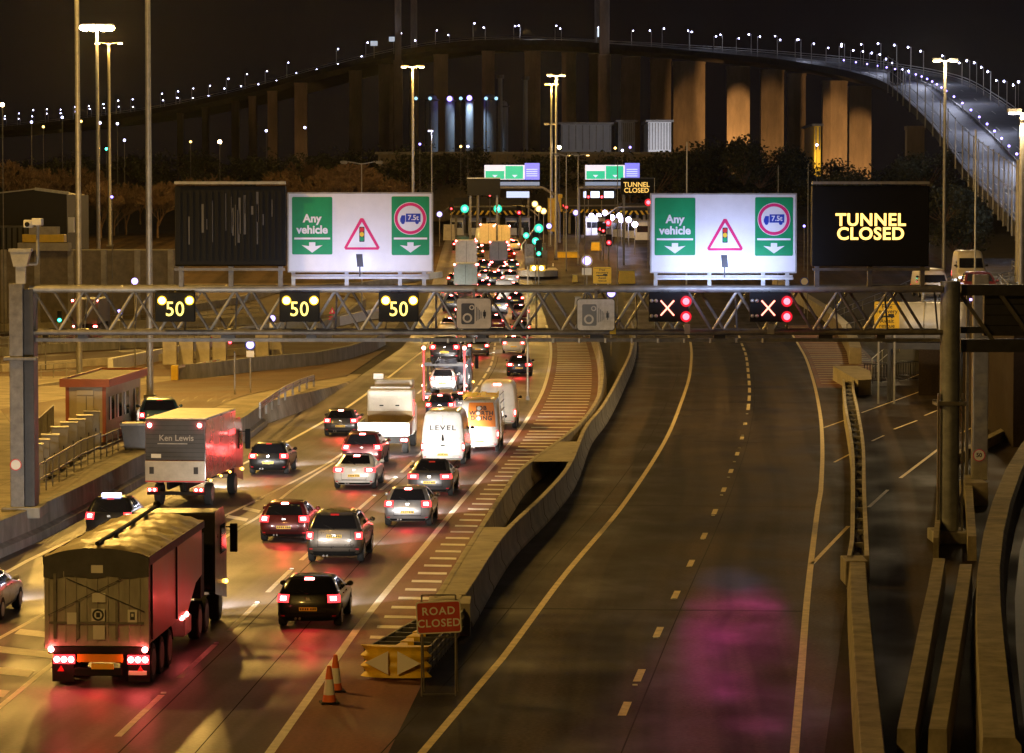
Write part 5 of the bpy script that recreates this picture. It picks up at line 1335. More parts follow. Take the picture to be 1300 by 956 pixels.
# cabin with the red roof edge
a = YL(86, 562); c = YL(134, 562)
r = empty('site_cabin', (a.x, a.y, plat(a.y)), R(-3), 'cream site cabin with a flat roof edged in red and shuttered windows', 'cabin')
w, L, h = (c.x - a.x) * .98, 10.0, 2.75
CAB = mat('cream cabin panel', (.50, .41, .28), .6, noise=.12, scale=1.5); REDT = mat('brick red trim', (.40, .11, .05), .5, noise=.15)
b = MB(); b.box(0, w, 0, L, 0, h); b.build('wall', CAB, r)
b = MB(); b.box(-.25, w + .25, -.3, L + .3, h + .003, h + .16); f = b.build('roof', mat('flat roof felt', (.30, .25, .17), .8, noise=.3), r)
b = MB()
b.box(-.30, w + .30, -.36, -.303, h - .12, h + .26); b.box(-.30, w + .30, L + .303, L + .36, h - .12, h + .26); b.box(-.31, -.253, -.30, L + .30, h - .12, h + .26); b.box(w + .253, w + .31, -.30, L + .30, h - .12, h + .26)
b.build('roof_edge', REDT, f)
for x in (.0, w):
    b = MB(); b.box(x - .08, x + .08, -.05, .08, 0, h - .13); b.build('corner_post', REDT, r)
b = MB(); b.box(.45, w - .5, -.06, -.003, .95, h - .55); b.build('shutter', mat('pale shutter', (.60, .52, .38), .5), r)
b = MB(); b.box(.45, w - .5, -.09, -.003, h - .50, h - .28); b.build('shutter_box', mat('pale shutter box', (.58, .50, .36), .5), r)
b = MB(); b.box(w / 2 + .02, w / 2 + .05, -.075, -.061, .95, h - .55); b.build('shutter_joint', M['galv_d'], r)
for k, y in enumerate((1.2, 3.2, 5.2, 8.0)):
    b = MB(); b.box(w + .003, w + .05, y, y + 1.2, 1.0, 2.1); q = b.build('window', M['glass'], r)
    b = MB(); b.box(w + .052, w + .07, y - .02, y + .3, 1.0, 2.1); b.build('shutter_leaf', M['plate_w'], q)
# grey cabinets
xs = [(44, 612, 1.5), (52, 607, 1.55), (64, 600, 1.55), (76, 592, 1.65), (88, 585, 1.65), (98, 579, 1.6), (108, 573, 1.6), (117, 567, 1.6)]
CABN = mat('grey steel cabinet', (.26, .24, .20), .55, .2, noise=.2, scale=1.5)
desc = ['lowest', 'second lowest', 'third lowest', 'first of the tall ones', 'second tall', 'third tall', 'fourth tall', 'tallest']
for (x, y, h), d in zip(xs, desc):
    p = YL(x, y); r = empty('equipment_cabinet', (p.x, p.y, plat(p.y)), R(8), f'grey steel equipment cabinet in the roadside row, {d}', 'cabinet', 'roadside cabinets behind the railing')
    b = MB(); b.box(-.36, .36, -.4, .4, .08, h); b.build('body', CABN, r, bevel=.02)
    b = MB(); b.box(-.38, .38, -.42, .42, h, h + .05); b.build('cap', CABN, r)
    b = MB(); b.box(-.4, .4, -.44, .44, 0, .08); b.build('footing', M['conc2'], r)
    b = MB(); b.box(.15, .19, -.42, -.402, h * .45, h * .55); b.build('handle', M['black'], r)
# railing
def railing(pts, label, h=1.1, n=14, m='galv_d', infill=0, zf=None, cat='railing', group=None):
    zf = zf or (lambda p: plat(p.y))
    o = pts[0]; r = empty('railing', (o.x, o.y, zf(o)), 0, label, cat, group)
    L = [Vector((p.x - o.x, p.y - o.y, zf(p) - zf(o))) for p in pts]
    b = MB()
    for z in ((h, h * .5) if not infill else (h, .12)):
        b.path([q + Vector((0, 0, z)) for q in L], .032, 6)
    b.build('rail', M[m], r)
    tot = len(L) - 1
    for k in range(n + 1):
        t = k / n * tot; i = min(tot - 1, int(t)); q = L[i].lerp(L[i + 1], t - i)
        b = MB(); b.tube(q, q + Vector((0, 0, h)), .03, n=6); b.build('post', M[m], r)
    if infill:
        b = MB()
        for k in range(infill):
            t = k / infill * tot; i = min(tot - 1, int(t)); q = L[i].lerp(L[i + 1], t - i); b.tube(q + Vector((0, 0, .1)), q + Vector((0, 0, h)), .012, n=4)
        b.build('slats', M[m], r)
    return r
railing([YL(50, 628), YL(75, 612), YL(103, 594), YL(128, 583)], 'stepped handrail on posts along the wall before the grey cabinets', 1.15, 9)
railing([YL(128, 583), YL(150, 573), YL(175, 562)], 'short handrail continuing beside the cabin', 1.0, 6)
railing([YL(44, 572), YL(56, 560), YL(68, 548)], 'thin mesh fence panel behind the cabinets', 1.3, 3, infill=44)
# small signal post, posts with signs
def post_sign(px, py, h, label, face, w=.6, hh=.6, shape='disc', z=None, name='sign_post', lower=None, glowm=None):
    p = YL(px, py) if z is None else z; zz = plat(p.y) if z is None else p.z
    r = empty(name, (p.x, p.y, zz), 0, label, 'sign post')
    b = MB(); b.tube((0, 0, 0), (0, 0, h), .045, n=8); b.build('pole', M['galv'], r)
    b = MB()
    if shape == 'disc': b.lathe([(.0001, -.07), (w / 2, -.07), (w / 2, -.04), (.0001, -.04)], (0, 0, h - w / 2), 20, 'y')
    elif shape == 'tri': b.prism([(-w / 2, h - hh), (w / 2, h - hh), (0, h)], 'y', -.07, -.04)
    else: b.box(-w / 2, w / 2, -.07, -.04, h - hh, h)
    b.build('face', face, r)
    if shape == 'disc':
        ringmb((0, h - w / 2), w / 2 + .07, w / 2 - .02, -.075, 20).build('rim', M['blue'], r)
    if shape == 'tri':
        b = MB(); b.prism([(-w * .16, h - hh * .8), (w * .16, h - hh * .8), (0, h - hh * .35)], 'y', -.078, -.071); b.build('emblem', M['reflect'], r)
        b = MB(); b.box(-w / 2, w / 2, -.07, -.04, h - hh - .34, h - hh - .24); b.box(-w / 2, w / 2, -.07, -.04, h - hh - .56, h - hh - .46); b.build('lower_plates', M['magenta'], r)
    if lower:
        b = MB(); b.box(-.24, .24, -.07, -.04, h - w - .48, h - w - .1); b.build('lower_plate', M['plate_w'], r)
    return r
post_sign(318, 499, 3.2, 'post with a lit round keep clear sign on the pale pavement', M['L_bollard'], .52, lower=True)
post_sign(346, 452, 3.4, 'post with a lit blue round sign behind the curved parapet', M['L_bollard'], .55, lower=True)
post_sign(422, 436, 3.3, 'post with a red bordered triangle above striped plates behind the parapet', M['magenta'], .62, .6, 'tri')
post_sign(152, 446, 3.6, 'post with a cyan lit round sign behind the cabin', M['L_bollard'], .5, lower=True)
post_sign(298, 501, 2.6, 'plain dark pole on the pale pavement beside the lit round sign', M['steel_d'], .08, .1, 'sq')
def traffic_post(px, py, h, label, col, zf=None, n=1):
    p = YL(px, py) if zf is None else P(px, py); z = plat(p.y) if zf is None else p.z
    r = empty('traffic_signal', (p.x, p.y, z), 0, label, 'traffic light')
    b = MB(); b.tube((0, 0, 0), (0, 0, h), .06, n=8); b.build('pole', M['galv_d'], r)
    b = MB(); b.box(-.2, .2, -.14, .1, h - .1, h + .95); b.build('housing', M['black'], r, bevel=.03)
    zz = h + (.72 if col == 'red' else .12)
    b = MB(); b.ball((0, -.15, zz), .13 * n, 10, 6); b.build('lantern', M['L_' + col], r, True)
    ringmb((0, zz), .20 * n, .13 * n, -.17, 18).build('lantern_ring', M['L_' + col + 'rim'], r)  # ring glows to paint the lantern's halo
    return r
traffic_post(58, 470, 2.2, 'signal post with a red light between yard barriers', 'red')
traffic_post(76, 436, 2.0, 'signal post with a dim green light in the far yard', 'green')
# parked car in the yard, dark skip, concrete blocks, barrier poles
car('suv', 199, 548, C_TEAL, 'dark car parked in the yard behind the tall mast', cat='parked car', loc=Vector((*YL(203, 553).xy, plat(YL(203, 553).y))), rz=.12, head=0, near=False, hot=False)
p = YL(181, 570); r = empty('waste_skip', (p.x, p.y, plat(p.y)), R(6), 'dark open skip standing at the foot of the tall mast', 'skip')
b = MB(); b.prism([(-.75, 0), (.75, 0), (.95, 1.2), (-.95, 1.2)], 'y', -.7, .8); b.build('bin', M['steel_d'], r, bevel=.03)
for y in (-.78, .8): b = MB(); b.box(-1.02, 1.02, y, y + .08, 1.12, 1.22); b.build('lip', M['galv_d'], r)
for i, (x, y) in enumerate(((216, 463), (237, 462), (258, 461), (279, 459), (333, 452), (351, 450))):
    p = YL(x, y); r = empty('concrete_bollard_block', (p.x, p.y, plat(p.y)), 0, f'pale upright concrete block behind the parapet, {["farthest from the queue", "next to the farthest", "third along", "fourth along", "fifth along", "nearest the queue"][i]}'.replace('nearest', 'closest in to'), 'concrete block', 'upright blocks behind the parapet')
    r['label'] = f'upright concrete block in the row behind the curved parapet, {["beside the barrier pole", "second from the barrier pole", "third from the barrier pole", "fourth from the barrier pole", "beside the lit blue sign", "just beyond the lit blue sign"][i]}'
    b = MB(); b.box(-.55, .55, -.4, .4, 0, 2.0); b.build('block', M['conc'], r, bevel=.05)
    b = MB(); b.box(-.6, .6, -.45, .45, 2.0, 2.12); b.build('cap', M['conc2'], r)
def pole_barrier(x0, y0, x1, y1, label):
    a, c = YL(x0, y0), YL(x1, y1); r = empty('pole_barrier', (a.x, a.y, plat(a.y)), 0, label, 'barrier'); d = c - a
    b = MB(); b.box(-.25, .25, -.25, .25, 0, 1.05); b.build('cabinet', M['sign_y'], r, bevel=.03)
    b = MB(); b.bar((0, -.1, .9), (d.x, d.y, .95), .08, .12); b.build('arm', M['reflect'], r)
    b = MB()
    for k in range(4): t = .12 + k * .24; b.bar((d.x * t, d.y * t - .12, .9), (d.x * (t + .09), d.y * (t + .09) - .12, .91), .06, .13)
    b.build('red_bands', M['red'], r)
pole_barrier(222, 483, 278, 474, 'red and white barrier pole lowered on the service road')
pole_barrier(330, 445, 258, 441, 'thin barrier pole with two red lamps behind the upright blocks')
for x, lab in ((266, 'small red lamp on the thin barrier pole, first'), (292, 'small red lamp on the thin barrier pole, second')):
    p = D(x, 434, 284); r = empty('barrier_lamp', p, 0, lab, 'lamp'); b = MB(); b.ball((0, 0, 0), .16, 8, 6); b.build('globe', M['L_red'], r); b = MB(); b.tube((0, 0, -p.z), (0, 0, 0), .03, n=5); b.build('stem', M['galv_d'], r)
# long low kerbs and rails in the yard beyond
for i, (pts, h, lab, m) in enumerate([
        ([(0, 505), (45, 498), (110, 488), (180, 480)], .5, 'low concrete wall crossing the yard behind the cabin', 'conc'),
        ([(0, 472), (60, 468), (150, 462), (230, 456), (310, 450)], .55, 'long pale kerb wall across the rear yard', 'conc'),
        ([(0, 452), (90, 446), (200, 440), (330, 433), (420, 428)], .7, 'second long pale wall further back in the rear yard', 'conc2'),
        ([(0, 421), (120, 418), (250, 414), (420, 408), (500, 404)], .8, 'third long low wall near the parked lorries', 'conc'),
        ([(140, 470), (230, 452), (310, 426), (420, 415), (520, 392)], .9, 'curving white lit parapet in the rear yard', 'white'),
        ([(230, 398), (300, 386), (350, 372), (460, 366), (560, 352)], .8, 'pale curved kerb beside the booth approach', 'conc'),
        ([(400, 424), (440, 408), (462, 390), (455, 378), (420, 372)], 1.0, 'rounded concrete wall end below the lane signals', 'conc')]):
    b = MB(); q = [P(x, y) for x, y in pts]
    b.sweep(q, [(-.2, -.1), (-.2, h), (.2, h), (.25, -.1)]); tag(b.build('yard_wall', M[m], smooth=True, angle=30), lab, 'wall')
railing([P(0, 437), P(90, 434), P(190, 431), P(340, 424)], 'yellow lit rail between the long yard walls', 1.0, 20, 'galv', zf=lambda p: p.z)
railing([P(20, 484), P(60, 480), P(100, 477)], 'short rail with stubby posts near the cabin', 1.0, 5, 'galv', zf=lambda p: plat(p.y))
railing([P(140, 413), P(230, 408), P(330, 402)], 'rail along the farther lane of the rear yard', 1.0, 12, 'galv', zf=lambda p: p.z)
railing([P(0, 446), P(90, 440), P(190, 432), P(300, 424)], 'pale two bar fence running across the rear yard', 1.2, 26, 'galv', zf=lambda p: p.z)
railing([P(0, 400), P(110, 397), P(230, 394), P(330, 391)], 'long guard rail far back in the yard', 1.0, 24, 'galv', zf=lambda p: p.z)
# things parked in the rear yard
def van_at(px, py, col, lab, sc=(1, 1, 1), rz=.4): car('van', px, py, col, lab, 'parked van', sc=sc, near=False, head=0, loc=P(px, py), rz=rz, mirrors=False)
van_at(112, 402, C_CREAM, 'cream van parked in the rear yard under the lattice', rz=2.6)
box_truck(108, 424, DARKBOX, 'dark lorry parked in the rear yard near the cabin', 3.4, 2.6)
# stalled recovery truck with lit edge
p = P(155, 392); r = empty('recovery_truck', (p.x, p.y, p.z), R(190), 'tall vehicle with a glowing white edge strip and blue lamps in its dark windscreen', 'lorry')
b = MB(); b.box(-2.3, 2.3, 0, 7, .6, 6.2); b.build('body', M['galv_d'], r, bevel=.15)
b = MB(); b.box(-2.1, 2.1, 7.0, 7.03, 2.5, 4.3); b.build('windscreen', M['glass'], r)
b = MB(); b.box(2.32, 2.62, 6.9, 7.2, 1.2, 5.2); b.build('edge_strip', glow('white edge strip', (.7, .85, 1.0), 1.6), r)
for x in (1.2, .75, -.4):
    b = MB(); b.ball((x, 7.06, 3.3 if x > 0 else 3.6), .20, 8, 6); b.build('blue_lamp', glow('pale blue lamp', (.2, .6, 1.0), 6), r)
b = MB(); b.box(-2.3, 2.3, 1, 7, 6.2, 6.35); b.build('roof', M['galv'], r)
wheels(r, (1.2, 5.6), 2.2, .5, rim=M['galv_d'])
for px, py, lab in ((171, 357, 'blue white beacon on a slim post above the gantry, by the mast'),):
    p = D(px, py, 240); r = empty('beacon', (p.x, 240, 0), 0, lab, 'lamp'); b = MB(); b.ball((0, 0, p.z), .26, 10, 6); b.build('globe', M['L_bollard'], r); b = MB(); b.tube((0, 0, 0), (0, 0, p.z), .05, n=6); b.build('pole', M['galv_d'], r)
# tan wall and dark shed at the back of the yard
Yb = 335
x0, x1 = D(-40, 0, Yb).x, D(215, 0, Yb).x
b = MB(); b.box(x0, x1, Yb, Yb + 12, 0, D(0, 318, Yb).z); b.m = 1
for k in range(7): x = lerp(x0, x1, k / 6); b.box(x - .3, x + .3, Yb - .35, Yb - .003, 0, D(0, 318, Yb).z + .1)
tag(b.build('boundary_wall', [M['brick'], M['conc']]), 'long tan boundary wall at the back of the yard', 'wall')
Ys = 352; z = lambda y: D(0, y, Ys).z; x = lambda v: D(v, 0, Ys).x
r = empty('shed', (x(43), Ys, z(320) - 2), 0, 'dark gabled shed with one pale roof edge behind the tan wall', 'building')
b = MB(); b.prism([(x(-30) - x(43), 0), (x(83) - x(43), 0), (x(83) - x(43), z(247) - z(320) + 2), (x(43) - x(43), z(241) - z(320) + 2), (x(-30) - x(43), z(249) - z(320) + 2)], 'y', 0, 18); b.build('wall', M['dark_clad'], r)
b = MB(); b.bar((0, -.2, z(241) - z(320) + 2.1), (x(86) - x(43), -.2, z(246.5) - z(320) + 2.1), .5, .32); b.bar((0, -.2, z(241) - z(320) + 2.1), (x(-30) - x(43), -.2, z(249) - z(320) + 2.1), .4, .12); b.build('roof_edge', M['galv'], r)
b = MB(); b.box(x(86) - x(43), x(93) - x(43), -1, 0, z(295) - z(320) + 2, z(276) - z(320) + 2); b.build('pale_hatch', M['plate_w'], r)
r = empty('stacked_crates', (x(88), Ys - 6, D(0, 318, Yb).z - .5), 0, 'pale stepped stack of crates on the tan wall beside the mast', 'crates')
for k, (w_, zz) in enumerate(((5.4, 0), (4.4, .9), (3.0, 1.7))):
    b = MB(); b.box(-w_ / 2, w_ / 2, -15, -13, zz + .5, zz + 1.35); b.build('crate', M['sign_y'] if k == 1 else M['conc'], r, bevel=.05)
r = empty('container_stack', (x(25), Ys - 3, D(0, 318, Yb).z - .3), 0, 'dark shipping container standing before the gabled shed', 'container')
b = MB(); b.box(-8, 4, -12, -9, 0, 2.9); b.build('container', M['steel_d'], r, bevel=.05)
b = MB()
for k in range(20): b.box(-7.8 + k * .6, -7.6 + k * .6, -12.06, -12.003, .2, 2.7)
b.build('corrugation', M['black'], r)

# ---------------------------------------------------------------- the booth plaza
def canopy(px0, px1, Y, ytop, ybot, label):
    a, c = D(px0, ybot, Y), D(px1, ytop, Y); w = c.x - a.x; g0 = gz(Y)
    r = empty('booth_canopy', ((a.x + c.x) / 2, Y, g0), 0, label, 'canopy')
    b = MB(); b.prism([(-w / 2, a.z - g0 + .4), (w / 2, a.z - g0 + .4), (w / 2 - .8, c.z - g0), (-w / 2 + .8, c.z - g0)], 'y', 0, 14); b.build('roof', M['dark_clad'], r)
    b = MB(); b.box(-w / 2, w / 2, -.15, -.003, a.z - g0 - .1, a.z - g0 + .6); b.build('fascia', M['black'], r)
    b = MB(); n = int(w / .9)
    for k in range(n):
        x0 = -w / 2 + k * w / n; s = .45 if k < n / 2 else -.45
        b.prism([(x0 + max(0, -s) , a.z - g0 - .08), (x0 + max(0, -s) + .38, a.z - g0 - .08), (x0 + s + max(0, -s) + .38, a.z - g0 + .58), (x0 + s + max(0, -s), a.z - g0 + .58)], 'y', -.17, -.152)
    b.build('warning_stripes', M['yellow'], r)
    for k in range(4):
        x0 = lerp(-w / 2 + 1, w / 2 - 1, k / 3); b = MB(); b.box(x0 - .2, x0 + .2, 1, 1.4, 0, a.z - g0); b.build('column', M['galv_d'], r)
    b = MB(); b.path([(-w / 2 - 2, 0, a.z - g0 - .3), (-w / 2, 0, a.z - g0 + 1.2), (w / 2, 0, a.z - g0 + 1.3), (w / 2 + 2, 0, a.z - g0 - .3)], .14, 6); b.build('hoop', M['galv_d'], r)
    return r, a.z - g0
canopy(571, 668, 520, 251, 272, 'dark booth canopy with yellow warning stripes over the queue lanes')
canopy(784, 826, 520, 258, 272, 'dark booth canopy with yellow warning stripes over the closed lanes')
canopy(716, 788, 560, 252, 270, 'dark booth canopy without traffic between the two striped ones')
def hang_signal(px, py, Y, label, col, n=2.2):
    p = D(px, py, Y); r = empty('traffic_signal', (p.x, Y, gz(Y)), 0, label, 'traffic light'); h = p.z - gz(Y)
    b = MB(); b.tube((0, .2, 0), (0, .2, h + .4), .07, n=6); b.build('pole', M['galv_d'], r)
    b = MB(); b.box(-.4, .4, 0, .2, h - .5, h + 1.1); b.build('housing', M['black'], r)
    b = MB(); b.ball((0, -.12, h), .135 * n, 12, 8); b.build('lantern', M['L_' + col], r, True)
    ringmb((0, h), .26 * n, .13 * n, -.13, 22).build('lantern_ring', M['L_' + col + 'rim'], r)  # oversized glowing ring painted as the signal's halo
for px, py, Y, lab, col, n in [(590, 265, 515, 'bright green signal at the canopy, over the outer queue lane', 'green', 2.6), (632, 265, 515, 'bright green signal at the canopy, over the inner queue lane', 'green', 2.6),
        (684, 290, 430, 'bright green signal, topmost of the group on the island', 'green', 2.4), (668, 299, 420, 'green signal beside the group on the island, lower one', 'green', 1.6), (680, 306, 400, 'green signal in the middle of the island group', 'green', 1.8),
        (684, 316, 390, 'green signal below the middle one of the island group', 'green', 1.8), (684, 322, 384, 'green signal lowest in the island group', 'green', 1.1),
        (772, 283, 440, 'bright red signal on the pole over the closed lanes', 'red', 1.9), (762, 291, 440, 'small red signal, first of a pair by the closed lanes', 'red', .9), (766, 293, 438, 'small red signal, second of a pair by the closed lanes', 'red', .9),
        (773, 308, 420, 'red signal low on a pole by the closed lanes', 'red', 1.3), (823, 257, 420, 'red signal peeping out beside the bright board', 'red', 1.9), (719, 259, 460, 'red signal on a pole near the yellow sign, upper', 'red', 1.0), (719, 263, 458, 'red signal on a pole near the yellow sign, lower', 'red', 1.0),
        (716, 261, 459, 'amber red signal beside the pair near the yellow sign', 'red', .8), (659, 270, 500, 'red lamp over the striped booth barrier', 'red', 1.3), (573, 265, 480, 'small red lamp at the canopy corner', 'red', .8), (622, 248, 500, 'small red lamp on the canopy roof', 'red', .8), (747, 250, 540, 'red lamp under the lit middle canopy, first', 'red', 1.1), (764, 250, 540, 'red lamp under the lit middle canopy, second', 'red', 1.1)]:
    hang_signal(px, py, Y, lab, col, n)
def far_board(px0, px1, py0, py1, label, Y=480):
    a, c = D(px0, py1, Y), D(px1, py0, Y); w, h = c.x - a.x, c.z - a.z; g0 = gz(Y)
    r = empty('direction_sign_gantry', ((a.x + c.x) / 2, Y, g0), 0, label, 'road sign'); zb_ = a.z - g0
    b = MB(); b.box(-w / 2, w / 2, 0, .2, zb_, zb_ + h * .88); b.build('board', glow('lit white board', (.55, .66, 1.0), .8, (.7, .7, .7)), r)
    for x0, x1 in ((.02, .36), (.38, .70)):
        b = MB(); b.box(-w / 2 + w * x0, -w / 2 + w * x1, -.03, -.003, zb_ + .1, zb_ + h * (.52 if x0 < .1 else .82)); q = b.build('green_panel', glow('lit green panel', (.0, .62, .36), .75, (.0, .3, .15)), r)
        b = MB(); b.prism([(-w / 2 + w * (x0 + .12), zb_ + h * .28), (-w / 2 + w * (x0 + .22), zb_ + h * .28), (-w / 2 + w * (x0 + .17), zb_ + h * .12)], 'y', -.05, -.031); b.build('arrow', M['L_panel'], q)
    b = MB(); b.box(-w / 2 + w * .73, w / 2, -.06, .15, zb_ - .02, zb_ + h); b.build('blue_panel', glow('lit blue panel', (.20, .22, .95), .95, (.1, .1, .5)), r)
    b = MB()
    for k in range(4): b.box(-w / 2 + w * .76, w / 2 - w * .04, -.075, -.061, zb_ + h * (.2 + k * .13), zb_ + h * (.25 + k * .13))
    b.build('panel_lines', M['L_panel'], r)
    b = MB(); b.box(-w / 2, w / 2, -.2, .1, zb_ - .9, zb_ - .35); b.build('light_trough', glow('lit trough', (.55, .7, 1), .35), r)
    b = MB(); b.path([(-w / 2 - 1, .3, zb_ - 1.2), (w / 2 + .5, .3, zb_ - 1.2), (w / 2 + 2.5, .3, zb_ - 2.4), (w / 2 + 3.0, .3, zb_ - 5), (w / 2 + 3.0, .3, 0)], .22, 8); b.tube((-w / 2 - 1, .3, 0), (-w / 2 - 1, .3, zb_ - 1.2), .22, n=8); b.build('gantry_arm', M['galv_d'], r, True)
    return r
far_board(615, 685, 207, 228, 'lit direction boards in white, green and blue over the queue lanes')
far_board(743, 812, 207, 228, 'lit direction boards in white, green and blue over the closed lanes')
def far_vms(px0, px1, py0, py1, Y, label, msg=None):
    a, c = D(px0, py1, Y), D(px1, py0, Y); w, h = c.x - a.x, c.z - a.z; g0 = gz(Y); zb_ = a.z - g0
    r = empty('message_sign', ((a.x + c.x) / 2, Y, g0), 0, label, 'message sign')
    b = MB(); b.box(-w / 2, w / 2, 0, .6, zb_, zb_ + h); b.build('cabinet', M['black'], r)
    b = MB(); b.box(-w / 2, w / 2, -.1, .5, zb_ + h + .01, zb_ + h + .16); b.build('top_rail', M['galv'] if not msg else M['steel_d'], r)
    b = MB(); b.box(-w / 2 + .3, -w / 2 + .6, .2, .5, 0, zb_); b.box(w / 2 - .6, w / 2 - .3, .2, .5, 0, zb_); b.build('leg', M['galv_d'], r)
    if msg:
        for i, ln in enumerate(msg): text(ln, .92, M['L_vms2'], (-.1, -.02, zb_ + h * .62 - i * .78), r, bold=.01, name='matrix_lettering')
M['L_vms2'] = glow('dim amber matrix dots', (1.0, .58, .12), 1.3)
far_vms(593, 635, 227, 248, 440, 'blank dark message sign over the far queue lanes')
far_vms(788, 830, 227, 247, 430, 'small dark message sign spelling tunnel closed over the far closed lanes', ('TUNNEL', 'CLOSED'))
for px0, px1, py0, py1, Y, lab, st in ((643, 672, 243, 251, 540, 'cool lit panel under the far queue boards', 1.1), (741, 779, 243, 251, 560, 'bright cool lit panel under the far closed lane boards', 3.0)):
    a, c = D(px0, py1, Y), D(px1, py0, Y); r = empty('lit_sign', ((a.x + c.x) / 2, Y, gz(Y)), 0, lab, 'lit sign'); w = c.x - a.x
    b = MB(); b.box(-w / 2, w / 2, 0, .3, a.z - gz(Y), c.z - gz(Y)); b.build('panel', glow('cool panel', (.62, .72, 1.0), st), r)
    b = MB(); b.box(-w / 2, -w / 2 + .3, .32, .6, 0, c.z - gz(Y)); b.box(w / 2 - .3, w / 2, .32, .6, 0, c.z - gz(Y)); b.build('leg', M['galv_d'], r)
M['L_flood'] = glow('violet white floodlight', (.70, .62, 1.0), 16)
# lit booths of the closed lanes, floodlights on them
for i, (px, py, Y, pw) in enumerate(((751, 276, 520, 5200), (760, 276, 520, 5200), (768, 272, 520, 5200), (777, 278, 470, 2600), (786, 276, 480, 1300), (789, 281, 470, 2600), (798, 281, 470, 2600), (806, 287, 450, 2600))):
    p = D(px, py - 2, Y); h = p.z - gz(Y)
    r = empty('booth_floodlight', (p.x, Y, gz(Y)), 0, 'brilliant violet white floodlight over the ' + ['first', 'second', 'third', 'fourth', 'fifth', 'sixth', 'seventh', 'eighth'][i] + ' closed booth lane', 'floodlight', 'floodlights over the closed booths')
    b = MB(); b.tube((0, .4, 0), (0, .4, h), .07, n=6); b.build('pole', M['galv_d'], r)
    b = MB(); b.ball((0, 0, h), .42, 12, 8); b.build('lamp_globe', M['L_flood'], r, True)
    lamp('floodlight_beam', 'POINT', (0, -.9, h - .6), pw * .09, BLUEWHITE, r, .3)
def booth(px, py, Y, label, w=2.2, h=2.9):
    p = D(px, py, Y); r = empty('payment_booth', (p.x, Y, gz(Y)), 0, label, 'booth')
    b = MB(); b.box(-w / 2, w / 2, 0, 3, 0, h); b.build('wall', M['white'], r, bevel=.05)
    b = MB(); b.box(-w / 2 + .2, w / 2 - .2, -.03, -.003, 1.2, 2.2); b.build('window', M['glass'], r)
    b = MB(); b.box(-w / 2 - .3, w / 2 + .3, -.4, 3.4, h, h + .25); b.build('roof', M['galv_d'], r)
for i, px in enumerate((752, 768, 786, 802, 816)): booth(px, 296, 522 - i * 8, ['white booth under the first floodlights', 'white booth behind the red signal', 'white booth in the middle of the closed lanes', 'white booth below the far message sign', 'white booth half hidden by the bright board'][i])
for i, px in enumerate((580, 603, 626, 650, 664)): booth(px, 296, 524, ['booth at the outer queue lane', 'booth between the cream lorries and the outer lane', 'booth below the inner green signal', 'booth beside the island lamps', 'booth at the inner edge of the queue'][i])
# central island with its yellow-lit machinery
r = empty('signal_island', P(682, 350), 0, 'rounded concrete island with two warm lamps in its nose', 'traffic island')
b = MB()
outl = [(2.6 * math.cos(t), -3 + 3 * math.sin(t)) for t in [math.pi + math.pi * k / 10 for k in range(11)]] + [(2.4, 40), (-2.4, 40)]
b.prism(outl, 'z', 0, .8); b.build('kerb', M['conc'], r, bevel=.1)
b = MB(); b.box(-1.0, 1.0, -6.05, -5.8, .7, 1.5); b.build('nose_box', M['sign_y'], r)
for x in (-.45, .5):
    b = MB(); b.ball((x, -6.12, 1.1), .26, 10, 6); b.build('nose_lamp', glow('warm nose lamp', (1, .85, .55), 12), r)
b = MB()
for k in range(6): b.box(-1.6 + (k % 2) * 1.8, -.4 + (k % 2) * 1.8, 1 + k * 5, 3 + k * 5, .8, 2.4 + (k % 3) * .8)
b.build('cabinet', M['galv_d'], r)
b = MB(); b.path([(-2.0, -3, 3.4), (-2.0, 6, 4.0), (-1.0, 20, 5.0), (0, 36, 6.2)], .09, 6); b.path([(2.0, -3, 1.2), (2.2, 10, 1.4)], .09, 6); b.build('pipe_rail', M['galv'], r)
for px, py, lab in ((690, 268, 'twin beacon on a yellow post by the island, upper'), (558, 272, 'violet bollard lamp at the canopy edge'), (697, 287, 'violet bollard lamp beside the island group'), (684, 265, 'warm beacon above the island signals'), (745, 331, 'tall lit round keep right sign beside the yellow rescue sign'), (776, 372, 'violet lit round bollard behind the silvery camera sign'), (731, 270, 'violet sign lamp beside the floodlit booths'), (679, 259, 'warm lamp on the yellow crossbar post'), (1230, 377, 'violet lamp on a post between gantry braces')):
    Y = 470 if py < 300 else (330 if py < 350 else 260); 
    if px > 1200: Y = 190
    p = D(px, py, Y); h = p.z - gz(Y); rr = (.42 if Y > 400 else .36) if px not in (745,) else .5
    r = empty('lit_bollard', (p.x, Y, gz(Y)), 0, lab, 'bollard'); b = MB(); b.tube((0, 0, 0), (0, 0, h), .07, n=6); b.build('stem', M['galv_d'], r)
    b = MB(); b.lathe([(.0001, -.16), (rr, -.16), (rr, .1), (.0001, .1)], (0, 0, h), 16, 'y'); b.build('lit_face', M['L_sodium2'] if 'warm' in lab or 'twin' in lab else M['L_bollard'], r)
    ringmb((0, h), rr * 1.25, rr * .9, -.17, 18).build('rim', M['blue'] if 'violet' in lab else M['galv'], r)
    if px == 745:
        b = MB(); b.box(-.5, .5, -.1, 0, h - 1.5, h - .75); b.build('lower_plate', M['plate_w'], r)
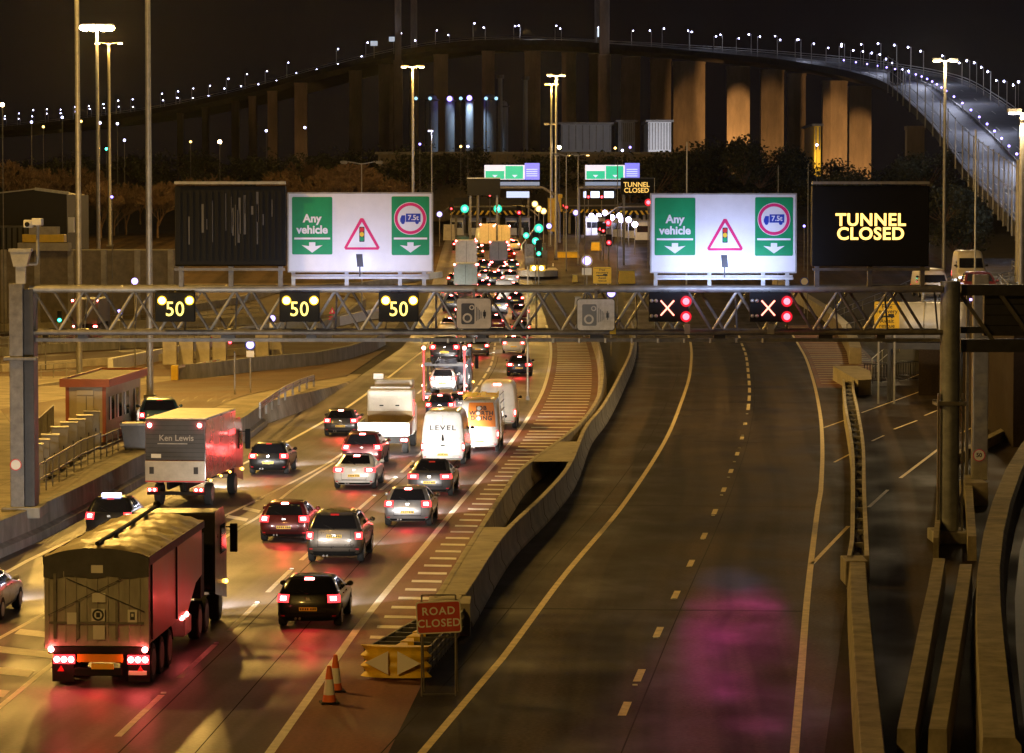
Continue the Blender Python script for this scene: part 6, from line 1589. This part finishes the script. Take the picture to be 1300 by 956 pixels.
# yellow free recovery signs
def rescue(px0, px1, py0, py1, Y, label, base=None, lines=('FREE', 'RECOVERY', '', 'Await', 'rescue')):
    a, c = D(px0, py1, Y), D(px1, py0, Y); w, h = c.x - a.x, c.z - a.z; g0 = gz(Y) if base is None else base
    r = empty('rescue_sign', ((a.x + c.x) / 2, Y, g0), 0, label, 'road sign'); zb_ = a.z - g0
    b = MB(); b.prism(rrect(-w / 2, w / 2, zb_, zb_ + h, .1), 'y', 0, .05); b.build('plate', M['sign_y'], r)
    b = MB(); b.box(-w / 2 + .08, w / 2 - .08, -.006, -.001, zb_ + h * .90, zb_ + h * .915); b.box(-w / 2 + .08, w / 2 - .08, -.006, -.001, zb_ + .05, zb_ + .07); b.build('border', M['char'], r)
    sz = h / 6.2
    for i, ln in enumerate(('Free', 'recovery', None, 'Await', 'rescue')):
        if ln: text(ln, sz * 1.25, M['char'], (0, -.008, zb_ + h * (.83 - i * .165)), r, bold=.004, extrude=.002)
    b = MB(); z0 = zb_ + h * .46; b.box(-w * .32, w * .30, -.008, -.001, z0, z0 + h * .06); b.box(w * .05, w * .28, -.008, -.001, z0 + h * .06, z0 + h * .12)
    for x_ in (-w * .2, w * .2): b.lathe([(.0001, -.009), (h * .035, -.009), (h * .035, -.001)], (x_, 0, z0), 10, 'y')
    b.build('truck_pictogram', M['char'], r)
    b = MB(); b.box(-w * .35, -w * .35 + .1, .06, .16, 0, zb_ + h * .9); b.box(w * .35 - .1, w * .35, .06, .16, 0, zb_ + h * .9); b.build('leg', M['galv'], r)
rescue(1110, 1142, 383, 420, 196, 'yellow free recovery sign with a truck picture, seen through the gantry lattice')
rescue(753, 776, 339, 360, 330, 'yellow free recovery sign with a truck picture near the booth approach')
# blocks and barriers of the approach; lamplight painted yellow into the lit ones
for i, (px, py, w, d, h, m, lab) in enumerate(((796, 360, 20, 2.0, 1.6, 'sign_y', 'yellow lit concrete block on the closed approach'), (730, 358, 6, 1, .9, 'sign_y', 'small yellow block at the island tip'), (735, 392, 10, 2, 1.3, 'conc', 'rounded concrete block behind the silvery camera sign'),
        (720, 327, 30, 1.0, .8, 'sign_y', 'long yellow lit barrier across the closed approach'), (757, 318, 12, 3, 1.2, 'sign_y', 'yellow lit barrier block at the booth island'), (570, 305, 14, 3, 2.4, 'conc', 'tan cabinet block at the outer booth lane'), (700, 258, 9, 3, 4.5, 'sign_y', 'yellow equipment house beside the far signals'), (710, 253, 8, 2, 2.0, 'sign_y', 'small yellow sign plate near the far signals'))):
    p = P(px, py) if py > 300 else D(px, py, 500); s = 4000 / p.y; ww = w / s
    r = empty('barrier_block', p if py > 300 else (p.x, 500, 8), 0, lab, 'block'); hb = 0 if py > 300 else p.z - 8
    b = MB(); b.prism([(-ww / 2, 0), (ww / 2, 0), (ww / 2 - .12, h), (-ww / 2 + .12, h)], 'y', 0, d) if not hb else b.box(-ww / 2, ww / 2, 0, d, max(0, hb - h), hb + .8); b.build('body', M[m], r, bevel=.06)
    b = MB(); b.box(-ww / 2 - .03, ww / 2 + .03, -.05, d + .05, (h if not hb else hb + .8), (h if not hb else hb + .8) + .08); b.build('cap', M['conc2'], r)
# ---------------------------------------------------------------- side ramp with traffic, fences, tanker
RZ = 6.6
o = MB(); rows = []
ctl = [(160, 25.5, 60), (185, 27, 62), (215, 30.5, 64), (250, 36, 66), (300, 44, 70), (360, 54, 76)]
for Y, a, c in ctl:
    rows.append([(lerp(a, c, k / 6), Y, RZ) for k in range(7)])
o.grid(rows); o.add([(a, Y, z) for Y, a, c in ctl for z in (RZ, -.05)], [(2 * i, 2 * i + 1, 2 * i + 3, 2 * i + 2) for i in range(len(ctl) - 1)])
o.add([(25.5, 160, RZ), (60, 160, RZ), (60, 160, -.05), (25.5, 160, -.05)], [(0, 1, 2, 3)])
tag(o.build('ramp_road', M['asphalt_side']), kind='structure')
zr = lambda p: RZ
railing([Vector((25.6, 160, RZ)), Vector((27.1, 185, RZ)), Vector((30.6, 215, RZ)), Vector((36.1, 250, RZ)), Vector((44.1, 300, RZ))], 'galvanised guard rail along the edge of the raised ramp road', .8, 20, 'galv', zf=zr)
railing([Vector((31.5, 200, RZ)), Vector((35.5, 230, RZ)), Vector((43, 262, RZ)), Vector((46, 290, RZ))], 'curving inner guard rail of the raised ramp road', .8, 16, 'galv', zf=zr)
def oncoming(px, py, Y, kind, col, lab, cat='car', sc=(1, 1, 1)):
    p = D(px, py, Y); p.z = RZ
    r, S = car(kind, 0, 0, col, lab, cat, loc=p + Vector((0, 4.2, 0)), rz=math.pi - .05, near=False, head=250, sc=sc, mirrors=True)
oncoming(1251, 360, 186, 'suv', C_MAROON, 'maroon off-road car coming down the ramp with violet white headlamps', sc=(1.0, 1, 1.0))
oncoming(1236, 340, 225, 'van', C_CREAM, 'cream van following down the ramp road', 'van', (1, 1, 1))
oncoming(1170, 345, 235, 'van', C_CREAM, 'cream fronted van at the end of the amber message sign', 'van', (1.1, 1, 1.05)) if False else None
p = D(1168, 360, 232)
r, S = car('van', 0, 0, C_CREAM, 'cream van with one glaring headlamp beside the amber message sign', 'van', loc=Vector((p.x + .9, 236, p.z - 1.0)), rz=math.pi, near=False, head=0, sc=(1.1, 1, .8))
b = MB(); b.ball((-.8, 5.95, .9), .30, 10, 6); b.build('glaring_headlamp', M['L_head'], r)
# low deck that carries that van
o = MB(); q = p.z - 1.02; o.prism([(26.5, 205), (60, 205), (60, 330), (43, 330)], 'z', -.05, q); tag(o.build('slip_road', M['asphalt_side']), kind='structure')
railing([Vector((26.8, 206, q)), Vector((32.8, 250, q)), Vector((39.4, 300, q))], 'guard rail of the slip road behind the amber message sign', .9, 14, 'galv', zf=lambda p_: q)
# white tanker parked below
p = P(1176, 470); r = empty('tanker_trailer', (26.0, 198, 0), R(78), 'rounded pale tanker trailer parked behind the gantry lattice', 'trailer')
b = MB(); b.lathe([(.0001, -3.2), (.9, -3.1), (1.25, -2.7), (1.32, -2.2), (1.32, 2.2), (1.25, 2.7), (.9, 3.1), (.0001, 3.2)], (0, 0, 0), 20, 'y'); o = b.build('tank', mat('pale tanker skin', (.62, .62, .62), .4, .2, noise=.15, scale=1), r, True); o.location = (0, 0, 5.0); o.scale = (1, 1, .98)
b = MB()
for y in (-2, 0, 2): b.lathe([(1.335, y - .04), (1.36, y), (1.335, y + .04)], (0, 0, 5.0), 20, 'y')
b.build('band', M['galv'], r)
b = MB(); b.box(-.9, .9, -2.8, 2.8, 3.35, 3.75); 
for x_ in (-.8, .8):
    for y in (-2.2, 2.2): b.box(x_ - .1, x_ + .1, y - .1, y + .1, 0, 3.35)
b.build('frame', M['steel_d'], r)
# fences below
railing([P(1108, 487), P(1140, 484), P(1185, 481), P(1240, 484), P(1310, 488)], 'row of dark crowd barriers with upright bars across the side road', 1.3, 12, 'steel_d', 60, zf=lambda p_: p_.z)
railing([P(1107, 478), P(1120, 466), P(1142, 446), P(1155, 434)], 'pale handrail climbing towards the tanker', 1.3, 6, 'galv', zf=lambda p_: p_.z)
railing([P(1215, 472), P(1255, 474), P(1310, 480)], 'pale guard rail behind the roundel column', 1.4, 8, 'galv', zf=lambda p_: p_.z)
railing([P(1215, 458), P(1260, 460), P(1310, 466)], 'second pale guard rail farther behind the roundel column', 1.4, 8, 'galv', 30, zf=lambda p_: p_.z)
railing([P(1075, 440), P(1100, 432), P(1140, 428), P(1200, 428)], 'mesh fence panels behind the curved concrete wall', 2.0, 8, 'galv_d', 60, zf=lambda p_: p_.z)
railing([P(1060, 410), P(1090, 396), P(1130, 380), P(1160, 366)], 'sloping guard rail pair beside the yellow rescue sign', 1.2, 8, 'galv', zf=lambda p_: p_.z)
for i, (px, py) in enumerate(((1112, 482), (1128, 480), (1150, 478))):
    p = P(px, py); r = empty('barrier_stack', (p.x, p.y, 0), R(10 * i), ['dark folded barriers beside the big concrete block', 'dark folded barriers in the middle of the row', 'dark folded barriers by the handrail'][i], 'barrier')
    b = MB()
    for k in range(6): b.bar((-.8, k * .12, .1), (.8, k * .12 + .1, .1), .04, .04); b.bar((-.8, k * .12, 1.1), (.8, k * .12 + .1, 1.1), .04, .04)
    b.build('rail', M['steel_d'], r)
    b = MB()
    for k in range(18): b.bar((-.8 + (k % 9) * .2, (k // 9) * .4, .1), (-.8 + (k % 9) * .2, (k // 9) * .4, 1.1), .025, .025)
    b.build('slats', M['black'], r)
post_sign(1021, 398, 3.4, 'grey post with a small round restriction sign by the bright board', M['plate_w'], .7, z=D(1021, 398, 300), lower=True)

# ---------------------------------------------------------------- the high bridge
deckpts = [(1345, 372, 330), (1300, 303, 385), (1277, 276, 430), (1250, 247, 500), (1224, 219, 560), (1186, 166, 670), (1148, 128, 760), (1122, 108, 830), (1090, 97, 890), (1050, 88.5, 940), (1000, 80, 985), (950, 74.5, 1020), (900, 69.5, 1050), (850, 65, 1075), (800, 61, 1095), (750, 57, 1110),
           (700, 54.5, 1120), (650, 53.5, 1130), (600, 55, 1140), (550, 60, 1152), (500, 68.5, 1165), (450, 79.5, 1180), (400, 92, 1200), (350, 106, 1225), (300, 119, 1255), (250, 130, 1290), (200, 140, 1330), (130, 150, 1390), (40, 160, 1470), (-60, 169, 1560)]
base = [D(*q) for q in deckpts]
def cat_rom(pts, n=4):
    out = []
    for i in range(len(pts) - 1):
        p0, p1, p2, p3 = pts[max(0, i - 1)], pts[i], pts[i + 1], pts[min(len(pts) - 1, i + 2)]
        for k in range(n):
            t = k / n; out.append(.5 * ((2 * p1) + (p2 - p0) * t + (2 * p0 - 5 * p1 + 4 * p2 - p3) * t * t + (3 * p1 - p0 - 3 * p2 + p3) * t ** 3))
    return out + [pts[-1]]
path = cat_rom(base)
def normal(i):
    a, c = path[max(0, i - 1)], path[min(len(path) - 1, i + 1)]; d = (c - a); d.z = 0; d.normalize()
    return Vector((d.y, -d.x, 0))       # away from us on the outer side
DW = 21.0
def edge(i, k, dz=0.0): return path[i] + normal(i) * k + Vector((0, 0, dz))
br = empty('high_bridge', (base[0].x, base[0].y, 0), 0, 'long high cable stayed road bridge curving across the skyline on tall piers', 'bridge')
O = br.location
n = len(path)
rows = [[edge(i, k) - O for k in (0, 3, 7, 10.5, 14, 18, DW)] for i in range(n)]
b = MB(); b.grid(rows); b.build('deck', M['deck'], br, True)
b = MB()
b.grid([[edge(i, -.15, .9) - O, edge(i, -.15, -1.0) - O, edge(i, 2.5, -2.6) - O, edge(i, DW - 2.5, -2.6) - O, edge(i, DW + .15, -1.0) - O, edge(i, DW + .15, .9) - O] for i in range(n)]); b.build('girder', M['girder'], br)
for k, nm in ((-.1, 'parapet_rail'), (DW + .1, 'parapet_rail')):
    b = MB()
    for z in (1.2, 1.9): b.path([edge(i, k, z) - O for i in range(n)], .10, 4)
    b.build(nm, M['galv'], br)
b = MB()
for z in (.45, .8): b.path([edge(i, 10.5, z) - O for i in range(0, n)], .12, 4)
b.build('median_rail', M['galv'], br)
b = MB()
for k in (3.6, 7.2, 13.8, 17.4):
    for i in range(0, n - 1, 2):
        p0, p1 = edge(i, k, .03) - O, edge(i, k, .03).lerp(edge(i + 1, k, .03), .4) - O; nn = normal(i) * .12
        b.add([p0 - nn, p0 + nn, p1 + nn, p1 - nn], [(0, 1, 2, 3)])
b.build('lane_marking', M['paint'], br)
# wind fence posts and wires on the outer edge of the approach
tot = 0; posts = []
for i in range(0, 28):
    if i % 1 == 0: posts.append(i)
for i in posts:
    b = MB(); p0 = edge(i, -.3, -1.2) - O; b.tube(p0, p0 + Vector((0, 0, 9.5)), .16, .10, 6); b.build('fence_post', M['galv'], br)
for z in (8.0, 4.6):
    b = MB(); b.path([edge(i, -.3, z) - O for i in posts], .06, 4); b.build('fence_wire', M['galv'], br)
# piers
def pier_at(px, hw, px2=None, lit=None, zb=-2):
    best = min(range(n), key=lambda i: abs(650 + path[i].x / path[i].y * 4000 - px))
    p = path[best]; s = 4000 / p.y; w = hw / s
    b = MB(); c = p - O
    nn = normal(best)
    b.box(-w / 2, w / 2, -2, 2, -p.z * 1.0 + zb, -2.7)
    b.box(-w / 2 - .15, w / 2 + .15, -2.2, 2.2, -3.6, -2.72)
    b.box(-w / 2 + w * .30, -w / 2 + w * .34, -2.06, -2.003, -p.z + zb, -4.3); b.box(w / 2 - w * .34, w / 2 - w * .30, -2.06, -2.003, -p.z + zb, -4.3)
    pos = p + nn * 8; pos.x = (px - 650) / 4000 * pos.y
    o = b.build('pier', M['pier'], br, bevel=.25); o.location = pos - O
    if lit:
        q = pos; aim = Vector((q.x, q.y, lit[1]))
        lamp('pier_floodlight', 'SPOT', (q.x + lit[2], q.y - 38, 8 + lit[3]), lit[0] * 2.1, (1.0, .50, .16), None, .5, 50, .35, aim).scale = (.45, 1, 1)
for px, hw, lit in ((874, 40, (52000, 30, -12, 0)), (936, 29, (75000, 32, -3, 10)), (979, 29, (60000, 28, 14, 0)), (1058, 31, (85000, 24, 12, 0)), (1090, 28, (85000, 20, 12, 0)), (1160, 22, (900, 8, 8, 0)), (383, 16, (15000, 34, 8, 0)), (347, 12, None),
                    (322, 10, None), (491, 19, None), (452, 16, None), (560, 18, None), (620, 16, None), (676, 20, None), (722, 18, None), (757, 20, None), (800, 24, None), (838, 26, (2500, 40, 0, 0)),
                    (1010, 22, None), (300, 9, None), (262, 8, None), (230, 7, None)):
    pier_at(px, hw, lit=lit)
# pylons and stays
for px, w in ((461.5, 8), (508, 8), (707, 12), (771, 13)):
    i = min(range(n), key=lambda i: abs(650 + path[i].x / path[i].y * 4000 - px)); p = path[i]; s = 4000 / p.y; ww = w / s; nn = normal(i)
    off = 0 if px in (508, 771) else DW
    b = MB(); b.box(-ww / 2, ww / 2, -2, 2, -p.z, 84); b.box(-ww / 2 - .5, ww / 2 + .5, -2.4, 2.4, -p.z, -3)
    o = b.build('pylon', M['pier'], br, bevel=.3); o.location = p - O + nn * (off + (4 if off else -3))
    lamp('pylon_floodlight', 'SPOT', (p.x + nn.x * off, p.y - 30, p.z + 3), 2500, (.8, .8, 1), None, .5, 40, .8, p + Vector((0, 0, 30)))
# lamps along both edges of the bridge
dist = [0]
for i in range(1, n): dist.append(dist[-1] + (path[i] - path[i - 1]).length)
def at_dist(d, k):
    for i in range(n - 1):
        if dist[i + 1] >= d:
            t = (d - dist[i]) / (dist[i + 1] - dist[i]); return edge(i, k).lerp(edge(i + 1, k), t), i
    return edge(n - 1, k), n - 1
mb = MB(); mb.tube((0, 0, 0), (0, 0, 7.2), .14, .09, 6); mb.m = 0; mb.bar((0, 0, 7.1), (0.9, 0, 7.3), .1, .1); mb.m = 1; mb.ball((.9, 0, 7.15), .26, 8, 6)
proto = mb.build('bridge_lamp', [M['galv'], M['L_bridge'] if 'L_bridge' in M else glow('bridge lamp', (.58, .58, 1.0), 18)])
first = True
d = 60
cnt = 0
while d < dist[-1] - 20:
    for k, sg in ((.6, 1), (DW - .6, -1)):
        if random.random() < .06 or (sg > 0 and d < 430) or (sg < 0 and d < 330 and cnt % 2): cnt += 1; continue
        p, i = at_dist(d + (0 if sg > 0 else 11), k)
        c = proto if first else proto.copy()
        if not first: COL.objects.link(c)
        first = False; c.location = p; nn = normal(i); c.rotation_euler.z = math.atan2(nn.y * sg, nn.x * sg); s_ = random.uniform(.75, 1.1) * min(1, max(.5, p.y / 1000)); c.scale = (s_, s_, random.uniform(.8, 1.05))
        tag(c, 'slender lamp column with a cold white head along the edge of the high bridge', 'lamp post', 'lamp columns along the bridge'); cnt += 1
    d += 18
d = 250
k0 = 0
mb = MB(); mb.tube((0, 0, 0), (0, 0, 2.0), .1, .1, 6); mb.m = 1; mb.ball((0, 0, 2.0), .24, 8, 6)
pr2 = mb.build('marker_lamp', [M['galv'], glow('violet marker lamp', (.30, .22, 1.0), 9)])
while d < 640:
    c = pr2 if k0 == 0 else pr2.copy()
    if k0: COL.objects.link(c)
    p, i = at_dist(d, 10.5); c.location = p; tag(c, 'low violet lane marker lamp on the median of the bridge', 'lamp', 'median marker lamps on the bridge'); k0 += 1; d += 21 if d < 420 else 14
# long row of cool lamps for the deck's own light
for dd in range(80, int(dist[-1]) - 100, 85):
    p, i = at_dist(dd, 10.5); lamp('bridge_deck_light', 'POINT', p + Vector((0, 0, 9)), 6500 if dd < 560 else (4500 if dd < 1000 else 1500), (.72, .76, 1.0), None, .4)
# white signs and a high lorry on the deck
for px, Yk, w, h, z, lab, st in ((470, 0, 9, 6, 4.5, 'small white lit sign on the bridge, farther one', .5), (502, 0, 12, 6, 4.5, 'small white lit sign on the bridge beside the pylon', .5), (763, 0, 8, 12, 3.0, 'white lit column sign beside the bridge pylon', 1.4)):
    i = min(range(n), key=lambda i: abs(650 + path[i].x / path[i].y * 4000 - px)); p = path[i]; s = 4000 / p.y
    r = empty('bridge_sign', p + Vector((0, -1, 0)), 0, lab, 'sign')
    b = MB(); b.box(-w / s / 2, w / s / 2, 0, .3, z, z + h / s); b.build('panel', glow('white bridge sign', (.75, .85, 1.0), st, (.6, .6, .6)), r)
    b = MB(); b.box(-.15, .15, .3, .6, 0, z); b.build('leg', M['galv'], r)
i = min(range(n), key=lambda i: abs(650 + path[i].x / path[i].y * 4000 - 1122)); p = edge(i, 4)
r = empty('lorry_on_bridge', p, 0, 'dark lorry silhouetted on the crest of the bridge approach', 'lorry')
b = MB(); b.box(-1.3, 1.3, 0, 9, .9, 4.0); b.build('box', M['black'], r, bevel=.1)
b = MB(); b.box(-1.2, 1.2, -2.4, -.2, .6, 3.2); b.build('cab', M['steel_d'], r, bevel=.15)
wheels(r, (-1.5, 5.5, 7), 1.2, .5, rim=M['galv_d'])

# ---------------------------------------------------------------- distant works beyond the booths
def building(px0, px1, py0, py1, Y, m, lab, name='warehouse', roof=True, ribs=8, cat='building', base=0):
    a, c = D(px0, py1, Y), D(px1, py0, Y); w = c.x - a.x
    r = empty(name, ((a.x + c.x) / 2, Y, base), 0, lab, cat)
    b = MB(); b.box(-w / 2, w / 2, 0, 25, 0, c.z - base); b.build('wall', m, r)
    b = MB()
    for k in range(ribs): x_ = lerp(-w / 2 + .3, w / 2 - .3, k / max(1, ribs - 1)); b.box(x_ - .12, x_ + .12, -.15, -.003, a.z - base, c.z - base - .2)
    b.build('panel_rib', M['galv_d'], r)
    if roof: b = MB(); b.box(-w / 2 - .6, w / 2 + .6, -.8, 26, c.z - base, c.z - base + .5); b.build('roof', M['galv_d'], r)
    return r, a, c
building(712, 776, 158, 190, 760, M['silo'], 'long pale low shed between the dark bridge piers')
building(785, 806, 155, 180, 770, M['silo'], 'small pale shed beside the long low one')
rr, a, c = building(823, 852, 155, 190, 740, M['white'], 'bright corrugated wall glowing between two bridge piers')
lamp('shed_floodlight', 'SPOT', ((a.x + c.x) / 2 + .5, 722, a.z + 1), 7000, (.85, .86, 1.0), None, .4, 110, .7, ((a.x + c.x) / 2, 741, a.z + 4))
lamp('shed_floodlight', 'SPOT', (D(745, 0, 740).x, 720, 22), 1800, (.85, .86, 1.0), None, .4, 120, .7, (D(745, 0, 760).x, 761, 28))
building(1034, 1042, 160, 190, 720, M['sign_y'], 'narrow warm lit stair tower between bridge piers', ribs=2)
lamp('stair_light', 'POINT', (D(1038, 0, 700).x, 716, 24), 1500, WARM, None, .4)
building(480, 660, 196, 232, 640, M['brick'], 'long dim tan flyover wall behind the canopies', 'flyover_wall', ribs=14, cat='wall')
building(660, 900, 196, 232, 645, M['brick'], 'second dim tan flyover wall behind the lit boards', 'flyover_wall', ribs=16, cat='wall')
for i, (px, w, top, bot, lampm) in enumerate(((548, 16, 127, 180, None), (571, 12, 128, 180, 'L_blue'), (596, 10, 127, 180, 'L_blue'), (622, 16, 126, 180, None), (640, 10, 135, 180, None))):
    Y = 900; p = D(px, top, Y); ww = w / (4000 / Y)
    r = empty('storage_silo', (p.x, Y, 0), 0, ['tall pale silo farthest out in the works', 'tall silo with a blue lamp at its top', 'slender silo glowing below its blue lamp', 'wide silo beside the slender one', 'dark silo at the end of the works'][i], 'silo')
    b = MB(); b.lathe([(ww / 2, 0), (ww / 2, p.z), (ww / 3, p.z + 1.2), (.0001, p.z + 1.6)], (0, 0, 0), 20); b.build('shell', M['silo'], r, True)
    b = MB(); b.lathe([(ww / 2 + .15, p.z - .3), (ww / 2 + .5, p.z - .1), (ww / 2 + .5, p.z + .1)], (0, 0, 0), 20); b.build('walkway', M['galv_d'], r)
    if lampm:
        b = MB(); b.ball((0, -ww / 2 - 1, p.z + .5), .75, 10, 6); b.build('lamp_globe', M[lampm], r)
        lamp('silo_light', 'SPOT', (0, -ww / 2 - 3, p.z + 1), 6000 if i == 2 else 700, (.55, .75, 1.0), r, .4, 100, .8, (0, 0, p.z - 14))
for px, lab in ((528, 'cold lamp on the works walkway, outermost'), (546, 'cold lamp on the works walkway, beside the first silo'), (585, 'cold lamp on the works walkway between the blue lamps'), (617, 'cold cyan lamp on the works walkway'), (630, 'faint cold lamp at the works walkway end')):
    p = D(px, 125, 890); r = empty('works_lamp', (p.x, 890, 0), 0, lab, 'lamp'); b = MB(); b.ball((0, 0, p.z), .5, 8, 6); b.build('globe', glow('cyan lamp', (.4, .75, 1), 1.5), r); b = MB(); b.tube((0, 0, 0), (0, 0, p.z), .2, n=6); b.build('mast', M['galv_d'], r)
# trussed chimney
for px, top, lab in ((667, 97, 'dark lattice chimney beside the far silo'), (635, 95, 'slim dark mast behind the works')):
    p = D(px, top, 880); r = empty('chimney', (p.x, 880, 0), 0, lab, 'chimney'); b = MB(); b.tube((0, 0, 0), (0, 0, p.z), .9, .6, 10); b.build('shaft', M['silo'], r); b = MB(); b.tube((0, 0, p.z - 1), (0, 0, p.z), 1.1, 1.1, 10); b.build('collar', M['galv_d'], r)

# ---------------------------------------------------------------- hillside and trees
rows = []
for j in range(14):
    t = j / 13; Y = 560 + 200 * t; row = []
    for i in range(61):
        X = lerp(-420, 420, i / 60); pxx = 650 + X / Y * 4000
        hill = 5 + 7 * ss((abs(pxx - 640) - 130) / 220) + 2.0 * math.sin(X * .05) + 1.2 * math.sin(X * .13 + 1)
        row.append((X, Y, gz(Y) - .2 + hill * ss(t / .6)))
    rows.append(row)
b = MB(); b.grid(rows); tag(b.build('hillside', M['ground'], smooth=True), kind='structure')

def twig_mesh(seed, h, spread, depth=8, lean=0):
    rnd = random.Random(seed); trunk = MB(); crown = MB()
    def grow(p, d, L, r, k):
        q = p + d * L
        (trunk if k < 2 else crown).tube(p, q, r, r * .7, 5 if k < 2 else 3, False)
        if k >= depth: return
        for _ in range(3 if k < 4 else 2 + (rnd.random() < .6)):
            nd = (d + Vector((rnd.uniform(-1, 1), rnd.uniform(-1, 1), rnd.uniform(-.35, .75))) * spread).normalized()
            grow(p.lerp(q, rnd.uniform(.55, 1)), nd, L * rnd.uniform(.62, .86), max(.045, r * .62), k + 1)
    grow(Vector((0, 0, 0)), Vector((lean, 0, 1)).normalized(), h * .26, h * .018, 0)
    return trunk, crown
def bare_tree_proto(seed, h, spread):
    t, c = twig_mesh(seed, h, spread); return t, c, h
TREE = [bare_tree_proto(s, h, sp) for s, h, sp in ((1, 9, .62), (2, 10, .7), (3, 8, .8), (5, 11, .6))]
protos = {}
def bare_tree(i, loc, scale, rz, label, group):
    k = i % 4
    if k not in protos:
        r = empty('bare_tree', loc, rz, label, 'tree', group); t, c, h = TREE[k]
        t.build('trunk', M['bark'], r, True, 60); c.build('crown', M['bark'], r); protos[k] = r
    else:
        r = copy_tree(protos[k]); r.location = loc; r.rotation_euler.z = rz; tag(r, label, 'tree', group)
    r.scale = (scale * random.uniform(.9, 1.25), scale, scale)
words_ = ['behind the gabled shed', 'behind the tall mast', 'beside the violet lamp', 'next to the blank message sign', 'above the blank message sign', 'beyond the white lane sign', 'behind the slim crossbar post', 'beside the twin headed lamp post', 'below the bridge arc', 'next to the canopy', 'at the foot of the hillside', 'near the works']
spots = [(25, 262), (55, 268), (95, 275), (112, 300), (128, 305), (145, 310), (160, 300), (178, 296), (200, 285), (345, 272), (372, 270), (400, 268), (425, 270), (450, 268), (475, 270), (498, 275), (520, 278), (330, 275), (240, 270), (262, 268), (300, 270), (75, 270)]
for i, (px, py) in enumerate(spots):
    Y = 500 + (i % 4) * 16 if px < 230 else 520 + (i % 3) * 18
    hh = [62, 56, 64, 72, 78, 76, 70, 62, 58, 50, 56, 62, 66, 62, 58, 48, 40, 44, 46, 44, 46, 58][i]
    p = D(px, py, Y); g0 = gz(Y) + (2 if Y > 540 else 0)
    top = D(px, py - hh, Y).z
    bare_tree(i, (p.x, Y, g0 - .3), max(.6, (top - g0) / TREE[i % 4][2] * 1.15), i * 1.3, 'bare winter tree glowing brown in the sodium light, ' + words_[i % 12] if i < 12 else f'bushy bare winter tree, {["second one", "smaller one"][0 if i < 18 else 1]} {words_[i % 12]}', 'bare trees beyond the yard')
# evergreen scrub on the hillside
def shrub_proto(seed, w, h):
    rnd = random.Random(seed); b = MB(); stem = MB()
    cl = [(rnd.uniform(-.5, .5) * w, rnd.uniform(-.3, .3) * w, rnd.uniform(.3, .85) * h, rnd.uniform(.14, .3) * w) for _ in range(14)]
    for x_, y_, z_, r_ in cl:
        stem.tube((0, 0, 0), (x_, y_, z_), .12, .04, 5)
        for _ in range(150):
            v = Vector((rnd.gauss(0, 1), rnd.gauss(0, 1), rnd.gauss(0, .8))).normalized() * r_ * rnd.uniform(.35, 1.12); c = Vector((x_, y_, z_)) + v; s = rnd.uniform(.18, .45)
            a = Vector((rnd.uniform(-1, 1), rnd.uniform(-1, 1), rnd.uniform(-1, 1))).normalized() * s; e = a.cross(Vector((rnd.uniform(-1, 1), rnd.uniform(-1, 1), 1))).normalized() * s * .6
            b.add([c - a, c - e, c + a, c + e], [(0, 1, 2, 3)])
    return b, stem
SH = [shrub_proto(s, 10, 8) for s in (11, 12, 13)]; shp = {}
hs = [(830, 206), (858, 200), (885, 196), (905, 186), (925, 180), (945, 190), (965, 196), (985, 206), (1005, 196), (1030, 212), (1055, 220), (1080, 224), (1105, 222), (1130, 218), (1150, 205), (1175, 200), (1200, 236), (1160, 236), (700, 204), (735, 203), (770, 205), (800, 206), (560, 196), (600, 198), (640, 200), (670, 199),
      (1010, 236), (960, 232), (910, 226), (865, 226), (350, 204), (310, 200), (260, 206), (210, 202), (160, 198), (100, 206), (40, 210), (400, 196), (440, 200), (480, 196), (520, 194), (1230, 270), (1210, 280), (1140, 262)]
dirs = ['below the lit bridge piers', 'below the bridge approach', 'along the hill crest', 'above the lit message boards', 'under the bridge arc', 'beside the bridge ramp']
for i, (px, py) in enumerate(hs):
    Y = 600 + (i % 5) * 14 if px < 1190 else 420
    k = i % 3; p = D(px, py, Y); sc = random.uniform(.8, 1.25) * (Y / 600)
    lab = 'dense dark evergreen bush growing on the unlit hillside below the bridge'
    if k not in shp:
        r = empty('evergreen_bush', (0, 0, 0), 0, lab, 'bush', 'evergreen bushes on the hillside'); SH[k][0].build('foliage', M['leaf'], r); SH[k][1].build('stem', M['bark'], r); shp[k] = r
    else: r = copy_tree(shp[k])
    r.location = (p.x, Y, p.z - 7.0 * sc); r.rotation_euler.z = i * 2.1; r.scale = (sc * 1.2, sc, sc)
# ---------------------------------------------------------------- thin night haze over the whole scene
b = MB(); b.box(-900, 900, -60, 2000, -2.0, 160)
hz_ = b.build('haze', bpy.data.materials.new('night haze'))
hm = hz_.data.materials[0]; hm.use_nodes = True; hn = hm.node_tree
for nd in list(hn.nodes):
    if nd.type != 'OUTPUT_MATERIAL': hn.nodes.remove(nd)
pv = hn.nodes.new('ShaderNodeVolumePrincipled'); pv.inputs['Color'].default_value = (.9, .9, .9, 1); pv.inputs['Density'].default_value = 0.000013; pv.inputs['Anisotropy'].default_value = 0.86
hn.links.new(pv.outputs[0], hn.nodes['Material Output'].inputs['Volume'])
tag(hz_, 'thin night haze hanging over the roads and bridge', 'haze', kind='stuff')
